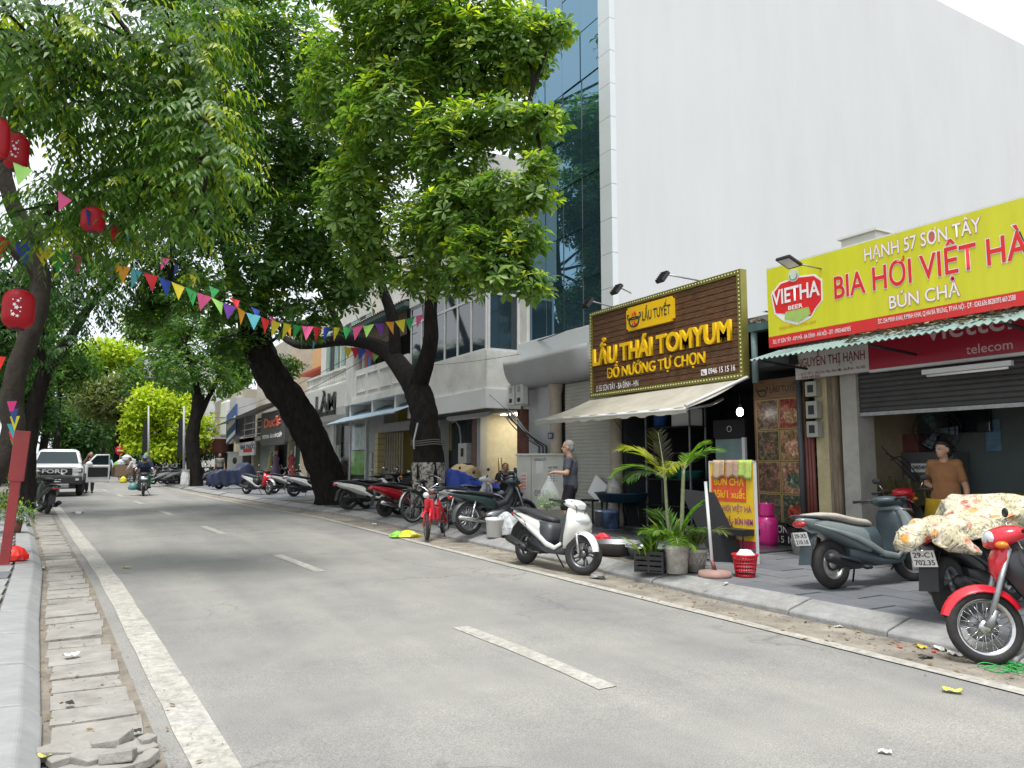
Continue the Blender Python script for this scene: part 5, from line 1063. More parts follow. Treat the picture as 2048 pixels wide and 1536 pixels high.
def plate(parent, c, lines, tilt=0.0, w=.19, h=.14, front=False):
    o = MB().bx(-w/2, w/2, 0, .004, -h/2, h/2).build('number_plate', PLATE, parent, loc=c); o.rotation_euler = (R(tilt), 0, R(90 if front else -90))
    for i, s in enumerate(lines): lettering(o, s, -w*.42, w*.42, h*(.08 if i == 0 else -.38), h*.30, INK, 0, .015, .001)
    return o
def ringsx(m, L, e=2.6, n=18, mt=0):
    return m.rings([se((x, 0, z), hw, hh, n, e) for x, z, hw, hh in L], mt, True, True)
def ringsz(m, L, e=2.6, n=18, mt=0):
    return m.rings([se((x, 0, z), hd, hw, n, e, 'z') for z, x, hd, hw in L], mt, True, True)
def scooter(name, label, loc, rz, body, trim=None, seatm=None, group=None, lean=-7, steer=0, wheel_kind='alloy', rimm=None, r=.255, lines=None, mirrors=True, cover=BLACK, side=None, tall=1.0, cat='motorbike', shield=None, muffler=None, lamp_front=True, tint=None):
    o = thing(name, label, cat, loc, rz, group); o.rotation_euler = (R(lean), 0, rz); trim = trim or BLACK; seatm = seatm or SEATM; rimm = rimm or ALLOY; side = side or body; muffler = muffler or DARKM
    xr, xf = -.60, .66
    wheel(o, 'rear_wheel', (xr, 0, r), r, .105, wheel_kind, rimm); wheel(o, 'front_wheel', (xf, 0, r), r, .092, wheel_kind, rimm, (0, 0, R(steer)))
    m = ringsx(MB(), [(-1.0, .815, .02, .012), (-.95, .81, .07, .035), (-.84, .775, .115, .065), (-.68, .725, .145, .095), (-.50, .665, .160, .125), (-.32, .60, .168, .150), (-.16, .55, .160, .175), (-.04, .52, .135, .185), (.0, .51, .11, .17)], 2.7); m.build('body', body, o)
    m = MB()
    for s in (-1, 1): m.rings([[Vector((x, s*(y+d), z+q)) for d, q in ((0, hh), (.012, hh*.4), (.012, -hh*.4), (0, -hh), (-.02, 0))] for x, y, z, hh in ((-.86, .105, .76, .012), (-.6, .155, .67, .028), (-.35, .168, .58, .045), (-.12, .165, .47, .05), (.05, .155, .37, .045), (.25, .16, .33, .035), (.36, .15, .40, .03))], 0, True, True)
    m.build('side_moulding', side, o)
    ringsx(MB(), [(-.93, .872, .04, .010), (-.86, .868, .105, .026), (-.70, .862, .135, .042), (-.52, .842, .145, .05), (-.36, .80, .142, .052), (-.20, .768, .135, .052), (-.06, .752, .112, .05), (.02, .735, .07, .04), (.04, .725, .03, .02)], 2.5).build('seat', seatm, o)
    ringsx(MB(), [(-.40, .40, .10, .08), (-.2, .36, .13, .09), (0, .295, .15, .065), (.2, .285, .155, .05), (.34, .30, .15, .06), (.42, .36, .12, .09)], 3.2).build('floorboard', trim, o)
    ringsz(MB(), [(.36, -.02, .09, .135), (.46, -.03, .13, .160), (.58, -.06, .15, .165), (.70, -.10, .16, .14)], 3).build('under_seat_panel', trim, o)
    m = MB()
    for s in (-1, 1): m.tube([(.36, s*.1, 1.01), (.46, s*.12, 1.04), (.53, s*.08, .96), (.52, s*.05, .8)], .006, 5)
    m.build('brake_cable', BLACK, o)
    ringsz(MB(), [(.34, .40, .05, .13), (.42, .44, .075, .165), (.52, .475, .095, .19), (.64, .505, .11, .20), (.74, .51, .105, .195), (.84, .475, .085, .175), (.92, .435, .06, .14), (.98, .41, .04, .10)], 2.5).build('front_apron', shield or body, o)
    ringsz(MB(), [(.30, .30, .03, .14), (.42, .335, .03, .155), (.55, .365, .035, .165), (.70, .375, .05, .155), (.82, .375, .05, .14), (.90, .375, .03, .11)], 3).build('leg_shield', trim, o)
    ringsx(MB(), [(.22, 1.02, .03, .02), (.27, 1.02, .11, .045), (.34, 1.015, .15, .065), (.42, 1.0, .155, .075), (.49, .985, .12, .06), (.53, .975, .06, .035)], 2.4).build('handlebar_cover', cover, o)
    m = MB()
    for s in (-1, 1): m.tube([(.37, s*.12, 1.02), (.33, s*.20, 1.035), (.27, s*.34, 1.03)], [.014, .018, .019], 8); m.tube([(.40, s*.17, 1.01), (.355, s*.32, 1.005)], .007, 6)
    m.build('handlebar', BLACK, o)
    if mirrors:
        for s in (-1, 1):
            mo = MB().tube([(.36, s*.19, 1.04), (.34, s*.24, 1.14), (.33, s*.27, 1.20)], .007, 6).build('mirror', BLACK, o); MB().ell((.325, s*.295, 1.235), (.016, .062, .042), 14, 8).build('mirror_glass', CHROME if tint is None else tint, mo)
    if lamp_front:
        MB().ell((.585, 0, .77), (.045, .125, .062), 16, 8).build('headlight', CLEARL, o)
        for s in (-1, 1): MB().ell((.535, s*.14, .70), (.05, .045, .028), 12, 6).build('indicator', AMBER, o)
    MB().ell((-.965, 0, .775), (.05, .085, .045), 16, 8).build('tail_light', REDL, o)
    m = MB(); st = R(steer)
    for s in (-1, 1): m.tube([(.535, s*.075, .60), (xf, s*.075, r)], [.022, .017], 8)
    m.build('fork', CHROME, o)
    shell_arc(MB(), (xf, 0, r), r+.035, 12, 165, .075).build('front_mudguard', body, o)
    m = MB(); m.rings([[(-.80, s*.07, .66) for s in (-1, 1)] + [(-.79, s*.07, .66) for s in (1, -1)], [(-.90, s*.075, .56) for s in (-1, 1)] + [(-.89, s*.075, .56) for s in (1, -1)], [(-.97, s*.08, .30) for s in (-1, 1)] + [(-.96, s*.08, .30) for s in (1, -1)]], 0, False); m.build('mudflap', trim, o)
    if lines: plate(o, (-.965, 0, .60), lines, 15)
    m = ringsx(MB(), [(-.78, .30, .05, .05), (-.66, .28, .08, .09), (-.45, .29, .09, .10), (-.22, .30, .10, .09), (-.12, .30, .08, .06)], 3); m.v = [(x, y+.05, z) for x, y, z in m.v]; m.build('engine', DARKM, o)
    m = MB(); m.tube([(-.12, -.10, .22), (-.25, -.15, .22), (-.38, -.175, .26)], .018, 8); m.tube([(-.36, -.175, .25), (-.42, -.18, .275), (-.80, -.185, .38), (-.84, -.185, .39)], [.03, .058, .062, .03], 14); mf = m.build('exhaust', muffler, o)
    m = MB(); m.tube([(-.44, -.243, .30), (-.72, -.248, .375)], [.03, .03], 8, flat=.3); m.build('heat_shield', BLACK, mf)
    MB().tube([(-.58, .13, .30), (-.47, .13, .60)], .024, 8).build('shock_absorber', STEEL, o)
    m = MB()
    for s in (-1, 1): m.tube([(-.60, s*.10, .80), (-.86, s*.13, .85), (-1.0, s*.08, .87), (-1.03, 0, .872)], .012, 6)
    m.build('grab_rail', trim, o)
    m = MB(); m.tube([(-.1, .12, .27), (-.02, .26, .01)], .011, 6); m.build('side_stand', DARKM, o)
    squash(o, .87); return o
def squash(o, k):
    for c_ in o.children:
        if c_.name.split('.')[0] in ('rear_wheel', 'front_wheel', 'fork', 'front_mudguard', 'brake_disc', 'rear_mudguard'): continue
        if c_.name.startswith('number_plate'): c_.location.z *= k
        else: c_.scale.z = k
def underbone(name, label, loc, rz, body, trim=BLACK, group=None, lean=-7, steer=0, lines=None, wheel_kind='spoke', side=None, r=.29, brand=None, bare=False, cat='motorbike'):
    o = thing(name, label, cat, loc, rz, group); o.rotation_euler = (R(lean), 0, rz); side = side or body; xr, xf = -.60, .63
    wheel(o, 'rear_wheel', (xr, 0, r), r, .082, wheel_kind, CHROME if wheel_kind == 'spoke' else ALLOY); wheel(o, 'front_wheel', (xf, 0, r), r, .07, wheel_kind, CHROME if wheel_kind == 'spoke' else ALLOY, (0, 0, R(steer)))
    ringsx(MB(), [(-.98, .78, .02, .015), (-.90, .77, .07, .035), (-.72, .735, .10, .055), (-.5, .685, .115, .085), (-.28, .63, .12, .105), (-.1, .58, .10, .11), (.0, .54, .07, .09)], 2.5).build('tail_body', side, o)
    ringsx(MB(), [(-.90, .82, .06, .012), (-.8, .825, .11, .028), (-.55, .80, .13, .042), (-.3, .765, .125, .045), (-.1, .735, .10, .042), (.02, .715, .05, .025)], 2.4).build('seat', SEATM, o)
    m = MB(); m.tube([(-.15, 0, .62), (.05, 0, .55), (.22, 0, .60), (.36, 0, .78), (.40, 0, .92)], [.07, .07, .065, .06, .05], 10); m.build('spine', trim, o)
    # leg shields: tall curved plastic either side of the headstock
    m = MB()
    for s in (-1, 1):
        rows = []
        for z, x, w in ((.88, .42, .07), (.78, .44, .15), (.65, .40, .20), (.50, .30, .215), (.36, .20, .20), (.28, .12, .15)):
            rows.append([Vector((x + .05*(1-t) - .03*t, s*(.03 + (w-.03)*t), z)) for t in np.linspace(0, 1, 5)])
        m.rings(rows, 0, True, False, False); m.rings([[p + Vector((-.012, 0, 0)) for p in rw] for rw in rows], 0, True, False, False)
    m.build('leg_shield', trim, o)
    ringsz(MB(), [(.62, .50, .02, .03), (.70, .51, .045, .075), (.80, .49, .06, .10), (.88, .465, .05, .09), (.94, .44, .03, .05)], 2.4).build('front_cowl', body, o)
    ringsx(MB(), [(.26, 1.0, .03, .02), (.31, 1.0, .10, .045), (.38, .995, .14, .07), (.46, .97, .135, .085), (.53, .95, .10, .075), (.57, .94, .05, .045)], 2.3).build('handlebar_cover', body, o)
    MB().ell((.525, 0, .955), (.055, .095, .065), 16, 8).build('headlight', CLEARL, o)
    for s in (-1, 1): MB().ell((.50, s*.115, .905), (.045, .04, .028), 12, 6).build('indicator', AMBER, o)
    m = MB()
    for s in (-1, 1): m.tube([(.37, s*.1, 1.01), (.30, s*.22, 1.03), (.24, s*.34, 1.02)], [.013, .016, .018], 8); m.tube([(.38, s*.17, 1.0), (.31, s*.33, .995)], .006, 6)
    m.build('handlebar', BLACK, o)
    for s in (-1, 1):
        mo = MB().tube([(.33, s*.2, 1.03), (.32, s*.25, 1.13)], .006, 6).build('mirror', CHROME, o); MB().ell((.31, s*.27, 1.18), (.014, .055, .04), 12, 6).build('mirror_glass', BLACK, mo)
    shell_arc(MB(), (xf, 0, r), r+.035, 15, 150, .062).build('front_mudguard', body, o)
    m = MB()
    for s in (-1, 1): m.tube([(.44, s*.075, .82), (xf, s*.07, r)], [.02, .022], 8); m.tube([(xf-.06, s*.07, r+.12), (xf, s*.07, r)], [.026, .03], 8)
    m.build('fork', STEEL, o)
    m = MB(); m.lathe([(.035, -.055), (.11, -.052), (.11, -.048), (.035, -.045)], 24, (xf, 0, r), axis='y'); m.build('brake_disc', STEEL, o)
    ringsx(MB(), [(-.25, .32, .07, .08), (-.1, .33, .11, .11), (.06, .35, .11, .10), (.18, .40, .07, .06)], 3).build('engine', STEEL, o)
    m = MB(); m.tube([(.1, -.06, .28), (0, -.11, .21), (-.3, -.14, .22)], .016, 8); m.tube([(-.28, -.14, .22), (-.36, -.145, .235), (-.86, -.16, .33), (-.90, -.16, .335)], [.02, .042, .045, .02], 12); m.build('exhaust', CHROME, o)
    shell_arc(MB(), (xr, 0, r), r+.05, 40, 190, .065).build('rear_mudguard', trim, o); MB().ell((-.95, 0, .72), (.04, .07, .04), 14, 6).build('tail_light', REDL, o)
    for s in (-1, 1): MB().tube([(xr, s*.11, r), (-.5, s*.12, .62)], .022, 8).build('shock_absorber', CHROME, o)
    m = MB(); 
    for s in (-1, 1): m.tube([(xr, s*.085, r), (-.12, s*.08, .34)], .018, 6)
    m.build('swing_arm', DARKM, o)
    m = MB()
    for s in (-1, 1): m.tube([(-.55, s*.1, .79), (-.85, s*.12, .83), (-.99, s*.06, .85), (-1.01, 0, .85)], .011, 6)
    m.build('grab_rail', STEEL, o); MB().tube([(-.05, .10, .25), (.03, .26, .008)], .011, 6).build('side_stand', DARKM, o)
    if lines: plate(o, (-.93, 0, .60), lines, 15)
    if brand:
        q = mesh_obj('brand_badge', bpy.data.meshes.new('e'), o) if False else None
        e = MB().bx(-.08, .08, 0, .002, -.012, .012).build('brand_badge', trim, o, loc=(.27, .222, .50)); e.rotation_euler = (0, R(0), R(180+18)); lettering(e, brand, -.07, .07, -.008, .018, CHROME, 0, .02, .001)
    squash(o, .93); return o
def bicycle(name, label, loc, rz, col, group=None, lean=-6, r=.33, basket=False, moped=False, steer=0):
    o = thing(name, label, 'bicycle', loc, rz, group); o.rotation_euler = (R(lean), 0, rz); xr, xf = -.52, .54; tw = .045 if not moped else .06
    wheel(o, 'rear_wheel', (xr, 0, r), r, tw, 'spoke', STEEL); wheel(o, 'front_wheel', (xf, 0, r), r, tw, 'spoke', STEEL, (0, 0, R(steer)))
    m = MB(); bb = (-.08, 0, .30); hd = (.36, 0, .72); st = (-.22, 0, .70)
    for a, c_ in ((bb, hd), (bb, st), ((-.17, 0, .58), (.37, 0, .62)), (bb, (xr, .05, r)), (bb, (xr, -.05, r)), (st, (xr, .05, r)), (st, (xr, -.05, r)), ((.34, 0, .82), (.40, 0, .55)), ((.40, .05, .56), (xf, .05, r)), ((.40, -.05, .56), (xf, -.05, r))): m.tube([a, c_], .017 if not moped else .022, 8)
    m.build('frame', col, o)
    ringsx(MB(), [(-.36, .86, .06, .015), (-.28, .87, .10, .03), (-.18, .87, .06, .025), (-.08, .86, .025, .015)], 2.3).build('saddle', SEATM, o); MB().tube([st, (-.24, 0, .85)], .013, 8).build('seat_post', CHROME, o)
    MB().tube([(.22, .28, .98), (.30, .20, 1.0), (.36, .05, .92), (.35, 0, .86), (.36, -.05, .92), (.30, -.20, 1.0), (.22, -.28, .98)], .011, 8).build('handlebar', CHROME, o)
    for s in (-1, 1): MB().tube([(.31, s*.19, 1.0), (.21, s*.29, .978)], .017, 8).build('grip', BLACK, o)
    m = MB(); m.lathe([(.02, .05), (.09, .05), (.09, .055), (.02, .055)], 18, bb, axis='y'); m.tube([(-.08, .06, .30), (.06, .075, .20)], .009, 6); m.tube([(-.08, -.06, .30), (-.22, -.075, .40)], .009, 6); m.build('crank', STEEL, o)
    for s, p in ((1, (.06, .11, .20)), (-1, (-.22, -.11, .40))): MB().bx(p[0]-.04, p[0]+.04, p[1]-.04, p[1]+.04, p[2]-.01, p[2]+.01).build('pedal', BLACK, o)
    for c_, a0, a1, nm in (((xr, 0, r), 30, 180, 'rear_mudguard'), ((xf, 0, r), 40, 170, 'front_mudguard')): shell_arc(MB(), c_, r+.03, a0, a1, .035, drop=.1).build(nm, STEEL if not moped else col, o)
    m = MB(); m.bx(xr-.2, xr+.22, -.07, .07, r+.06+.30, r+.07+.30)
    for s in (-1, 1): m.tube([(xr, s*.06, r), (xr-.1, s*.06, r+.36)], .006, 5)
    m.build('carrier', STEEL, o)
    if moped:
        MB().bx(-.16, .02, -.07, .07, .32, .56).build('battery_case', col, o, bevel=.02); MB().tube([(-.08, -.12, .30), (-.02, -.15, .01)], .012, 6).build('stand_leg', DARKM, o); MB().tube([(-.08, .12, .30), (-.02, .15, .01)], .012, 6).build('stand_leg', DARKM, o); MB().ell((.46, 0, .80), (.05, .06, .055), 12, 8).build('headlight', CLEARL, o)
        MB().bx(.27, .34, -.09, .09, .34, .72).build('front_shield', col, o, bevel=.02)
    if basket:
        m = MB()
        for i in range(9): m.bx(.42+i*.03, .424+i*.03, -.15, .15, .72, .94)
        for i in range(9): m.bx(.42, .66, -.15+i*.0375, -.146+i*.0375, .72, .94)
        tag(m.build('basket', STEEL, o), kind='stuff')
    return o
PW = paint('pearl_white', (.66, .66, .62)); PWH = paint('bright_white', (.72, .72, .71)); PRED = paint('deep_red', (.42, .01, .02)); PHR = paint('hot_red', (.58, .015, .03)); PGRY = paint('grey_green_paint', (.19, .225, .225)); PSIL = paint('silver_paint', (.42, .43, .44)); PBLK = paint('gloss_black', (.012, .012, .014)); PDKG = paint('dark_green_paint', (.03, .045, .035)); PTEAL = paint('dark_teal_paint', (.025, .05, .05)); PBLU = paint('navy_paint', (.02, .03, .09))
BEIGES = mat('fabric_seat', (.40, .37, .31), .9, var=.2, scale=60, bump=.3)
GAR = 'motorbikes parked along the right pavement'
def at(px, py, h=0.0, up=0.0): p = GP(px, py, h); p.z = gz(p.y) + h + up; return p
def place_by_wheels(pr, pf, h=0.0, base=1.26, mid=.03):
    """bike origin and heading so that rear and front wheels stand at the two photo pixels"""
    a, c_ = GP(pr[0], pr[1], h), GP(pf[0], pf[1], h); d = (c_-a); d.z = 0; ang = math.atan2(d.y, d.x); p = a + d.normalized()*(base/2 - mid); p.z = gz(p.y)+h; return p, ang
# --- hero scooters
p, a = place_by_wheels((1050, 1128), (1172, 1153), 0.0); PEARL_AT = p
hero = scooter('scooter', 'pearl white scooter standing at the kerb in front of the walking man', p + Vector((.0, 0, .005)), a, PW, trim=plastic('charcoal_plastic', (.05, .055, .06)), group=GAR, lean=-8, steer=28, wheel_kind='alloy', rimm=mat('dark_alloy', (.12, .125, .13), .4, .8), side=PWH, cover=PWH, mirrors=False)
for s in (-1, 1):
    for i, pl_ in enumerate(([(-.78, .70), (-.5, .63), (-.36, .50), (-.44, .60), (-.6, .68)], [(-.62, .63), (-.42, .55), (-.33, .42), (-.40, .53)], [(-.86, .735), (-.7, .705), (-.62, .66), (-.72, .68)])):
        m = MB(); wv = lambda x: .004 + .168*max(0, 1-((x+.3)/.75)**2)**.5; m.add([(x, s*(wv(x)+.024), z*.87+.06) for x, z in pl_], [tuple(range(len(pl_)))]); m.build('side_decal', BLACK, hero)
p = at(1668, 1178, KH); hd = R(-4)
scooter('scooter', 'grey green scooter with beige seat cover and red tail light in front of the eatery', p + Vector((.60*math.cos(hd), .60*math.sin(hd), 0)), hd, PGRY, trim=plastic('blue_grey_plastic', (.045, .065, .075)), seatm=BEIGES, group=GAR, lean=-7, steer=-18, wheel_kind='disc', rimm=mat('silver_rim', (.45, .45, .44), .35, .8), lines=['29-X5', '210.18'], cover=plastic('blue_grey_plastic', (.045, .065, .075)), shield=PGRY, r=.25, mirrors=False)
p = at(1908, 1238, KH); hd = R(8); FLO = p.copy(); FLO_HD = hd
scooter('scooter', 'black scooter under a floral cloth with plate 29-C1 702.35', p + Vector((.60*math.cos(hd), .60*math.sin(hd), 0)), hd, PBLK, group=GAR, lean=-6, steer=-10, wheel_kind='swirl', rimm=mat('grey_rim', (.25, .26, .27), .4, .7), lines=['29-C1', '702.35'], mirrors=False, r=.265, muffler=BLACK)
pf = at(1978, 1330, 0.0); hd = R(138)
underbone('motorbike', 'red and black motorbike with wire wheel at the right picture edge', pf - Vector((.63*math.cos(hd), .63*math.sin(hd), 0)), hd, PHR, trim=plastic('charcoal_plastic', (.05, .055, .06)), group=GAR, lean=7, steer=4, brand='HONDA', r=.262)
# --- bikes before and behind the forked tree
p = at(697, 1020, KH); scooter('scooter', 'white scooter with black seat standing at the foot of the leaning trunk', p + Vector((.58, .12, 0)), R(12), PWH, group=GAR, lean=-6, steer=10, rimm=mat('dark_alloy', (.12, .125, .13)), r=.28)
p = at(770, 1034, KH); scooter('scooter', 'dark red scooter with black seat beside the old bicycle', p + Vector((.58, .12, 0)), R(14), PRED, group=GAR, lean=-6, steer=-10, wheel_kind='disc', rimm=DARKM, r=.23, muffler=CHROME, mirrors=True)
p = at(826, 1046, KH); bicycle('bicycle', 'old black bicycle with worn saddle between red scooter and red moped', p + Vector((.50, .16, 0)), R(18), DARKM, lean=-5, r=.34)
p = at(862, 1079, 0.02); bicycle('electric_moped', 'red electric moped with green bag parked on the kerb edge', p + Vector((.22, .25, .0)), R(228), PHR, lean=4, r=.25, moped=True, steer=25)
p = at(938, 1070, KH); underbone('motorbike', 'dark teal motorbike with long grey seat behind the white bucket', p + Vector((.6, .05, 0)), R(5), PTEAL, trim=plastic('charcoal_plastic', (.05, .055, .06)), group=GAR, lean=-7, steer=8, wheel_kind='alloy')
p = at(905, 1052, KH, 0); underbone('motorbike', 'white motorbike half hidden behind the dark teal one', p + Vector((.62, .35, 0)), R(8), PWH, trim=PSIL, group=GAR, lean=-7, steer=-5, wheel_kind='alloy')
p = at(800, 1008, KH); scooter('scooter', 'black scooter in the dark doorway left of the forked trunk', p + Vector((.3, .6, 0)), R(40), PBLK, group=GAR, lean=-6, r=.25)
p = at(1000, 1020, KH); underbone('motorbike', 'dark motorbike nearest the pale roadside cabinet', p + Vector((.5, .4, 0)), R(12), PBLK, group=GAR, lean=-7, wheel_kind='alloy')
p = at(858, 1026, KH); TAN1 = p.copy(); underbone('motorbike', 'motorbike hidden under tan sheet beside the forked trunk', p + Vector((.5, .1, 0)), R(10), PBLK, group=GAR, lean=-5, wheel_kind='alloy')
for (px, py, hd, col, lab) in ((735, 1018, 14, PBLK, 'black motorbike between white scooter and dark red scooter'), (800, 1030, 16, PSIL, 'silver motorbike behind the old bicycle'), (965, 1045, 10, PBLU, 'navy motorbike tucked behind the dark teal one'), (880, 1012, 14, PSIL, 'silver motorbike behind the red moped under the trunk')):
    p = at(px, py, KH); underbone('motorbike', lab, p + Vector((.6, .3, 0)), R(hd), col, group=GAR, lean=-7, wheel_kind='alloy')
# --- row beyond the leaning trunk
for i, (px, py, hd, kind, col, lab) in enumerate([(593, 993, 10, 's', PWH, 'white scooter with red bag left of the leaning trunk'), (553, 987, 12, 's', PSIL, 'silver scooter second left of the leaning trunk'), (535, 980, 15, 'u', PBLK, 'black motorbike third left of the leaning trunk'), (640, 975, 20, 's', PWH, 'white scooter half behind the leaning trunk'), (600, 968, 20, 's', PSIL, 'pale scooter by the shop glass behind the white ones')]):
    p = at(px, py, KH); f = scooter if kind == 's' else underbone; f('scooter' if kind == 's' else 'motorbike', lab, p + Vector((.5*math.cos(R(hd)), .5*math.sin(R(hd)), 0)), R(hd), col, group=GAR, lean=-6, steer=5)
p = at(520, 990, KH); scooter('scooter', 'silver scooter with pink red front apron facing the road', p + Vector((.0, .6, 0)), R(-62), PSIL, shield=PHR, group=GAR, lean=-6, steer=-12, r=.29)
p = at(450, 978, KH); COV = p.copy(); scooter('scooter', 'scooter shrouded in a dark blue rain cover', p + Vector((.3, .1, 0)), R(20), PBLK, group=GAR, lean=-5, mirrors=False)
# far row at the junction: one pattern copied
proto = scooter('scooter', 'leftmost silver scooter in the far row by the grey poles', at(312, 969, .1), R(150), PSIL, group='scooters in the far row', lean=-6)
for k, (px, py, lab) in enumerate([(330, 969, 'second silver scooter from the left in the far row'), (345, 968, 'third silver scooter from the left in the far row'), (362, 968, 'silver scooter of the far row nearest the slim tree'), (322, 962, 'silver scooter behind the far row on the left'), (352, 962, 'silver scooter behind the far row on the right'), (412, 968, 'silver scooter between slim tree and blue cover'), (428, 965, 'silver scooter by the grey roadside cabinet')]):
    q = copy_tree(proto); q.location = at(px, py, .1); q['label'] = lab; q.rotation_euler = (R(-6), 0, R(150 - 9*k))
# --- left side and traffic
p = at(84, 1028, .02); scooter('scooter', 'dark green scooter parked at the left kerb before the pickup', p + Vector((0, .55, 0)), R(100), PDKG, lean=9, steer=25, r=.27)
RID = at(288, 992); scooter('scooter', 'black scooter ridden down the middle of the road', RID + Vector((0, .55, 0)), R(-93), PBLK, lean=0, steer=0, r=.27, shield=PDKG)
CYC = at(214, 965); bicycle('bicycle', 'bicycle ridden towards the viewer by the cyclist in pale blue', CYC + Vector((0, .5, 0)), R(-92), DARKM, lean=0, basket=True)

# ---------------------------------------------------------------- covers thrown over bikes
def drape(name, label, mt, c, ang, L_, W, prof, hem, seed=1, n=44, k=26, cat='cover', wav=.03):
    """cloth lying over a bike: prof gives ridge height along its length, hem the height of its lower edge"""
    rr = random.Random(seed); o = thing(name, label, cat, c, ang); rows = []; px = [q[0] for q in prof]; pz = [q[1] for q in prof]; pw = [q[2] for q in prof]
    for i in range(n+1):
        x = -L_/2 + L_*i/n; zt = float(np.interp(x, px, pz)); w = float(np.interp(x, px, pw)); row = []; hm = hem(x) if callable(hem) else hem
        for j in range(k+1):
            s = -1 + 2*j/k; a = abs(s); t = min(1, a/.42); y = math.copysign(w*(math.sin(t*math.pi/2)), s) if a < .42 else math.copysign(w + (a-.42)*.14 + wav*math.sin(x*17+seed+s*3)*(a-.3)*2, s)
            z = zt - .05*t*t if a < .42 else zt - .05 - (a-.42)/.58*(zt-.05-hm - .05*math.sin(x*9+seed*2+s*2))
            z += .018*math.sin(x*13+s*7+seed) + .012*math.sin(x*29-s*11); row.append((x + .03*math.sin(s*6+x*5), y, z))
        rows.append(row)
    hm = hem(0) if callable(hem) else hem
    for e_, q_ in ((0, -1), (-1, 1)):
        fl_ = [(x + q_*(.05+.02*math.sin(y*30)), y*.9, min(z, hm + .06*math.sin(y*14+seed))) for x, y, z in rows[e_]]; md_ = [(x + q_*.035, y*.98, (z+f[2])/2) for (x, y, z), f in zip(rows[e_], fl_)]
        rows = [fl_, md_] + rows if e_ == 0 else rows + [md_, fl_]
    m = MB(); m.rings(rows, 0, True, False, False); ob = m.build('cloth', mt, o); sd = ob.modifiers.new('thick', 'SOLIDIFY'); sd.thickness = .006; return o
FLOR, t, b, N, L = node_mat('floral_cloth'); tc = N('ShaderNodeTexCoord'); O = tc.outputs['Object']
n0 = N('ShaderNodeTexNoise', Scale=7.0, Detail=3.0, Distortion=1.5); L(O, n0.inputs['Vector']); r0_ = ramp(N, .35, .6, (.46, .42, .26), (.66, .60, .47)); L(n0.outputs['Fac'], r0_.inputs['Fac'])
v0 = N('ShaderNodeTexVoronoi', Scale=7.5); L(O, v0.inputs['Vector']); r2_ = ramp(N, .22, .34, (1, 1, 1), (0, 0, 0)); L(v0.outputs['Distance'], r2_.inputs['Fac'])
hs = N('ShaderNodeValToRGB'); e = hs.color_ramp.elements; e[0].color = (.62, .14, .11, 1); e[1].color = (.68, .34, .08, 1); q = e.new(.5); q.color = (.62, .28, .22, 1); sp_ = N('ShaderNodeSeparateColor'); L(v0.outputs['Color'], sp_.inputs[0]); L(sp_.outputs[0], hs.inputs['Fac'])
mx = N('ShaderNodeMix'); mx.data_type = 'RGBA'; L(r2_.outputs['Color'], mx.inputs[0]); L(r0_.outputs['Color'], mx.inputs[6]); L(hs.outputs['Color'], mx.inputs[7])
v2 = N('ShaderNodeTexVoronoi', Scale=24.0); L(O, v2.inputs['Vector']); r3_ = ramp(N, .2, .3, (.45, .5, .25), (1, 1, 1)); L(v2.outputs['Distance'], r3_.inputs['Fac']); L(mul(t, mx.outputs[2], r3_.outputs['Color'], .7), b.inputs['Base Color']); b.inputs['Roughness'].default_value = .9
nw = N('ShaderNodeTexNoise', Scale=5.0, Detail=4.0, Distortion=2.5); L(O, nw.inputs['Vector']); bw = N('ShaderNodeBump', Strength=1.0, Distance=.09); L(nw.outputs['Fac'], bw.inputs['Height']); L(bw.outputs['Normal'], b.inputs['Normal'])
c_ = FLO + Vector((.40*math.cos(FLO_HD), .40*math.sin(FLO_HD), 0))
drape('floral_cloth', 'cream floral cloth thrown over the black scooter', FLOR, c_, FLO_HD, 1.8, .2, [(-.9, .80, .14), (-.6, .84, .18), (-.3, .83, .19), (.1, .83, .2), (.3, .92, .28), (.44, 1.0, .39), (.68, 1.01, .39), (.8, .95, .3), (.95, .86, .22)], lambda x: .64 - .04*math.sin(x*5) + (.10 if x > .2 else 0), 3, wav=.06)
drape('rain_cover', 'dark blue rain cover over the scooter by the pavement tree', mat('navy_cover', (.025, .035, .075), .5, var=.25, scale=5, bump=.2), COV + Vector((.3, .1, 0)), R(20), 2.1, .2, [(-1.05, .72, .15), (-.6, .88, .2), (0, .85, .2), (.3, .95, .22), (.5, 1.18, .36), (.7, 1.15, .33), (1.05, .8, .2)], .16, 5)
drape('tan_cover', 'tan sheet over the motorbike beside the forked trunk', mat('tan_sheet', (.30, .24, .13), .85, var=.2, scale=6, bump=.2), TAN1 + Vector((.5, .1, 0)), R(10), 2.2, .25, [(-1.15, .55, .2), (-.5, .88, .25), (.1, .82, .25), (.5, 1.2, .36), (.8, 1.12, .33), (1.15, .6, .2)], .35, 7)
drape('blue_tarp', 'bright blue tarpaulin peaked over a motorbike beside the tan sheet', mat('blue_tarp', (.02, .06, .36), .55, var=.2, scale=6, bump=.2), at(912, 1035, KH) + Vector((.35, .35, 0)), R(6), 1.7, .3, [(-.95, .72, .12), (-.4, 1.12, .12), (-.1, 1.05, .2), (.4, .85, .25), (.95, .8, .2)], .62, 9)

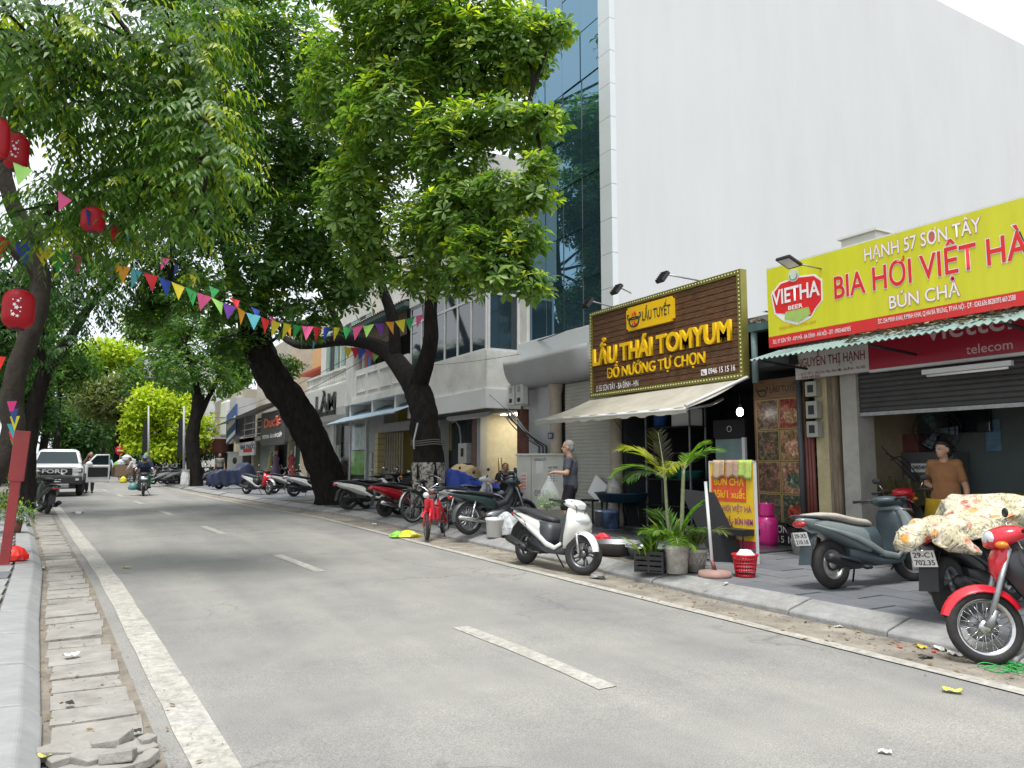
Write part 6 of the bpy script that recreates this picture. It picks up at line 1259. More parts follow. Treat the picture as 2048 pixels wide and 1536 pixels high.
# ---------------------------------------------------------------- pickup truck
def pickup(loc, rz):
    o = thing('pickup_truck', 'white pickup truck facing the viewer with its driver door open', 'truck', loc, rz); W_ = paint('truck_white', (.74, .75, .75), .2)
    ringsx(MB(), [(2.50, .86, .78, .30), (2.42, .86, .90, .34), (2.2, .87, .95, .36), (1.6, .87, .96, .355), (1.0, .87, .955, .35), (0, .86, .95, .33), (-1.0, .86, .95, .33), (-2.6, .86, .94, .33)], 7, 28).build('body', W_, o)
    ringsx(MB(), [(2.38, 1.14, .70, .05), (2.1, 1.17, .84, .08), (1.5, 1.20, .88, .08), (1.0, 1.22, .86, .06)], 5, 24).build('bonnet', W_, o)
    ringsz(MB(), [(1.15, .10, 1.08, .90), (1.35, .02, 1.0, .88), (1.6, -.08, .78, .80), (1.78, -.14, .62, .72), (1.86, -.16, .48, .60)], 6, 28).build('cab', W_, o)
    def scr(name, pts, d): p = [Vector(q) for q in pts]; MB().quad(*p).quad(*[q - Vector(d) for q in p][::-1]).build(name, GLASSD if False else mat('windscreen', (.015, .03, .035), .03, var=0, spec=.5), o)
    scr('windscreen', [(1.135, -.76, 1.24), (1.135, .76, 1.24), (.62, .62, 1.755), (.62, -.62, 1.755)], (.02, 0, 0))
    for s in (-1, 1): scr('side_window', [(.85, s*.905, 1.25), (-.75, s*.905, 1.25), (-.6, s*.80, 1.66), (.5, s*.80, 1.66)], (0, s*.02, 0))
    m = MB(); m.bx(2.44, 2.56, -.58, .58, .84, 1.10); m.build('grille', BLACK, o, bevel=.03); MB().bx(2.40, 2.62, -.93, .93, .46, .80).build('bumper', plastic('bumper_black', (.03, .03, .032)), o, bevel=.06); MB().bx(2.50, 2.65, -.5, .5, .34, .50).build('skid_plate', STEEL, o, bevel=.03)
    e = MB().bx(-.45, .45, 0, .01, -.08, .08).build('grille_lettering', BLACK, o, loc=(2.575, 0, .98)); e.rotation_euler = (0, 0, R(90)); lettering(e, 'FORD', -.42, .42, -.07, .14, ALU, 0, .03, .02)
    for s in (-1, 1):
        h_ = MB().bx(2.30, 2.50, min(s*.58, s*.92), max(s*.58, s*.92), .92, 1.09).build('headlight', BLACK, o, bevel=.03); MB().bx(2.49, 2.515, min(s*.62, s*.88), max(s*.62, s*.88), .96, 1.05).build('lens', CLEARL, h_); MB().bx(2.60, 2.635, min(s*.70, s*.82), max(s*.70, s*.82), .62, .70).build('fog_lamp', CLEARL, o)
        mo = MB().ell((.92, s*1.12, 1.26), (.07, .13, .10), 12, 8).build('wing_mirror', W_, o)
    plate(o, (2.64, 0, .62), ['30H-'], 0, .44, .11, True)
    for x in (1.62, -1.6):
        for s in (-1, 1):
            wheel(o, 'wheel', (x, s*.84, .41), .41, .27, 'disc', DARKM); shell_arc(MB(), (x, 0, .41), .50, -5, 185, .10, y=s*.95).build('wheel_arch', BLACK, o)
    MB().bx(-2.6, -.95, -.93, .93, 1.18, 1.30).build('bed_rail', W_, o); MB().bx(.5, 2.4, -.7, .7, .3, .5).build('underbody', BLACK, o)
    for s in (-1, 1): MB().tube([(-.5, s*.55, 1.88), (.3, s*.55, 1.88)], .02, 6).build('roof_rail', BLACK, o)
    # driver door swung open
    d = MB(); d.bx(-1.05, 0, 0, .08, -.42, .30); do = d.build('door', W_, o, loc=(.95, .96, .92), bevel=.04); do.rotation_euler = (0, 0, R(-58))
    m = MB(); m.tube([(-.04, .04, .28), (-.45, .03, .70), (-1.0, .03, .72), (-1.03, .04, .28)], .035, 8); m.build('window_frame', W_, do); MB().quad((-.12, .04, .30), (-1.0, .04, .30), (-.98, .035, .69), (-.47, .035, .67)).build('door_glass', MATS['windscreen'], do)
    MB().bx(-.95, -.78, -.012, .0, .10, .15).build('door_handle', BLACK, do); MB().bx(-.95, -.1, .081, .10, -.2, .2).build('door_card', BLACK, do)
    return o
tp = at(112, 992); TRK = Vector((tp.x, tp.y, gz(tp.y))); pickup(TRK + Vector((-.02, 1.62, 0)), R(-91))
# pale car behind the pickup on the left pavement
# ================================================================ people
SKIN = mat('skin', (.40, .23, .15), .55, var=.10, scale=9); HAIRB = mat('black_hair', (.012, .010, .010), .5, var=.3, scale=60); HAIRG = mat('grey_hair', (.22, .22, .22), .7, var=.4, scale=70, bump=.4, bscale=90)
def cloth(name, col, rough=.9): return mat(name, col, rough, var=.14, scale=8, bump=.15, bscale=14)
def remesh(m, name, mt, parent, vox, sm=4):
    o = m.build(name, mt, parent); r_ = o.modifiers.new('remesh', 'REMESH'); r_.mode = 'VOXEL'; r_.voxel_size = vox; r_.use_smooth_shade = True
    s_ = o.modifiers.new('smooth', 'SMOOTH'); s_.factor = .5; s_.iterations = sm; return o
def cap(m, a, c, r0, r1, n=12, k=5):
    a, c = Vector(a), Vector(c); m.tube([a.lerp(c, i/k) for i in range(k+1)], [r0 + (r1-r0)*i/k for i in range(k+1)], n); m.ell(a, (r0,)*3, 10, 8); m.ell(c, (r1,)*3, 10, 8)
def oval(m, pts):   # torso slices: (centre, half width across y, half depth along x)
    m.rings([[Vector(c) + Vector((d*math.cos(2*math.pi*j/16), w*math.sin(2*math.pi*j/16), 0)) for j in range(16)] for c, w, d in pts], 0, True, True)
def hand(m, w, d, side, curl=.5, s=1.0, up=(0, 0, 1)):
    d = Vector(d).normalized(); u = Vector(up); x = d.cross(u); x = x.normalized() if x.length > .05 else d.orthogonal().normalized(); nrm = x.cross(d); w = Vector(w)
    m.ell(w + d*.045*s, (.022*s, .040*s, .048*s), 10, 8, M=Matrix((nrm, x, d)).transposed().to_3x3())
    for i, (o_, ln) in enumerate(((-.030, .062), (-.010, .075), (.010, .070), (.029, .052))):
        b0 = w + d*.080*s + x*o_*s; k1 = b0 + (d*math.cos(curl*.6) - nrm*math.sin(curl*.6))*ln*.5*s; k2 = k1 + (d*math.cos(curl*1.6) - nrm*math.sin(curl*1.6))*ln*.5*s; m.tube([b0 - d*.02, b0, k1, k2], [.0095*s, .0095*s, .0085*s, .007*s], 8)
    t0 = w + d*.03*s + x*(.038*s*side); t1 = t0 + (d*.7 + x*.8*side - nrm*.3).normalized()*.035*s; m.tube([w + d*.015*s + x*(.02*s*side), t0, t1, t1 + (d - nrm*.4).normalized()*.025*s], [.012*s, .012*s, .010*s, .008*s], 8)
def person(name, label, loc, rz, J, skin=SKIN, shirt=None, sleeve=.55, pants=None, plen=.9, hair=HAIRB, hstyle='short', vox=.012, shoes=None, helmet=None, sc=1.0, group=None, female=False, mask=None, face=True):
    o = thing(name, label, 'person', loc, rz, group); o.scale = (sc,)*3
    V = {k: Vector(v) for k, v in J.items() if not isinstance(v, (int, float))}; pel, ch, nk, hd = V['pel'], V['chest'], V['neck'], V['head']; hy = R(J.get('look', 0)); tilt = J.get('nod', 0)
    sw = (.150 if female else .185); shd = {s: V.get('sh_'+s, ch + Vector((0, sw*(1 if s == 'L' else -1), .10))) for s in 'LR'}; hip = {s: V.get('hip_'+s, pel + Vector((0, .09*(1 if s == 'L' else -1), -.03))) for s in 'LR'}
    wst = pel.lerp(ch, .5)
    def torso(m, g=0.0, lo=True, neck=True):
        sl = [(pel + Vector((0, 0, -.10)), .13+g, .09+g)] if lo else []
        sl += [(pel, .165+g, .11+g), (wst, (.135 if female else .15)+g, .10+g), (ch + Vector((0, 0, -.05)), .16+g, .115+g), (ch + Vector((0, 0, .08)), .165+g*.7, .10+g), (nk + Vector((0, 0, -.035)), .08+g*.4, .065+g*.4)]
        oval(m, sl)
        for s in 'LR': cap(m, ch.lerp(shd[s], .5) + Vector((0, 0, .04)), shd[s], .065+g*.6, .056+g*.8)
    m = MB(); torso(m); cap(m, nk + Vector((0, 0, -.05)), hd + Vector((-.01, 0, -.06)), .056, .05)
    for s in 'LR':
        q = 1 if s == 'L' else -1
        cap(m, shd[s], V['el_'+s], .050, .040); cap(m, V['el_'+s], V['wr_'+s], .040, .027); hand(m, V['wr_'+s], V.get('hd_'+s, V['wr_'+s]-V['el_'+s]), -q if J.get('palm_in', 1) else q, J.get('curl', .5), 1.0, V.get('hu_'+s, (1, 0, .1)))
        cap(m, hip[s], V['kn_'+s], .085, .056); cap(m, V['kn_'+s], V['an_'+s], .056, .036); m.ell(V['kn_'+s].lerp(V['an_'+s], .3) + Vector((-.015, 0, 0)), (.048, .046, .10), 10, 8)
        ft = V.get('toe_'+s, V['an_'+s] + Vector((.17, .02*q, -.055))); cap(m, V['an_'+s] + Vector((-.03, 0, -.04)), ft, .036, .03)
    Rh = Matrix.Rotation(hy, 3, 'Z') @ Matrix.Rotation(R(tilt), 3, 'Y')
    H = lambda x, y, z: hd + Rh @ Vector((x, y, z))
    m.ell(hd + Rh @ Vector((-.01, 0, .03)), (.098, .078, .095), 16, 12, M=Rh); m.ell(H(.02, 0, -.045), (.070, .058, .072), 14, 10, M=Rh); m.ell(H(.055, 0, -.085), (.03, .03, .022), 10, 8, M=Rh)
    m.tube([H(.085, 0, .015), H(.105, 0, -.022), H(.085, 0, -.032)], [.010, .015, .012], 8); m.ell(H(.085, 0, -.058), (.014, .026, .012), 10, 6, M=Rh)
    for q in (-1, 1): m.ell(H(-.005, q*.078, -.01), (.022, .012, .034), 10, 8, M=Rh); m.ell(H(.075, q*.032, .022), (.014, .02, .008), 8, 6, M=Rh)
    remesh(m, 'body', skin, o, vox, 3)
    if face:
        for q in (-1, 1): MB().ell(H(.088, q*.031, .004), (.006, .012, .006), 8, 6, M=Rh).build('eye', INK, o)
        MB().ell(H(.096, 0, -.060), (.005, .02, .003), 8, 4, M=Rh).build('mouth', mat('lips', (.3, .1, .08), .5, var=0), o)
    if shirt:
        m = MB(); torso(m, .018, lo=False); oval(m, [(pel + Vector((0, 0, -.07)), .178, .128), (pel, .182, .13), (wst, .166 if not female else .16, .12)])
        for s in 'LR':
            e = shd[s].lerp(V['el_'+s], min(1, sleeve)); cap(m, shd[s], e, .060 if female else .066, .056); 
            if sleeve > 1: cap(m, V['el_'+s], V['el_'+s].lerp(V['wr_'+s], sleeve-1), .056, .040)
        remesh(m, 'shirt', shirt, o, vox, 3)
    if pants:
        m = MB(); oval(m, [(pel + Vector((0, 0, -.13)), .16, .115), (pel + Vector((0, 0, -.02)), .178, .122), (pel + Vector((0, 0, .07)), .168, .115)])
        for s in 'LR':
            e = hip[s].lerp(V['kn_'+s], min(1, plen)); cap(m, hip[s], e, .100, .082)
            if plen > 1: cap(m, V['kn_'+s], V['kn_'+s].lerp(V['an_'+s], plen-1), .078, .060)
        remesh(m, 'trousers' if plen > 1 else 'shorts', pants, o, vox, 3)
    if helmet:
        m = MB(); m.ell(H(-.01, 0, .05), (.135, .115, .115), 18, 12, M=Rh); m.ell(H(.09, 0, .045), (.07, .09, .014), 14, 6, M=Rh); remesh(m, 'helmet', helmet, o, .014, 2)
    elif hair:
        m = MB(); m.ell(H(-.022, 0, .045), (.096, .084, .090), 16, 12, M=Rh); m.ell(H(-.06, 0, -.01), (.055, .076, .075), 14, 10, M=Rh)
        if hstyle == 'bun': m.ell(H(-.14, 0, .0), (.05, .055, .05), 14, 10, M=Rh); m.ell(H(-.07, 0, -.04), (.05, .07, .07), 12, 8, M=Rh); m.ell(H(.03, 0, .085), (.06, .07, .04), 12, 8, M=Rh)
        remesh(m, 'hair', hair, o, vox, 2)
    if mask: MB().ell(H(.06, 0, -.05), (.05, .065, .055), 14, 10, M=Rh).build('face_mask', mask, o)
    if shoes:
        for s in 'LR':
            ft = V.get('toe_'+s, V['an_'+s] + Vector((.17, .02*(1 if s == 'L' else -1), -.055))); m = MB(); cap(m, V['an_'+s] + Vector((-.035, 0, -.045)), ft, .044, .036); m.build('shoe', shoes, o)
    return o
def sitting_on_bike(fwd=.1):
    return dict(pel=(-.12, 0, .86), chest=(.04, 0, 1.18), neck=(.08, 0, 1.34), head=(.12, 0, 1.47), el_L=(.10, .30, 1.02), wr_L=(.26, .31, 1.02), el_R=(.10, -.30, 1.02), wr_R=(.26, -.31, 1.02), kn_L=(.30, .15, .70), an_L=(.22, .15, .37), kn_R=(.30, -.15, .70), an_R=(.22, -.15, .37), curl=1.2)
# man walking away to the left with a bag of greens
p = at(1142, 1074, KH)
mp_ = dict(pel=(0, 0, .90), chest=(.0, 0, 1.22), neck=(.015, 0, 1.40), head=(.045, 0, 1.545), el_L=(.02, .26, 1.10), wr_L=(.24, .27, 1.12), hd_L=(.6, -.1, -.15), hu_L=(0, 0, 1), el_R=(-.03, -.245, 1.07), wr_R=(.07, -.25, .84), kn_L=(.10, .10, .49), an_L=(-.04, .10, .09), kn_R=(.05, -.09, .48), an_R=(-.0, -.09, .08), toe_L=(.13, .11, .03), curl=.7, look=6)
man = person('person', 'grey haired person in charcoal t-shirt and black shorts walking with bag of greens', p, R(137), mp_, shirt=cloth('charcoal_tee', (.055, .06, .075)), sleeve=.62, pants=cloth('black_shorts', (.012, .012, .016)), plen=.92, hair=HAIRG, vox=.0105, shoes=mat('flip_flop', (.25, .2, .16), .7), sc=1.0)
m = MB(); m.bx(0.121, .127, -.07, .09, 1.02, 1.22); pr = m.build('chest_print', mat('shirt_print', (.3, .32, .36), .9, var=.7, scale=16), man, bevel=.02)
# clear carrier bag of greens in his hand
bgp = man.matrix_world @ Vector((0, 0, 0)) if False else None
M_ = Matrix.Translation(p) @ Matrix.Rotation(R(137), 4, 'Z'); hp = M_ @ Vector((.33, .265, 1.08))
bag = thing('carrier_bag', 'clear plastic bag of green vegetables hanging from the walking person hand', 'bag', hp + Vector((0, 0, -.58)), 0)
CLR, t, b, N, L = node_mat('clear_film'); tr_ = N('ShaderNodeBsdfTransparent'); mx = N('ShaderNodeMixShader'); mx.inputs[0].default_value = .2; b.inputs['Base Color'].default_value = (.8, .83, .82, 1); b.inputs['Roughness'].default_value = .25; L(tr_.outputs[0], mx.inputs[1]); L(b.outputs[0], mx.inputs[2]); L(mx.outputs[0], t.nodes['Material Output'].inputs['Surface'])
def bagmesh(prof, n=22, wob=.06, seed=1):
    rr = random.Random(seed); m = MB(); m.rings([[Vector((r_*(1+wob*math.sin(j*2.3+i*1.1+seed)+rr.uniform(-wob, wob)*.6)*math.cos(2*math.pi*j/n), r_*(1+wob*math.sin(j*1.7+i)+rr.uniform(-wob, wob)*.6)*math.sin(2*math.pi*j/n), z)) for j in range(n)] for i, (r_, z) in enumerate(prof)], 0, wob < .1, True); return m
bagmesh([(.06, 0), (.15, .02), (.185, .10), (.18, .2), (.14, .32), (.085, .42), (.03, .52), (.02, .57)], 24, .07).build('film', CLR, bag)
P_, D_ = blob_points([((0, 0, .13), (.15, .15, .11))], 260, .1); Rl = frames(unit(260), unit(260)); lm = mesh_obj('greens', leaf_mesh('greens', LANC, P_, Rl, RNG.uniform(.08, .15, 260), colors(260, (.05, .12, .02), (.16, .30, .05), (.4, .45, .2), .2, np.ones(260)), LEAF), bag); lm['kind'] = 'stuff'
# woman in a brown suit at the shutter
wp = PX(1893, 1000, 9.9); wp.z = .20
wj = dict(pel=(0, 0, .84), chest=(0, 0, 1.14), neck=(0, 0, 1.30), head=(.025, 0, 1.435), el_L=(-.06, .225, .93), wr_L=(.0, .24, .70), el_R=(-.16, -.27, .98), wr_R=(-.07, -.13, .90), hd_R=(.5, .8, 0), kn_L=(.03, .10, .46), an_L=(0, .10, .08), kn_R=(.03, -.09, .46), an_R=(0, -.09, .08), curl=.5, look=-32)
wm = person('person', 'person in tan blouse and trousers standing hand on hip under the shutter', wp, R(195), wj, shirt=cloth('tan_blouse', (.33, .155, .065)), sleeve=.62, pants=cloth('tan_blouse', (.33, .155, .065)), plen=1.85, hair=HAIRB, hstyle='bun', vox=.0105, female=True, shoes=BLACK, skin=mat('light_skin', (.50, .29, .19), .5, var=.08))
MB().lathe([(.034, 0), (.036, .012), (.034, .02)], 16, (0.0, .243, .715)).build('bracelet', INK, wm)
# scooter rider and pillion
person('person', 'person in navy jacket and helmet riding the black scooter', RID + Vector((0, .55, .0)), R(-93), sitting_on_bike(), shirt=cloth('navy_jacket', (.015, .025, .06)), sleeve=1.9, pants=cloth('black_shorts', (.012, .012, .016)), plen=1.9, helmet=plastic('teal_helmet', (.09, .14, .17), .3), vox=.018, shoes=BLACK, mask=cloth('dark_mask', (.05, .05, .06)), face=False)
pj = sitting_on_bike(); pj = {k: (Vector(v) + Vector((-.42, .05, .03)) if not isinstance(v, (int, float)) else v) for k, v in pj.items()}; pj['el_L'] = (-.25, .34, 1.02); pj['wr_L'] = (-.05, .28, .95); pj['el_R'] = (-.25, -.30, 1.02); pj['wr_R'] = (-.05, -.25, .95); pj['an_L'] = (-.1, .22, .37); pj['an_R'] = (-.1, -.22, .37)
person('person', 'helmeted passenger sitting behind the scooter rider', RID + Vector((0, .55, .0)), R(-93), pj, shirt=cloth('navy_jacket', (.015, .025, .06)), sleeve=1.9, pants=cloth('green_trousers', (.03, .25, .10)), plen=1.8, helmet=plastic('grey_helmet', (.12, .16, .18), .3), vox=.02, shoes=BLACK, face=False)
tb = thing('shopping_bag', 'teal shopping bag hanging beside the scooter wheel', 'bag', RID + Vector((-.36, .6, .22)), 0); bagmesh([(.05, 0), (.17, .03), (.19, .12), (.15, .22), (.05, .3)], 16).build('film', plastic('teal_bag', (.10, .28, .28)), tb)
# cyclist
cj = dict(pel=(-.22, 0, .93), chest=(-.05, 0, 1.25), neck=(0, 0, 1.40), head=(.03, 0, 1.53), el_L=(.08, .28, 1.13), wr_L=(.22, .28, 1.01), el_R=(.08, -.28, 1.13), wr_R=(.22, -.28, 1.01), kn_L=(.12, .12, .72), an_L=(.04, .12, .29), kn_R=(.10, -.12, .80), an_R=(-.2, -.12, .49), curl=1.2)
person('person', 'person in pale blue shirt and blue cap riding the bicycle', CYC + Vector((0, .5, 0)), R(-92), cj, shirt=cloth('pale_blue_shirt', (.33, .45, .58)), sleeve=1.6, pants=cloth('dark_trousers', (.03, .03, .04)), plen=1.9, helmet=plastic('blue_cap', (.08, .2, .32), .5), vox=.022, shoes=BLACK, face=False)
STAND = dict(pel=(0, 0, .93), chest=(0, 0, 1.24), neck=(0, 0, 1.42), head=(.02, 0, 1.56), el_L=(-.02, .25, 1.08), wr_L=(.08, .26, .86), el_R=(-.02, -.25, 1.08), wr_R=(.08, -.26, .86), kn_L=(.02, .1, .5), an_L=(0, .1, .09), kn_R=(.02, -.1, .5), an_R=(0, -.1, .09))
person('person', 'person in black standing behind the open pickup door', Vector((TRK.x+1.15, TRK.y+2.3, gz(TRK.y+2.3))), R(-95), dict(STAND, el_R=(.1, -.24, 1.2), wr_R=(.2, -.1, 1.5)), shirt=cloth('black_tee', (.015, .015, .018)), pants=cloth('dark_trousers', (.03, .03, .04)), plen=1.9, vox=.02, shoes=BLACK, sc=1.05)
cp = at(268, 966); person('person', 'person in white shirt bending by the rubbish cart', cp, R(170), dict(STAND, chest=(.16, 0, 1.18), neck=(.26, 0, 1.32), head=(.33, 0, 1.43), sh_L=(.18, .19, 1.26), sh_R=(.18, -.19, 1.26), el_L=(.3, .22, 1.0), wr_L=(.42, .2, .85), el_R=(.3, -.22, 1.0), wr_R=(.42, -.2, .85)), shirt=cloth('white_shirt', (.6, .6, .6)), sleeve=1.7, pants=cloth('dark_trousers', (.03, .03, .04)), plen=1.9, vox=.022, shoes=BLACK, face=False)
fp_ = at(402, 966, KH); person('person', 'person in patterned top seated behind the slim pavement tree', fp_ + Vector((1.1, 1.0, 0)), R(-100), dict(STAND), shirt=cloth('patterned_top', (.22, .22, .2)), pants=cloth('dark_trousers', (.03, .03, .04)), plen=1.9, vox=.022, shoes=BLACK, face=False)
# seated customer at the right edge and the rider resting among the parked bikes
SIT = dict(pel=(0, 0, .52), chest=(.05, 0, .84), neck=(.08, 0, 1.0), head=(.12, 0, 1.13), el_L=(.18, .26, .72), wr_L=(.40, .18, .74), el_R=(.18, -.26, .72), wr_R=(.40, -.18, .74), hip_L=(0, .1, .46), hip_R=(0, -.1, .46), kn_L=(.42, .13, .50), an_L=(.42, .13, .10), kn_R=(.42, -.13, .50), an_R=(.42, -.13, .10), curl=.6)
sp_ = PX(2128, 1000, 8.9); sp_.z = gz(sp_.y)+KH
person('person', 'seated customer in grey top at the far right edge with arm on knee', sp_, R(95), SIT, shirt=cloth('grey_top', (.2, .21, .22)), sleeve=.5, pants=cloth('grey_trousers', (.12, .13, .15)), plen=1.8, vox=.014, shoes=BLACK)
rp_ = at(1018, 1030, KH); person('person', 'person in black sitting low among the bikes by the pale cabinet', rp_ + Vector((.35, .8, 0)), R(-120), SIT, shirt=cloth('black_tee', (.015, .015, .018)), sleeve=.5, pants=cloth('pale_jeans', (.2, .26, .35)), plen=1.85, vox=.016, shoes=BLACK)
# ================================================================ things on the pavements
def bowl(name, label, c, r, h, mt, cat='basin', lip=.02, group=None, flare=.75):
    o = thing(name, label, cat, c, 0, group); MB().lathe([(0, .004), (r*flare, .004), (r*.97, h-.01), (r+lip, h), (r+lip, h+.012), (r*.96, h+.004), (r*flare-.012, .018), (0, .018)], 36, caps=False).build('shell', mt, o); return o
def bucket(name, label, c, r0, r1, h, mt, cat='bucket', handle=None, n=28, fill=None, group=None):
    o = thing(name, label, cat, c, 0, group); MB().lathe([(0, .003), (r0, .003), (r1*.98, h*.86), (r1*1.04, h*.87), (r1*1.04, h*.92), (r1, h*.93), (r1*1.05, h), (r1*.97, h), (r1*.94, h*.86), (r0*.93, .02), (0, .02)], n, caps=False).build('shell', mt, o)
    if handle: MB().tube([(r1*1.05*math.cos(a), -.01-.02*math.sin(a)*r1*8, h*.88 - r1*.9*math.sin(a)) for a in np.linspace(0, math.pi, 14)], .004, 5).build('handle', handle, o)
    if fill: MB().lathe([(0, h*.84), (r1*.93, h*.84), (r1*.93, h*.83)], n, caps=False).build('soil', fill, o)
    return o
AL = mat('aluminium', (.55, .56, .57), .32, .85, var=.12, scale=8); SOIL = mat('soil', (.05, .035, .025), .95, var=.4)
# pale roadside cabinet with stuck-on notices
cbp = GP(1045, 1036, KH); cx0 = cbp.x
cab = thing('roadside_cabinet', 'pale grey roadside telecom cabinet covered in notices and stencils', 'cabinet', (8.62, 14.92, gz(15)+KH), R(-48))
CABM = mat('cabinet_grey', (.50, .50, .45), .6, var=.08, scale=4, dirt=.3)
MB().bx(-.02, 1.12, -.02, .52, 0, .22).build('plinth', mat('cast_plinth', (.33, .31, .27), .9, dirt=.4, var=.2), cab, bevel=.01); MB().bx(0, 1.10, 0, .50, .22, 1.42).build('case', CABM, cab, bevel=.012); MB().bx(-.03, 1.13, -.03, .53, 1.42, 1.47).build('lid', CABM, cab, bevel=.01)
m = MB(); m.bx(.34, .346, -.004, .001, .26, 1.40); m.build('door_gap', INK, cab); m = MB(); m.bx(.40, 1.08, -.006, -.001, .30, .34)
for (x, z, w, h, c_, nm) in ((.10, .62, .14, .42, (.62, .58, .56), 'notice'), (.46, 1.02, .16, .28, (.6, .6, .58), 'notice'), (.72, .80, .26, .42, (.55, .55, .53), 'notice')): MB().bx(x, x+w, -.004, -.001, z, z+h).build(nm, mat('notice_paper_%d' % int(x*100), c_, .8, var=.1), cab)
for i in range(5): lettering(cab, 'BÁN NHÀ', .115, .225, .95-.075*i, .045, LETR, -.004, .02)
lettering(cab, 'CHO THUÊ', .74, .96, 1.13, .05, INK, -.004, .02)
for i in range(5): lettering(cab, '0982 44 15', .74, .96, 1.06-.055*i, .03, INK, -.004, .01)
INKB = mat('stencil_blue', (.08, .10, .20), .8, var=.2)
lettering(cab, 'KHOAN CẮT', .42, .70, 1.30, .06, INKB, -.001, .02)
lettering(cab, '0945', .42, .74, .52, .13, INKB, -.001, .0); lettering(cab, 'KC BT', .55, .85, .36, .12, INKB, -.001, .0); lettering(cab, '◂ 31 ▸', .08, .24, .32, .09, INKB, -.001, 0)
# far cabinet
fc = thing('roadside_cabinet', 'far grey roadside cabinet with round stencil by the pharmacy', 'cabinet', at(434, 962, KH) + Vector((.9, 2.2, 0)), R(-62)); MB().bx(0, 1.5, 0, .6, 0, 1.75).build('case', CABM, fc, bevel=.02); MB().bx(-.04, 1.54, -.04, .64, 1.75, 1.82).build('lid', CABM, fc); MB().prism([(.75+.22*math.cos(a), 1.25+.22*math.sin(a)) for a in np.linspace(0, 5.9, 18)], lambda a, c, d: (a, d, c), -.004, -.001).build('stencil', INK, fc)
# white bucket and plastic bags by the kerb
bucket('bucket', 'white plastic bucket on the pavement before the dark teal motorbike', at(989, 1074, KH), .13, .155, .33, mat('white_plastic', (.66, .66, .64), .45, dirt=.15, var=.05), handle=STEEL)
wbp = at(1012, 1072, KH); wbg = thing('plastic_bag', 'crumpled clear plastic bag beside the white bucket', 'bag', wbp, 0); bagmesh([(.10, 0), (.20, .04), (.22, .16), (.17, .28), (.11, .36), (.03, .42)], 24, .18, 4).build('film', mat('milky_film', (.55, .57, .58), .3, var=.3, scale=14, bump=.6), wbg)
yb = at(815, 1074, .01); o = thing('plastic_bag', 'yellow green plastic bags flattened in the gutter', 'bag', yb, .4); bagmesh([(.15, 0), (.21, .02), (.18, .06), (.11, .10), (.03, .13)], 18, .3, 3).build('yellow_film', plastic('yellow_film', (.62, .58, .03), .35), o); q = bagmesh([(.08, 0), (.15, .02), (.12, .07), (.04, .12)], 14, .3, 8).build('green_film', plastic('green_film', (.25, .55, .08), .35), o); q.location = (-.16, .1, 0)
gb = at(853, 1046, 0); o = thing('plastic_bag', 'green mesh bag of vegetables hung on the red moped', 'bag', Vector((gb.x+.02, gb.y-.25, .38)), 0); bagmesh([(.04, 0), (.11, .03), (.135, .12), (.10, .22), (.03, .3), (.015, .36)], 20, .08, 5).build('film', mat('green_bag', (.06, .32, .10), .4, var=.6, scale=16), o)
bb_ = thing('cool_box', 'small brown box tied behind the red moped', 'box', at(893, 1050, 0) + Vector((.1, .1, .42)), R(40)); MB().bx(-.12, .12, -.09, .09, 0, .24).build('case', mat('brown_box', (.30, .16, .08), .7, var=.15), bb_, bevel=.02); MB().bx(-.125, .125, -.095, .095, .10, .12).build('strap', INK, bb_)
# basins and washing-up by the hotpot shop
bowl('basin', 'large aluminium basin on the pavement behind the pearl scooter', at(1236, 1108, KH), .33, .17, AL); bowl('basin', 'smaller aluminium basin half behind the potted shrub', at(1290, 1116, KH, 0), .25, .15, AL)
bowl('basin', 'shallow white basin holding the red cloth bag', at(1215, 1092, KH), .22, .08, mat('white_plastic', (.66, .66, .64))); o = thing('red_bag', 'crumpled red bag in the shallow white basin', 'bag', at(1205, 1092, KH) + Vector((0, 0, .05)), 0); bagmesh([(.06, 0), (.13, .03), (.11, .1), (.03, .15)], 18, .2, 6).build('film', plastic('red_film', (.6, .02, .04)), o)
TEAL = mat('teal_plastic', (.03, .20, .15), .5, var=.1, dirt=.15)
o = thing('utility_box', 'upright teal plastic box against the beige shutter', 'box', at(1205, 1045, KH) + Vector((.6, .5, .0)), FRONT); MB().bx(-.18, .22, -.4, 0, .0, 1.0).build('case', TEAL, o, bevel=.04); MB().bx(-.16, .20, -.41, -.401, .1, .9).build('door_panel', TEAL, o, bevel=.02)
bx0 = o.location.copy(); q = thing('tray_lid', 'white square tray leaning on top of the teal box', 'tray', bx0 + Vector((-.2, -.05, 1.0)), FRONT); w_ = MB().bx(-.17, .17, -.02, 0, 0, .36).build('panel', WHITEP, q, bevel=.02); w_.rotation_euler = (R(-12), R(8), 0)
q = thing('tray_lid', 'white foam lid tilted on its corner behind the walking person', 'tray', at(1180, 1050, KH) + Vector((.4, .4, .52)), FRONT); w_ = MB().bx(-.24, .24, -.03, 0, 0, .44).build('panel', WHITEP, q, bevel=.03); w_.rotation_euler = (R(-10), R(28), 0)
o = thing('stand', 'dark stool carrying the tilted white foam lid', 'stool', at(1180, 1050, KH) + Vector((.4, .4, 0)), FRONT); MB().bx(-.2, .2, -.2, .1, .46, .5).build('seat', BLACK, o)
for x in (-.18, .16):
    for y in (-.18, .06): MB().bx(x, x+.03, y, y+.03, 0, .46).build('leg', BLACK, o)
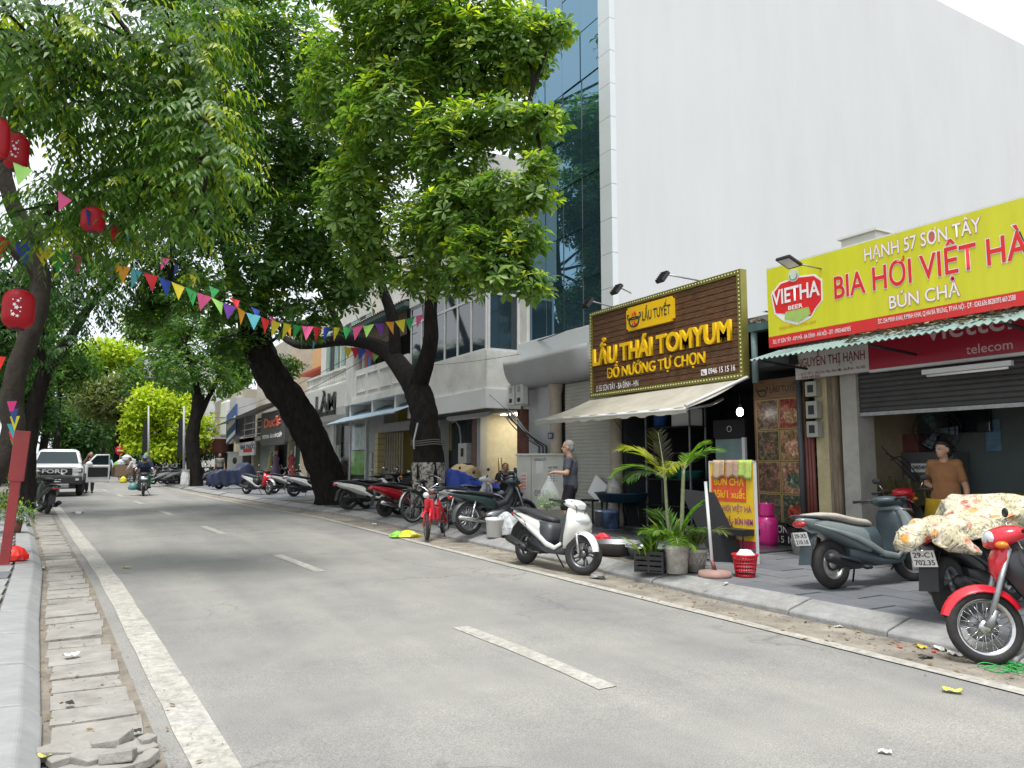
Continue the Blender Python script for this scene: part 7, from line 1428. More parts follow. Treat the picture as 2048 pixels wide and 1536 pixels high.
tbp = at(1232, 1058, KH) + Vector((.35, .25, 0)); o = thing('wash_table', 'dark blue wash tub table beside the teal box', 'table', tbp, FRONT); MB().lathe([(0, .50), (.42, .50), (.52, .66), (.55, .67), (.55, .69), (.50, .68), (.42, .53), (0, .53)], 32, caps=False).build('tub', mat('navy_plastic', (.015, .045, .075), .4), o)
for k in range(4): MB().tube([(.3*math.cos(k*1.57+.7), .3*math.sin(k*1.57+.7), .5), (.36*math.cos(k*1.57+.7), .36*math.sin(k*1.57+.7), 0)], .02, 8).build('leg', BLACK, o)
o = thing('rice_sack', 'printed white rice sack standing on the wash tub table', 'sack', tbp + Vector((-.05, .18, .55)), 0); bagmesh([(.12, 0), (.16, .06), (.15, .25), (.11, .36), (.04, .40), (.06, .46)], 20, .08, 2).build('cloth', mat('printed_sack', (.5, .48, .44), .85, var=.5, scale=7), o)
bucket('stock_pot', 'grey metal stock pot under the wash tub table', tbp + Vector((-.25, .35, 0)), .14, .14, .34, AL, 'pot'); bucket('paint_tub', 'blue and white tub under the wash tub table', tbp + Vector((-.38, -.12, 0)), .15, .17, .36, mat('blue_white_tub', (.12, .18, .32), .5, var=.9, scale=5), 'tub')
# shelving rack with bowls, fridge
rk = thing('shelf_rack', 'black steel shelf rack with kitchen tubs inside the hotpot shop', 'shelf', Vector((9.75, 11.75, gz(11)+KH)), FRONT)
for x in (0, 1.25):
    for y in (0, .4): MB().bx(x, x+.03, y, y+.03, 0, 2.3).build('post', STEEL, rk)
for z in (.45, .95, 1.45, 1.95): MB().bx(0, 1.28, .0, .43, z, z+.02).build('shelf', DARKM, rk)
SH0 = rk.location
def onshelf(name, label, x, z, fn): return fn(name, label, SH0 + Vector((.2, -x, z+.022)))
GRN = plastic('green_tub', (.02, .22, .07)); BLU = plastic('blue_tub', (.03, .10, .30))
bowl('tub', 'green oval tub on the rack at chest height', SH0 + Vector((.2, -.45, .972)), .30, .17, GRN, 'tub'); bowl('tub', 'dark teal tub on the same rack shelf further right', SH0 + Vector((.2, -1.0, .972)), .26, .15, plastic('teal_tub', (.02, .15, .13)), 'tub')
bucket('water_jug', 'blue water jug on the top rack shelf', SH0 + Vector((.2, -.25, 1.972)), .14, .14, .34, BLU, 'jug'); bucket('jar', 'glass jar on the middle rack shelf', SH0 + Vector((.15, -.2, 1.472)), .08, .09, .24, mat('dull_glass', (.2, .22, .22), .1), 'jar')
o = thing('carton', 'white carton on the top rack shelf', 'box', SH0 + Vector((.1, -.7, 1.972)), FRONT); MB().bx(-.02, .5, 0, .3, 0, .32).build('case', WHITEP, o)
MB().bx(.1, .25, -.3, .1, 0, .001)
fr = thing('drinks_fridge', 'glass door drinks fridge with dark header in the hotpot shop', 'fridge', Vector((9.95, 10.05, gz(10)+KH)), FRONT)
MB().bx(0, .75, .02, .65, 0, 2.05).build('case', BLACK, fr); MB().bx(.68, .75, -.03, .019, .25, 1.72).build('door_edge', WHITEP, fr); MB().bx(.03, .679, 0, .018, .25, 1.70).build('glass_door', mat('fridge_glass', (.22, .32, .32), .08, var=.2, scale=3), fr); MB().bx(.0, .75, -.02, .019, 1.73, 2.04).build('header', INK, fr)
MB().tube([(.39+.05*math.cos(a), -.022, 1.88+.05*math.sin(a)) for a in np.linspace(0, 6.283, 20)], .006, 5).build('round_emblem', LETW, fr)
for z in (.6, .95, 1.3): MB().bx(.05, .66, -.004, -.001, z, z+.02).build('shelf_edge', ALU, fr)
# palm in a paint bucket, pots
pp = at(1354, 1146, KH); bucket('paint_bucket', 'paint splashed white bucket holding the tall palm', pp, .125, .145, .33, mat('splashed_bucket', (.55, .53, .48), .6, var=.5, scale=5, dirt=.6), 'bucket', None, 28, SOIL)
palm = thing('palm', 'tall areca palm in the paint splashed bucket with two pale stems', 'plant', pp + Vector((0, 0, .27)), 0); STEM = mat('palm_stem', (.24, .27, .15), .6, var=.2, scale=6, stretch=(1, 1, 5))
def palm_leaf(a, el, ln, base, droop=.6, k=25, col=(.10, .2, .03), lw=.22):
    pts = [Vector(base)]; d = Vector((math.cos(a)*math.cos(el), math.sin(a)*math.cos(el), math.sin(el)))
    for i in range(12): d = (d + Vector((0, 0, -droop*.085*(1+i*.10)))).normalized(); pts.append(pts[-1] + d*ln/12)
    P, D, S, Cc = [], [], [], []
    for i in range(k):
        t = .16 + .84*i/(k-1); q = t*12; i0 = min(11, int(q)); p = pts[i0].lerp(pts[i0+1], q-i0); dr = (pts[i0+1]-pts[i0]).normalized(); sd = dr.cross(Vector((0, 0, 1))).normalized()
        for s in (-1, 1):
            P.append(p); v = sd*s*.8 + dr*.75 + Vector((0, 0, .12-.35*random.random())); D.append(v); S.append(ln*lw*2*(math.sin(math.pi*(.12+.8*t))**.7)*random.uniform(.85, 1.1)); f = random.uniform(.75, 1.35); Cc.append((col[0]*f, col[1]*f, col[2]*f))
    return pts, np.array(P), np.array(D), np.array(S), np.array(Cc)
BLADE = (np.array([(0, 0, 0), (-.062, .35, .014), (0, .36, 0), (.062, .35, .014), (0, 1, -.10)], float), [(0, 2, 1), (0, 3, 2), (1, 2, 4), (2, 3, 4)])
def fronds(parent, specs, nm='frond'):
    for (a, el, ln, b0, dr, col) in specs:
        pts, P, D, S, Cc = palm_leaf(R(a), R(el), ln*.76, b0, dr, col=col, lw=.25); fo = MB().tube(pts, [.012 - .0008*i for i in range(13)], 6).build(nm, STEM, parent)
        lf = mesh_obj('leaflets', leaf_mesh('leaflets', BLADE, P, frames(D, np.tile(np.array([[0, 0, 1.]]), (len(P), 1)) + unit(len(P))*.2), S, Cc, LEAF), fo); lf['kind'] = 'stuff'
for (dx, dy, h, ph, r_) in ((.02, -.06, 0.95, 0, .026), (-.01, .08, .86, 1.5, .022)):
    S_ = [(dx, dy, 0), (dx*1.3, dy*1.5+.01, h*.4), (dx*1.5, dy*2.0, h)]; MB().tube(spline(S_, 5), [r_*1.3, r_*1.2, r_*1.1, r_, r_, r_, r_*.9, r_*.9, r_*.85, r_*.8, r_*.8], 10).build('stem', STEM, palm)
tA = (.03, -.12, .93); tB = (-.015, .16, .84)
G1, G2, G3 = (.13, .24, .03), (.28, .30, .03), (.09, .20, .03)
fronds(palm, [(-65, 55, .72, tA, .8, G3), (-50, 70, .62, tA, .9, G1), (120, 62, .95, tB, .95, G2), (135, 42, .9, tB, .95, G1), (105, 30, .8, tB, .8, G3), (200, 50, .55, tA, 1.3, G2), (230, 60, .5, tB, 1.5, G2), (20, 60, .6, tA, 1.0, G1), (95, 82, .75, tB, .3, (.05, .045, .03))])
fronds(palm, [(a_, e_, l_, (0, 0, .02), d_, G1 if i % 2 else G3) for i, (a_, e_, l_, d_) in enumerate([(-60, 62, .55, .9), (-80, 45, .42, 1.1), (110, 55, .7, 1.0), (140, 60, .65, 1.1), (90, 70, .8, .9), (180, 65, .6, 1.2), (-20, 60, .6, 1.0), (230, 55, .55, 1.2), (-45, 75, .85, .8), (125, 40, .5, 1.3)])])
p2 = at(1392, 1143, KH); o = bucket('flower_pot', 'grey moulded pot with lattice pattern beside the paint bucket', p2, .10, .145, .27, mat('moulded_pot', (.42, .41, .37), .8, var=.15, scale=9, dirt=.4), 'pot', None, 28, SOIL)
m = MB()
for k in range(14):
    for s in (-1, 1): m.tube([((.112+.028*t)*math.cos(2*math.pi*k/14+s*t*.45), (.112+.028*t)*math.sin(2*math.pi*k/14+s*t*.45), .07+.13*t) for t in np.linspace(0, 1, 4)], .005, 4)
tag(m.build('lattice_relief', MATS['moulded_pot'], o), kind='stuff')
pl2 = thing('pot_plant', 'sparse young palm in the lattice pot', 'plant', p2 + Vector((0, 0, .22)), 0); fronds(pl2, [(-70, 70, .7, (0, 0, 0), 1.3, (.16, .19, .08)), (100, 75, .6, (0, 0, 0), 1.2, (.16, .19, .08)), (10, 78, .5, (0, 0, 0), 1.2, G1)])
p3 = at(1305, 1143, KH); o = thing('plant_crate', 'black plastic crate of green strap leaved plants at the kerb', 'crate', p3, R(-60))
m = MB(); m.bx(-.17, .17, -.12, .12, 0, .02)
for z in (.03, .09, .15, .21): 
    for q in ((-.17, .17, -.13, -.12), (-.17, .17, .12, .13), (-.18, -.17, -.13, .13), (.17, .18, -.13, .13)): m.bx(*q, z, z+.04)
for x in (-.17, 0, .17):
    for y in (-.125, .125): m.bx(x-.012, x+.012, y-.006, y+.006, 0, .25)
m.build('crate', BLACK, o)
def tuft(parent, n, ln, c, col, spread=.7, nm='leaves'):
    a = RNG.uniform(0, 6.28, n); e = RNG.uniform(.5, 1.4, n); D = np.stack([np.cos(a)*np.cos(e)*spread*1.4, np.sin(a)*np.cos(e)*spread*1.4, np.sin(e)], 1); P = np.tile(np.array([c], float), (n, 1)) + RNG.normal(size=(n, 3))*np.array([.07, .05, .02]); T = (np.array([(0, 0, 0), (-.05, .4, .02), (.05, .4, .02), (-.04, .75, -.06), (.04, .75, -.06), (0, 1, -.22)], float), [(0, 2, 1), (1, 2, 4, 3), (3, 4, 5)])
    o = mesh_obj(nm, leaf_mesh(nm, T, P, frames(D, unit(n)*.3 + np.array([0, 0, 1.])), ln*RNG.uniform(.6, 1.1, n), colors(n, *col, .2, np.ones(n)), LEAF), parent); o['kind'] = 'stuff'
sp3 = thing('strap_plant', 'green strap leaved plants growing in the black crate', 'plant', p3 + Vector((0, 0, .16)), 0); tuft(sp3, 90, .34, (0, 0, 0), MID)
o = thing('plant_pot', 'black pot wrapped in white plastic beside the black crate', 'pot', at(1330, 1143, KH), 0); MB().lathe([(0, 0), (.10, 0), (.13, .30), (.12, .30), (0, .25)], 20, caps=False).build('shell', BLACK, o); q = bagmesh([(.10, .26), (.15, .28), (.14, .34), (.08, .37)], 18, .15, 9).build('wrap', MATS['milky_film'], o)
sp4 = thing('strap_plant', 'dark leaved shrub between black crate and tall palm', 'plant', at(1340, 1140, KH) + Vector((.15, .1, .05)), 0); tuft(sp4, 80, .5, (0, 0, .1), GREEN)
# yellow menu board with three towels, pole on a round foot
BFX = 7.55; b0 = PX(1420, 930, BFX); b1 = PX(1507, 925, BFX); bz0 = gz(8)+KH; zt = PX(1420, 925, BFX).z
mbd = thing('menu_board', 'yellow standing menu board with red price panel and towels on top', 'sign', (BFX, b0.y, bz0), FRONT); BW = b0.y - b1.y; BH = zt - bz0
MB().bx(0, BW, 0, .02, .18, BH).build('panel', mat('board_yellow', (.78, .50, .02), .45, var=.08), mbd); m = MB()
for a in ((-.02, 0, .0, BH+.01), (BW, BW+.02, 0, BH+.01), (-.02, BW+.02, BH, BH+.02)): m.bx(a[0], a[1], -.008, .028, a[2], a[3])
m.build('frame', ALU, mbd); MB().bx(0, BW, -.002, .0, .18, .28).build('red_strip', mat('board_crimson', (.5, .02, .07), .45), mbd); MB().bx(.02, BW*.82, -.004, -.001, BH*.60, BH*.86).build('red_panel', mat('board_red', (.72, .09, .03), .45), mbd)
def ml(s, x0, x1, z, h, mt, bold=.02): lettering(mbd, s, x0*BW, x1*BW, z*BH, h*BH, mt, -.004, bold)
ml('BÚN CHẢ', .10, .78, .765, .07, YEL); ml('35k/1 xuất', .08, .80, .635, .075, YEL); PUR = mat('letter_purple', (.28, .05, .20), .5, var=0)
ml('BIA HƠI VIỆT HÀ', .08, .93, .50, .055, PUR, .012); ml('BÚN CHẢ - BÚN NEM', .06, .95, .375, .055, PUR, .03)
for i in range(3): MB().lathe([(.018, 0), (.02, .09), (.008, .12), (.007, .16)], 10, ((.34+.07*i)*BW, -.004, .27*BH)).build('printed_bottle', mat('bottle_brown', (.06, .03, .015), .4), mbd)
MB().bx(.58*BW, .78*BW, -.004, -.001, .19*BH+.05, .335*BH).build('printed_glass', mat('beer_print', (.6, .55, .2), .5, var=.3), mbd)
for i, (x, c_) in enumerate(((.10, (.45, .33, .22)), (.42, (.42, .28, .20)), (.70, (.40, .52, .12)))):
    to = thing('towel', ['beige towel over the left of the menu board', 'brown pink towel over the middle of the menu board', 'lime green towel over the right of the menu board'][i], 'towel', (BFX, b0.y - x*BW, bz0+BH), FRONT)
    w_ = BW*.27; m = MB(); rows = [[Vector((w_*u, -.014 - .008*math.sin(u*9+i) - .003*j, .03 - (.235+.02*math.sin(u*5+i*2))*j/6 if j else .028)) for u in np.linspace(0, 1, 14)] for j in range(7)]; rows = [[p_ + Vector((0, .05, -.01)) for p_ in rows[0]]] + rows; m.rings(rows, 0, True, False, False); ob = m.build('cloth', mat('towel_%d' % i, c_, .95, var=.2, scale=30, bump=.5, bscale=80), to); ob.modifiers.new('t', 'SOLIDIFY').thickness = .006
po = at(1430, 1153, KH); pole = thing('parasol_stand', 'white pole on a round red brown concrete foot at the kerb', 'stand', po, 0); MB().lathe([(0, 0), (.185, 0), (.19, .02), (.18, .06), (.06, .075), (0, .075)], 30, caps=False).build('foot', mat('red_concrete', (.34, .21, .18), .85, var=.2, dirt=.3), pole, bevel=.0); MB().cyl((0, 0, .07), (-.01, .03, .17), .024, 12).build('socket', mat('maroon_pipe', (.16, .045, .035)), pole); MB().cyl((-.01, .03, .16), (-.05, .06, 1.08), .018, 12).build('pole', WHITEP, pole)
o = thing('folding_board', 'black triangular folded board leaning behind the lattice pot', 'board', at(1418, 1130, KH) + Vector((.35, .15, 0)), R(-35)); MB().prism([(-.5, .95), (-.05, .90), (.35, 0), (-.1, 0)], lambda a, c, d: (a, d, c), 0, .03).build('panel', BLACK, o)
o = thing('grill_stand', 'small black grill tray on thin legs before the menu board', 'grill', at(1428, 1130, KH) + Vector((.45, 0, 0)), FRONT); MB().bx(-.22, .22, -.16, .16, .36, .44).build('tray', BLACK, o)
for x in (-.2, .19):
    for y in (-.14, .13): MB().bx(x, x+.015, y, y+.015, 0, .36).build('leg', BLACK, o)
rb = at(1491, 1153, KH); o = thing('basket', 'red perforated plastic basket on the pavement before the menu board', 'basket', rb, 0); m = MB(); REDB = plastic('red_basket', (.55, .015, .03)); m.lathe([(0, .003), (.105, .003), (.108, .03), (.105, .03)], 26, caps=False)
for z in (.07, .11, .15, .19): m.lathe([(.108+z*.11, z), (.114+z*.11, z), (.115+z*.11, z+.015), (.109+z*.11, z+.015), (.108+z*.11, z)], 26, caps=False)
for k in range(26): a = 2*math.pi*k/26; m.tube([(.106*math.cos(a), .106*math.sin(a), .02), (.136*math.cos(a), .136*math.sin(a), .24)], .006, 4)
m.lathe([(.132, .225), (.150, .235), (.152, .255), (.134, .255), (.132, .225)], 26, caps=False); m.lathe([(0, .21), (.125, .21)], 20, caps=False); m.build('shell', REDB, o); q = bagmesh([(.07, .2), (.10, .24), (.06, .30)], 14, .2, 3).build('napkins', WHITEP, o)
# gas bottle, dustbin
g_ = at(1540, 1094, KH); o = thing('gas_bottle', 'magenta gas bottle against the food photo wall', 'gas bottle', g_ + Vector((-.05, 0, 0)), 0); MAG = paint('magenta_paint', (.55, .015, .20), .35); MB().lathe([(.13, 0), (.135, .03), (.13, .04), (.15, .05), (.165, .1), (.165, .36), (.15, .43), (.09, .475), (.04, .49), (0, .49)], 30, caps=True).build('cylinder', MAG, o)
m = MB(); m.rings([[(.115*math.cos(a), .115*math.sin(a), z) for a in np.linspace(.5, 5.8, 24)] for z in (.47, .50, .66, .67)], 0, True, False, False); c2 = m.build('collar', MAG, o); c2.modifiers.new('t', 'SOLIDIFY').thickness = .008; MB().cyl((0, 0, .48), (0, 0, .60), .02, 10).build('valve', mat('brass'), o)
o = thing('dustbin', 'grey bucket bin lined with a black bag beside the gas bottle', 'bin', at(1608, 1108, KH), 0); MB().lathe([(0, 0), (.15, 0), (.19, .30), (.18, .30), (0, .02)], 24, caps=False).build('shell', mat('speckled_bin', (.32, .32, .31), .7, var=.7, scale=16), o); q = bagmesh([(.185, .22), (.21, .30), (.22, .38), (.16, .40)], 22, .10, 12).build('liner', plastic('black_film', (.012, .012, .014), .25), o)
m = MB(); rows = [[(.235*math.cos(a)*(1+.04*math.sin(a*5)), .235*math.sin(a), .40+.03*math.sin(a*3)) for a in np.linspace(0, 6.283, 20)], [(.0, 0, .40)]*20]; m.rings(rows, 0, True, False); m.build('lid_bag', MATS['black_film'], o)
# inside the eatery
fx = 12.6; o = thing('standing_fan', 'black standing fan with round cage in the eatery', 'fan', (11.1, 6.0, .2), R(200)); fp = PX(1875, 862, 11.1); o.location = (11.1, fp.y, .2); zc = fp.z - .2
m = MB()
for k in range(3): m.tube([(0 + .06, (.32-.07*k*0)*math.cos(a)*(1-.25*k), zc+.32*math.sin(a)*(1-.25*k)) for a in np.linspace(0, 6.283, 28)], .007, 5)
for k in range(24): a = 2*math.pi*k/24; m.tube([(.10, .03*math.cos(a), zc+.03*math.sin(a)), (.06, .32*math.cos(a), zc+.32*math.sin(a))], .003, 4)
m.build('cage', DARKM, o)
for k in range(3): a = 2*math.pi*k/3; MB().prism([(.03, -.02), (.27, -.09), (.28, .07), (.03, .03)], lambda u, v, d: (.03+d, u*math.cos(a)-v*math.sin(a), zc+u*math.sin(a)+v*math.cos(a)), 0, .006).build('blade', plastic('fan_teal', (.04, .10, .12)), o)
MB().cyl((-.15, 0, zc), (.03, 0, zc), .07, 14).build('motor', BLACK, o); MB().cyl((-.06, 0, .04), (-.06, 0, zc), .02, 10).build('pole', BLACK, o); MB().lathe([(0, 0), (.22, 0), (.22, .03), (.03, .06), (0, .06)], 24, (-.06, 0, 0), caps=False).build('base', BLACK, o)
def ib(name, label, cat, a, c_, X, d, mt, z0=None, part='case'):
    p_, q_ = PX(*a, X), PX(*c_, X); o = thing(name, label, cat, (X, p_.y, min(p_.z, q_.z) if z0 is None else z0), FRONT); MB().bx(0, p_.y-q_.y, 0, d, 0, max(p_.z, q_.z) - o.location.z).build(part, mt, o, bevel=.01); return o
ck_ = ib('counter', 'dark tall cupboard with notice at the back of the eatery', 'cupboard', (1770, 905), (1905, 905), 10.95, .4, mat('cupboard_grey', (.10, .10, .10), .6, var=.2), .2)
lz = ck_.location; n_ = MB().bx(.42, .70, -.006, -.001, 1.12, 1.25).build('notice', WHITEP, ck_); lettering(ck_, '0485489', .45, .67, 1.16, .06, INK, -.006, .02); MB().bx(.28, .72, -.012, -.001, .55, .98).build('glass_hatch', GLASSD, ck_); MB().bx(.80, 1.15, -.012, -.001, .3, 1.2).build('door_panel', mat('cupboard_door', (.16, .15, .13), .6, var=.4, scale=7), ck_)
ib('carton', 'dark red carton on top of the eatery cupboard', 'box', (1778, 905), (1835, 868), 11.0, .3, mat('red_carton', (.16, .05, .045), .8, var=.2)); ib('television', 'wall mounted dark television in the eatery', 'television', (1895, 866), (1977, 812), 11.28, .08, GLASSD); ib('poster', 'blue poster on the eatery back wall', 'poster', (1972, 903), (1999, 838), 11.38, .015, mat('blue_poster', (.10, .20, .28), .6, var=.5, scale=5), None, 'sheet')
ib('picture', 'small dark picture high on the eatery wall', 'picture', (1812, 829), (1843, 818), 11.36, .03, INK, None, 'frame')
for i, (x, y, r_) in enumerate(((10.6, 4.7, 0), (10.6, 3.5, 0))):
    o = thing('low_table', ['dark blue low table nearer the standing person', 'dark blue low table at the right edge'][i], 'table', (x, y, .2), 0); MB().bx(-.5, .5, -.35, .35, .52, .56).build('top', plastic('table_blue', (.015, .03, .12)), o)
    for a in (-.45, .42):
        for b_ in (-.3, .27): MB().bx(a, a+.03, b_, b_+.03, 0, .52).build('leg', DARKM, o)
def pchair(label, loc, rz, mt):
    o = thing('plastic_chair', label, 'chair', loc, rz, 'plastic chairs of the eatery'); MB().bx(-.2, .2, -.2, .2, .40, .43).build('seat', mt, o, bevel=.02)
    for x in (-.19, .15):
        for y in (-.19, .15): MB().bx(x, x+.04, y, y+.04, 0, .40).build('leg', mt, o)
    m = MB(); m.rings([[(-.2-.05*t, .2*s_*(1-.1*t), .43+.42*t) for s_ in np.linspace(-1, 1, 8)] for t in np.linspace(0, 1, 6)], 0, True, False, False); q = m.build('backrest', mt, o); q.modifiers.new('t', 'SOLIDIFY').thickness = .02
YC = plastic('chair_yellow', (.62, .42, .02)); YD = plastic('chair_olive', (.20, .15, .02))
p_ = PX(2025, 960, 10.9); pchair('olive yellow plastic chair standing by the blue table inside the eatery', (10.9, p_.y, .2), R(200), YD); p_ = PX(2010, 1055, 9.2); pchair('bright yellow plastic chair behind the floral cloth', (9.2, p_.y, gz(5)+KH), R(120), YC); p_ = PX(1830, 1052, 9.1); pchair('bright yellow plastic chair behind the grey green scooter', (9.1, p_.y, gz(6)+KH), R(150), YC)
# bundle of folded chairs leaning on the cream wall, red motorbike behind the grey scooter
o = thing('folded_chairs', 'bundle of folded dark chairs leaning on the cream wall', 'chairs', (10.35, 6.95, .2), 0)
for i in range(5):
    m = MB(); a = i*.12; m.bx(-.16+a, -.13+a, -.5, -.46, 0, .95); m.bx(.14+a, .17+a, -.5, -.46, 0, .95); m.bx(-.16+a, .17+a, -.5, -.47, .55, .9); q = m.build('folded_chair', mat('olive_slats', (.13, .11, .05), .5, var=.5, scale=16), o); q.rotation_euler = (R(-22+4*i), R(8*i-14), 0)
for i in range(3): MB().tube(spline([(-.2+.1*i, -.05, 1.5-.1*i), (.3, -.1, 1.1+.1*i), (.7+.1*i, -.12, .8-.1*i), (.9, -.1, .4)], 5), .008, 5).build('cable', CABLE, o)
hp_ = PX(1800, 1005, 8.7); underbone('motorbike', 'red motorbike mostly hidden behind the grey green scooter', Vector((8.75, hp_.y-.1, gz(6)+KH)), R(30), PRED, group=GAR, lean=-6, wheel_kind='alloy')
o = thing('stool', 'low wooden stool by the eatery door jamb', 'stool', at(1735, 1070, KH) + Vector((.8, .4, 0)), FRONT); MB().bx(-.2, .2, -.15, .15, .40, .44).build('seat', mat('stool_wood', (.13, .09, .06), .7, var=.3), o)
for x in (-.18, .15):
    for y in (-.13, .1): MB().bx(x, x+.03, y, y+.03, 0, .40).build('leg', MATS['stool_wood'], o)
hm = thing('helmet', 'white helmet hanging from the grey green scooter', 'helmet', at(1765, 1105, KH) + Vector((.25, .1, .42)), 0); MB().ell((0, 0, 0), (.14, .12, .12), 18, 12).build('shell', PWH, hm); MB().ell((-.1, 0, -.02), (.06, .10, .015), 14, 6).build('peak', PSIL, hm)
# left pavement: red steel post, red bag, shrubs
rpb = Vector((GP(8, 1130, .13).x, GP(8, 1130, .13).y, gz(12)+.13)); rtop = PD(40, 860, 9.6)
o = thing('steel_post', 'leaning red painted steel post on the left pavement', 'post', rpb, 0); REDS = mat('red_steel', (.26, .03, .03), .55, var=.2, scale=4, dirt=.3); tp_ = PY(46, 862, rpb.y); d_ = tp_ - rpb
def lbox(a, c_, w, h): 
    m = MB(); ax = (c_-a).normalized(); u = Vector((1, 0, 0)); u = (u - ax*u.dot(ax)).normalized(); v = ax.cross(u); m.rings([[p_ + u*w*sx + v*h*sy for sx, sy in ((-1, -1), (1, -1), (1, 1), (-1, 1))] for p_ in (a, c_)], 0, False); return m
wb(lbox(rpb, rpb + d_*.66, .055, .05), 'post', REDS, o, bevel=.005); wb(lbox(rpb + d_*.62, rpb + d_, .085, .06), 'sleeve', REDS, o, bevel=.005)
rbp = at(28, 1122, .13); o = thing('plastic_bag', 'red plastic bag at the foot of the leaning red post', 'bag', rbp, 0); bagmesh([(.08, 0), (.15, .02), (.15, .08), (.10, .15), (.04, .19)], 22, .12, 2).build('film', plastic('red_film2', (.72, .02, .01), .4), o)
# bunch of gathered flags hanging by the post
o = thing('flag_bunch', 'bunch of gathered coloured flags hanging beside the red post top', 'bunting', PD(27, 850, 10.0), 0); FC_ = [(.6, .03, .2), (.02, .05, .2), (.55, .5, .03), (.05, .3, .38), (.55, .02, .03), (.04, .25, .08)]
for i in range(6):
    c_ = PD(22 + 3*(i % 3), 815 + 15*i, 10.0) - o.location; MB().add([c_ + Vector((-.05, 0, .08)), c_ + Vector((.06, .02, .09)), c_ + Vector((.01+.02*(i % 2), 0, -.12))], [(0, 1, 2)]).build('flag', mat('flag_%d' % i, FC_[i], .7), o)
shr = thing('shrub', 'leafy potted shrub behind the red post on the left pavement', 'plant', at(26, 1066, .13), 0); shr.scale = (.72,)*3; MB().lathe([(0, 0), (.16, 0), (.2, .3), (0, .28)], 18, caps=False).build('pot', mat('pot_red_brown', (.18, .07, .05), .8), shr)
P_, D_ = blob_points([((0, 0, .55), (.45, .4, .32)), ((.2, -.1, .4), (.3, .3, .22)), ((-.3, .2, .75), (.3, .3, .25))], 420, .2); cm = mesh_obj('leaves', leaf_mesh('leaves', LANC, P_, frames(D_ + unit(420)*.8 + np.array([0, 0, .1]), unit(420)*.5 + np.array([0, 0, 1.])), RNG.uniform(.10, .17, 420), colors(420, *YGRN, .25, D_[:, 2]), LEAF), shr); cm['kind'] = 'stuff'
shr = thing('shrub', 'second leafy shrub further along beneath the left trees', 'plant', at(30, 1005, .13), 0); P_, D_ = blob_points([((0, 0, .7), (.7, .7, .6)), ((-.5, .6, 1.2), (.6, .6, .5))], 500, .2); MB().tube([(0, 0, 0), (0, 0, .5)], .03, 6).build('stem', BARKB, shr); cm = mesh_obj('leaves', leaf_mesh('leaves', LANC, P_, frames(D_ + unit(500)*.8, unit(500)*.5 + np.array([0, 0, 1.])), RNG.uniform(.12, .2, 500), colors(500, *GREEN, .2, D_[:, 2]), LEAF), shr); cm['kind'] = 'stuff'
# lanterns
LAN, t, b, N, L = node_mat('lantern_cloth'); b.inputs['Base Color'].default_value = (.42, .008, .02, 1); b.inputs['Roughness'].default_value = .5; tl = N('ShaderNodeBsdfTranslucent'); tl.inputs['Color'].default_value = (.8, .02, .03, 1); mx = N('ShaderNodeMixShader'); mx.inputs[0].default_value = .35; L(b.outputs[0], mx.inputs[1]); L(tl.outputs[0], mx.inputs[2]); L(mx.outputs[0], t.nodes['Material Output'].inputs['Surface'])
def lantern(label, px, py, depth, w, h, flowers=True, top=None):
    k = depth/F; c_ = PD(px, py, depth); r_ = w*k/2; hh = h*k/2; o = thing('lantern', label, 'lantern', c_, 0, 'red cloth lanterns in the left tree')
    pr = []
    for i in range(25):
        t_ = -1 + 2*i/24; rr = r_*(1-abs(t_)**5*.55)*(1 + .012*math.cos(i*math.pi)); pr.append((rr, hh*t_*.93))
    MB().lathe(pr, 28).build('shade', LAN, o); MB().lathe([(r_*.42, hh*.92), (r_*.45, hh*.94), (r_*.40, hh), (r_*.3, hh)], 20).build('top_ring', INK, o); MB().lathe([(r_*.42, -hh), (r_*.45, -hh*.94)], 20).build('bottom_ring', INK, o)
    MB().tube([(0, 0, hh), (0, .02, hh*1.3), (.03, .05, hh*1.9)], .004, 5).build('cord', mat('cord_tan', (.3, .25, .12), .8), o); MB().cyl((0, 0, -hh*1.35), (0, 0, -hh), .006, 6).build('tassel', mat('cord_tan'), o)
    if flowers:
        dv = -Vector((c_.x, c_.y, 0)).normalized(); sv = Vector((0, 0, 1)).cross(dv); wht = LETW
        for (u, v, s_) in ((-.05, .30, .12), (-.25, .12, .13), (-.12, -.02, .16), (-.30, -.35, .15), (-.05, -.42, .12), (.08, .42, .05), (-.35, .35, .05), (.12, .0, .06), (-.4, -.2, .06), (.1, -.2, .05)):
            cc = dv*(r_*math.sqrt(max(0, 1-u*u))*1.012) + sv*(u*r_) + Vector((0, 0, v*hh)); n_ = (dv*math.sqrt(1-u*u) + sv*u).normalized(); tx = Vector((0, 0, 1)).cross(n_); m = MB(); k_ = 30 if s_ > .1 else 8
            m.add([cc + n_*.004 + (tx*math.cos(2*math.pi*j/k_) + Vector((0, 0, 1))*math.sin(2*math.pi*j/k_))*(r_*s_*(1 if s_ < .1 else .72+.28*math.cos(5*2*math.pi*j/k_))) for j in range(k_)], [tuple(range(k_))]); m.build('printed_blossom', wht, o)
lantern('red blossom print lantern hanging beside the crooked trunk', 37, 619, 9.2, 57, 84); lantern('red lantern half hidden in leaves above the bunting', 186, 440, 8.9, 44, 52, False); lantern('red lantern behind the crooked trunk high on the left', 33, 305, 8.6, 44, 78, True); lantern('red lantern cut by the left picture edge', 0, 280, 8.2, 34, 90, False)
q = thing('pennant_scrap', 'red cloth scrap hanging at the left picture edge', 'flag', PD(2, 728, 9.5), 0); wb(MB().add([PD(-8, 712, 9.5), PD(12, 714, 9.5), PD(-2, 744, 9.5)], [(0, 1, 2)]), 'flag', plastic('red_film2', (.72, .02, .01)), q)
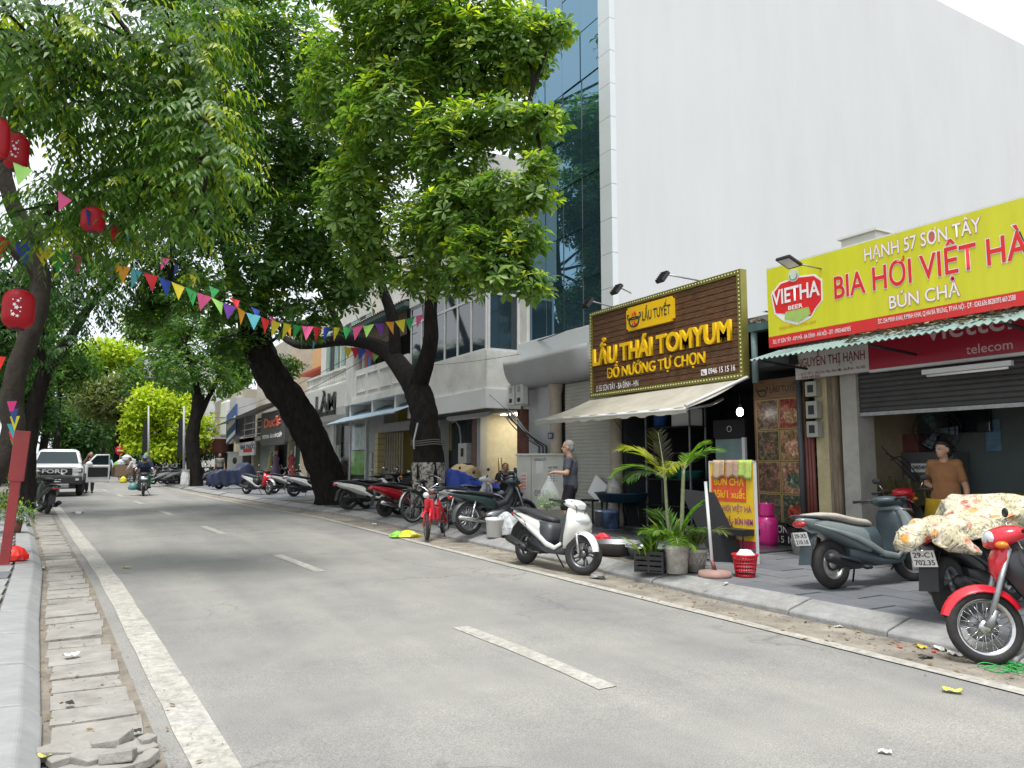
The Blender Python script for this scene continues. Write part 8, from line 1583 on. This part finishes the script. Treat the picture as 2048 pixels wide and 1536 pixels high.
# bunting strings: every flag a part
BCOL = {'r': (.62, .02, .03), 'o': (.72, .30, .02), 'y': (.68, .56, .03), 'g': (.03, .32, .08), 'l': (.32, .62, .14), 'c': (.10, .42, .50), 'b': (.02, .06, .36), 'p': (.14, .03, .30), 'k': (.70, .10, .26)}
def bunting(label, pts, flags, size=.2):
    P3 = [PD(x, y, d) for x, y, d in pts]; S_ = spline(P3, 8); o = thing('bunting', label, 'bunting', P3[0], 0); wb(MB().tube(S_, .0035, 4), 'string', INK, o); n = len(flags); L_ = [0]
    for a_, b_ in zip(S_[:-1], S_[1:]): L_.append(L_[-1] + (b_-a_).length)
    for i, ch in enumerate(flags):
        t_ = L_[-1]*(i+.5)/n; j = max(0, min(len(S_)-2, int(np.searchsorted(L_, t_))-1)); f_ = (t_-L_[j])/max(1e-6, L_[j+1]-L_[j]); p_ = S_[j].lerp(S_[j+1], f_); d_ = (S_[j+1]-S_[j]).normalized(); w_ = size*.46; h_ = size*random.uniform(1.0, 1.15); sw = Vector((random.uniform(-.3, .3), random.uniform(-.3, .3), -1)).normalized()
        dd = (d_ + Vector((random.uniform(-.35, .35), random.uniform(-.5, .5), 0))).normalized(); a_, c_ = p_ - dd*w_, p_ + dd*w_; tip = p_ + sw*h_; md = p_ + sw*h_*.45 + Vector((random.uniform(-.02, .02), random.uniform(-.03, .03), 0))
        m = MB(); m.add([a_, p_, c_, a_.lerp(tip, .5), md, c_.lerp(tip, .5), tip], [(0, 3, 4, 1), (1, 4, 5, 2), (3, 6, 4), (4, 6, 5)], 0, True); wb(m, 'flag', mat('bunting_'+ch, BCOL[ch], .6, var=.06), o)
bunting('nearer bunting string from the left trunk across the road to the forked tree', [(-20, 470, 9.6), (105, 498, 10.2), (300, 548, 11.6), (460, 610, 12.8), (560, 645, 13.6), (680, 655, 14.8), (790, 642, 15.6), (850, 628, 16.0)], 'rbygklpocrbygklpocryygkrbygklpoygk', .27)
bunting('farther bunting string dipping from high left into the leaning tree', [(-5, 310, 7.8), (60, 340, 8.0), (150, 405, 8.4), (250, 465, 10), (350, 528, 12.4), (450, 588, 13.5), (540, 632, 14.4), (640, 690, 16)], 'lkbgrcoplkbygrbkolc', .205)
bunting('short far bunting string below the balcony', [(690, 695, 21), (720, 697, 21), (760, 705, 21)], 'yrbkl', .3)
# poles, round road sign, cart at the junction
for (px, y0, y1, d_, lab) in ((297, 852, 965, 50, 'left of two slim grey poles by the lime tree'), (368, 852, 952, 46, 'right of two slim grey poles by the lime tree')):
    a_ = PD(px, y1, d_); a_.z = gz(a_.y)+.05; b_ = PD(px, y0-40, d_); o = thing('lamp_pole', lab, 'pole', a_, 0, 'slim grey poles'); wb(MB().tube([a_, b_], [.075, .055], 10), 'shaft', GREYP, o); wb(MB().lathe([(.16, 0), (.16, .08), (.1, .1)], 12, a_), 'base', STEEL, o); pn = PD(px-7, y0+25, d_+.2); wb(MB().bx(pn.x-.15, pn.x+.15, pn.y, pn.y+.05, pn.z-1.2, pn.z+1.2), 'banner', DARKM, o)
o = thing('utility_pole', 'tall pale utility pole with transformer boxes above the lime tree', 'pole', PD(298, 950, 60), 0); o.location.z = .3; b_ = o.location; wb(MB().tube([b_, Vector((b_.x, b_.y, PD(298, 690, 60).z))], [.2, .14], 10), 'shaft', GREYP, o); q = PD(299, 735, 60); wb(MB().bx(q.x-.4, q.x+.4, q.y-.3, q.y+.3, q.z-.9, q.z+1.0), 'transformer', GREYP, o, bevel=.08)
c_ = PD(241, 901, 52); o = thing('road_sign', 'round red no entry road sign with white bar on a post', 'sign', (c_.x, c_.y, gz(c_.y)), 0); aa = math.atan2(-c_.x, c_.y); hh = c_.z - gz(c_.y)
m = MB(); m.lathe([(0, -.02), (.33, -.02), (.33, 0), (0, 0)], 30, (0, 0, hh), axis='y', caps=False); m.build('disc', LETR, o); MB().bx(-.21, .21, -.026, -.021, hh-.06, hh+.06).build('bar', LETW, o); MB().cyl((0, .02, 0), (0, .02, hh+.3), .035, 8).build('post', STEEL, o)
ct = at(250, 964); o = thing('hand_cart', 'brown rubbish hand cart heaped with bags at the junction', 'cart', ct, R(15)); MB().bx(-.7, .7, -.45, .45, .35, 1.05).build('box', mat('cart_brown', (.22, .15, .10), .8, var=.2), o, bevel=.02)
for s in (-1, 1): wheel(o, 'wheel', (.2, s*.5, .3), .3, .05, 'spoke', STEEL)
for i, (x, y, z, r_, c2) in enumerate(((-.3, 0, 1.0, .3, 'milky_film'), (.25, .1, 1.05, .35, 'milky_film'), (0, -.1, 1.3, .3, 'milky_film'), (-.5, .1, 1.0, .2, 'green_film'))): q = bagmesh([(r_*.4, 0), (r_, r_*.4), (r_*.9, r_), (r_*.3, r_*1.5)], 14, .12, i).build('rubbish_bag', MATS[c2], o); q.location = (x, y, z)
o = thing('rubbish_bag', 'yellow rubbish bag on the ground by the hand cart', 'bag', at(246, 966), 0); bagmesh([(.15, 0), (.2, .1), (.16, .28), (.05, .4)], 16, .16, 2).build('film', plastic('yellow_film', (.62, .58, .03)), o)
o = thing('sack', 'white sack leaning against the slim pavement tree', 'sack', at(370, 974, .1), 0); bagmesh([(.18, 0), (.22, .15), (.2, .5), (.16, .75), (.19, .85)], 18, .1, 3).build('cloth', mat('white_sack', (.55, .56, .55), .85, var=.15), o)
# dressed mannequins outside the tailor
for i, (px, c1, lab) in enumerate(((541, (.5, .45, .22), 'mannequin in a yellow dress outside the tailor'), (551, (.3, .2, .34), 'mannequin in a lilac dress outside the tailor'), (582, (.35, .06, .06), 'mannequin in a red jacket in the tailor window'))):
    p_ = PX(px, 960, 9.2); p_.z = gz(p_.y)+KH; o = thing('mannequin', lab, 'mannequin', p_, FRONT); MB().lathe([(.30, .35), (.26, .7), (.17, 1.05), (.14, 1.15), (.18, 1.35), (.17, 1.45), (.06, 1.53), (.04, 1.58)], 18).build('dress', cloth('dress_%d' % i, c1), o); MB().ell((0, 0, 1.68), (.08, .09, .12), 12, 8).build('head', mat('mannequin_skin', (.5, .42, .33), .5), o); MB().cyl((0, 0, 0), (0, 0, .4), .02, 8).build('stand', STEEL, o)
# litter
def scrap(label, px, py, h, w, col, seed, cat='litter', rough=.6):
    rr = random.Random(seed); p_ = at(px, py, h, .004); o = thing('litter_scrap', label, cat, p_, rr.uniform(0, 6)); m = MB(); n = 5
    V_ = [[(w*(i/n-.5) + rr.uniform(-.2, .2)*w/n, w*.6*(j/n-.5) + rr.uniform(-.2, .2)*w/n, rr.uniform(.004, w*.28)) for i in range(n+1)] for j in range(n+1)]; m.rings(V_, 0, False, False, False); m.build('sheet', mat('scrap_%d' % seed, col, rough, var=.15), o)
for i, a_ in enumerate([('crumpled white paper at the left kerb foot', 83, 1140, 0, .14, (.6, .58, .53)), ('white paper scrap on the left gutter slabs', 143, 1313, .03, .10, (.62, .61, .58)), ('yellow and white wrapper at the bottom left gutter', 96, 1515, .03, .13, (.55, .5, .15)), ('white scraps on the road near the dark green scooter', 154, 1028, 0, .28, (.55, .55, .53)), ('yellow leaf on the road beside the left line', 253, 1137, 0, .10, (.5, .42, .1)), ('yellow wrapper on the asphalt at right front', 1905, 1386, 0, .11, (.6, .6, .08)), ('yellow banana peel in the right gutter', 1842, 1297, .0, .09, (.6, .45, .05)), ('white wrapper in the right gutter by the wire wheel', 1880, 1301, 0, .12, (.62, .6, .56)), ('red wrapper in the right gutter', 1868, 1306, 0, .05, (.6, .05, .03)), ('white lid scrap beside the wire wheel', 1912, 1312, 0, .11, (.66, .65, .62)), ('dark bottle shard in the right gutter', 1852, 1318, 0, .09, (.03, .03, .03)), ('grey rag under the pearl scooter front wheel', 1197, 1158, 0, .22, (.2, .21, .22)), ('white cup lid on the kerb by the round foot', 1412, 1170, .13, .05, (.65, .65, .63)), ('white paper on the paving by the kerb', 1452, 1168, .13, .06, (.6, .6, .58)), ('white cup in the gutter left of the yellow bags', 748, 1050, 0, .14, (.66, .66, .62)), ('pale paper lying on the near road at right', 1770, 1508, 0, .06, (.6, .6, .58)), ('dark twig on the left gutter slabs', 139, 1410, .03, .07, (.03, .025, .02)), ('dark leaf on the left gutter near the broken slab', 275, 1466, .03, .06, (.04, .035, .03)), ('red scrap in the right gutter', 1800, 1297, 0, .05, (.55, .08, .05)), ('white paper crumbs in the right gutter', 1678, 1256, 0, .07, (.6, .58, .55))]):
    scrap(*a_, 100+i)
tw = at(2030, 1342, 0); o = thing('twine', 'tangle of green twine on the ground by the wire wheel', 'twine', tw, 0); m = MB()
m.tube(spline([(random.uniform(-.16, .22), random.uniform(-.16, .16), random.uniform(.006, .04)) for _ in range(26)], 5), .004, 4); m.build('strand', plastic('green_twine', (.04, .35, .08)), o)

wire(PX(1040, 708, 8.55), PX(860, 730, 8.5), .04, .006, 'facade_wire', 'thin dark wire strung across the bay front')
wire((8.3, 22, 5.6), (8.4, 60, 5.2), .5, .012, 'street_cable', 'upper sagging cable along the old house fronts')
wire((8.2, 22, 5.2), (8.3, 60, 4.9), .7, .012, 'street_cable', 'lower sagging cable along the old house fronts')
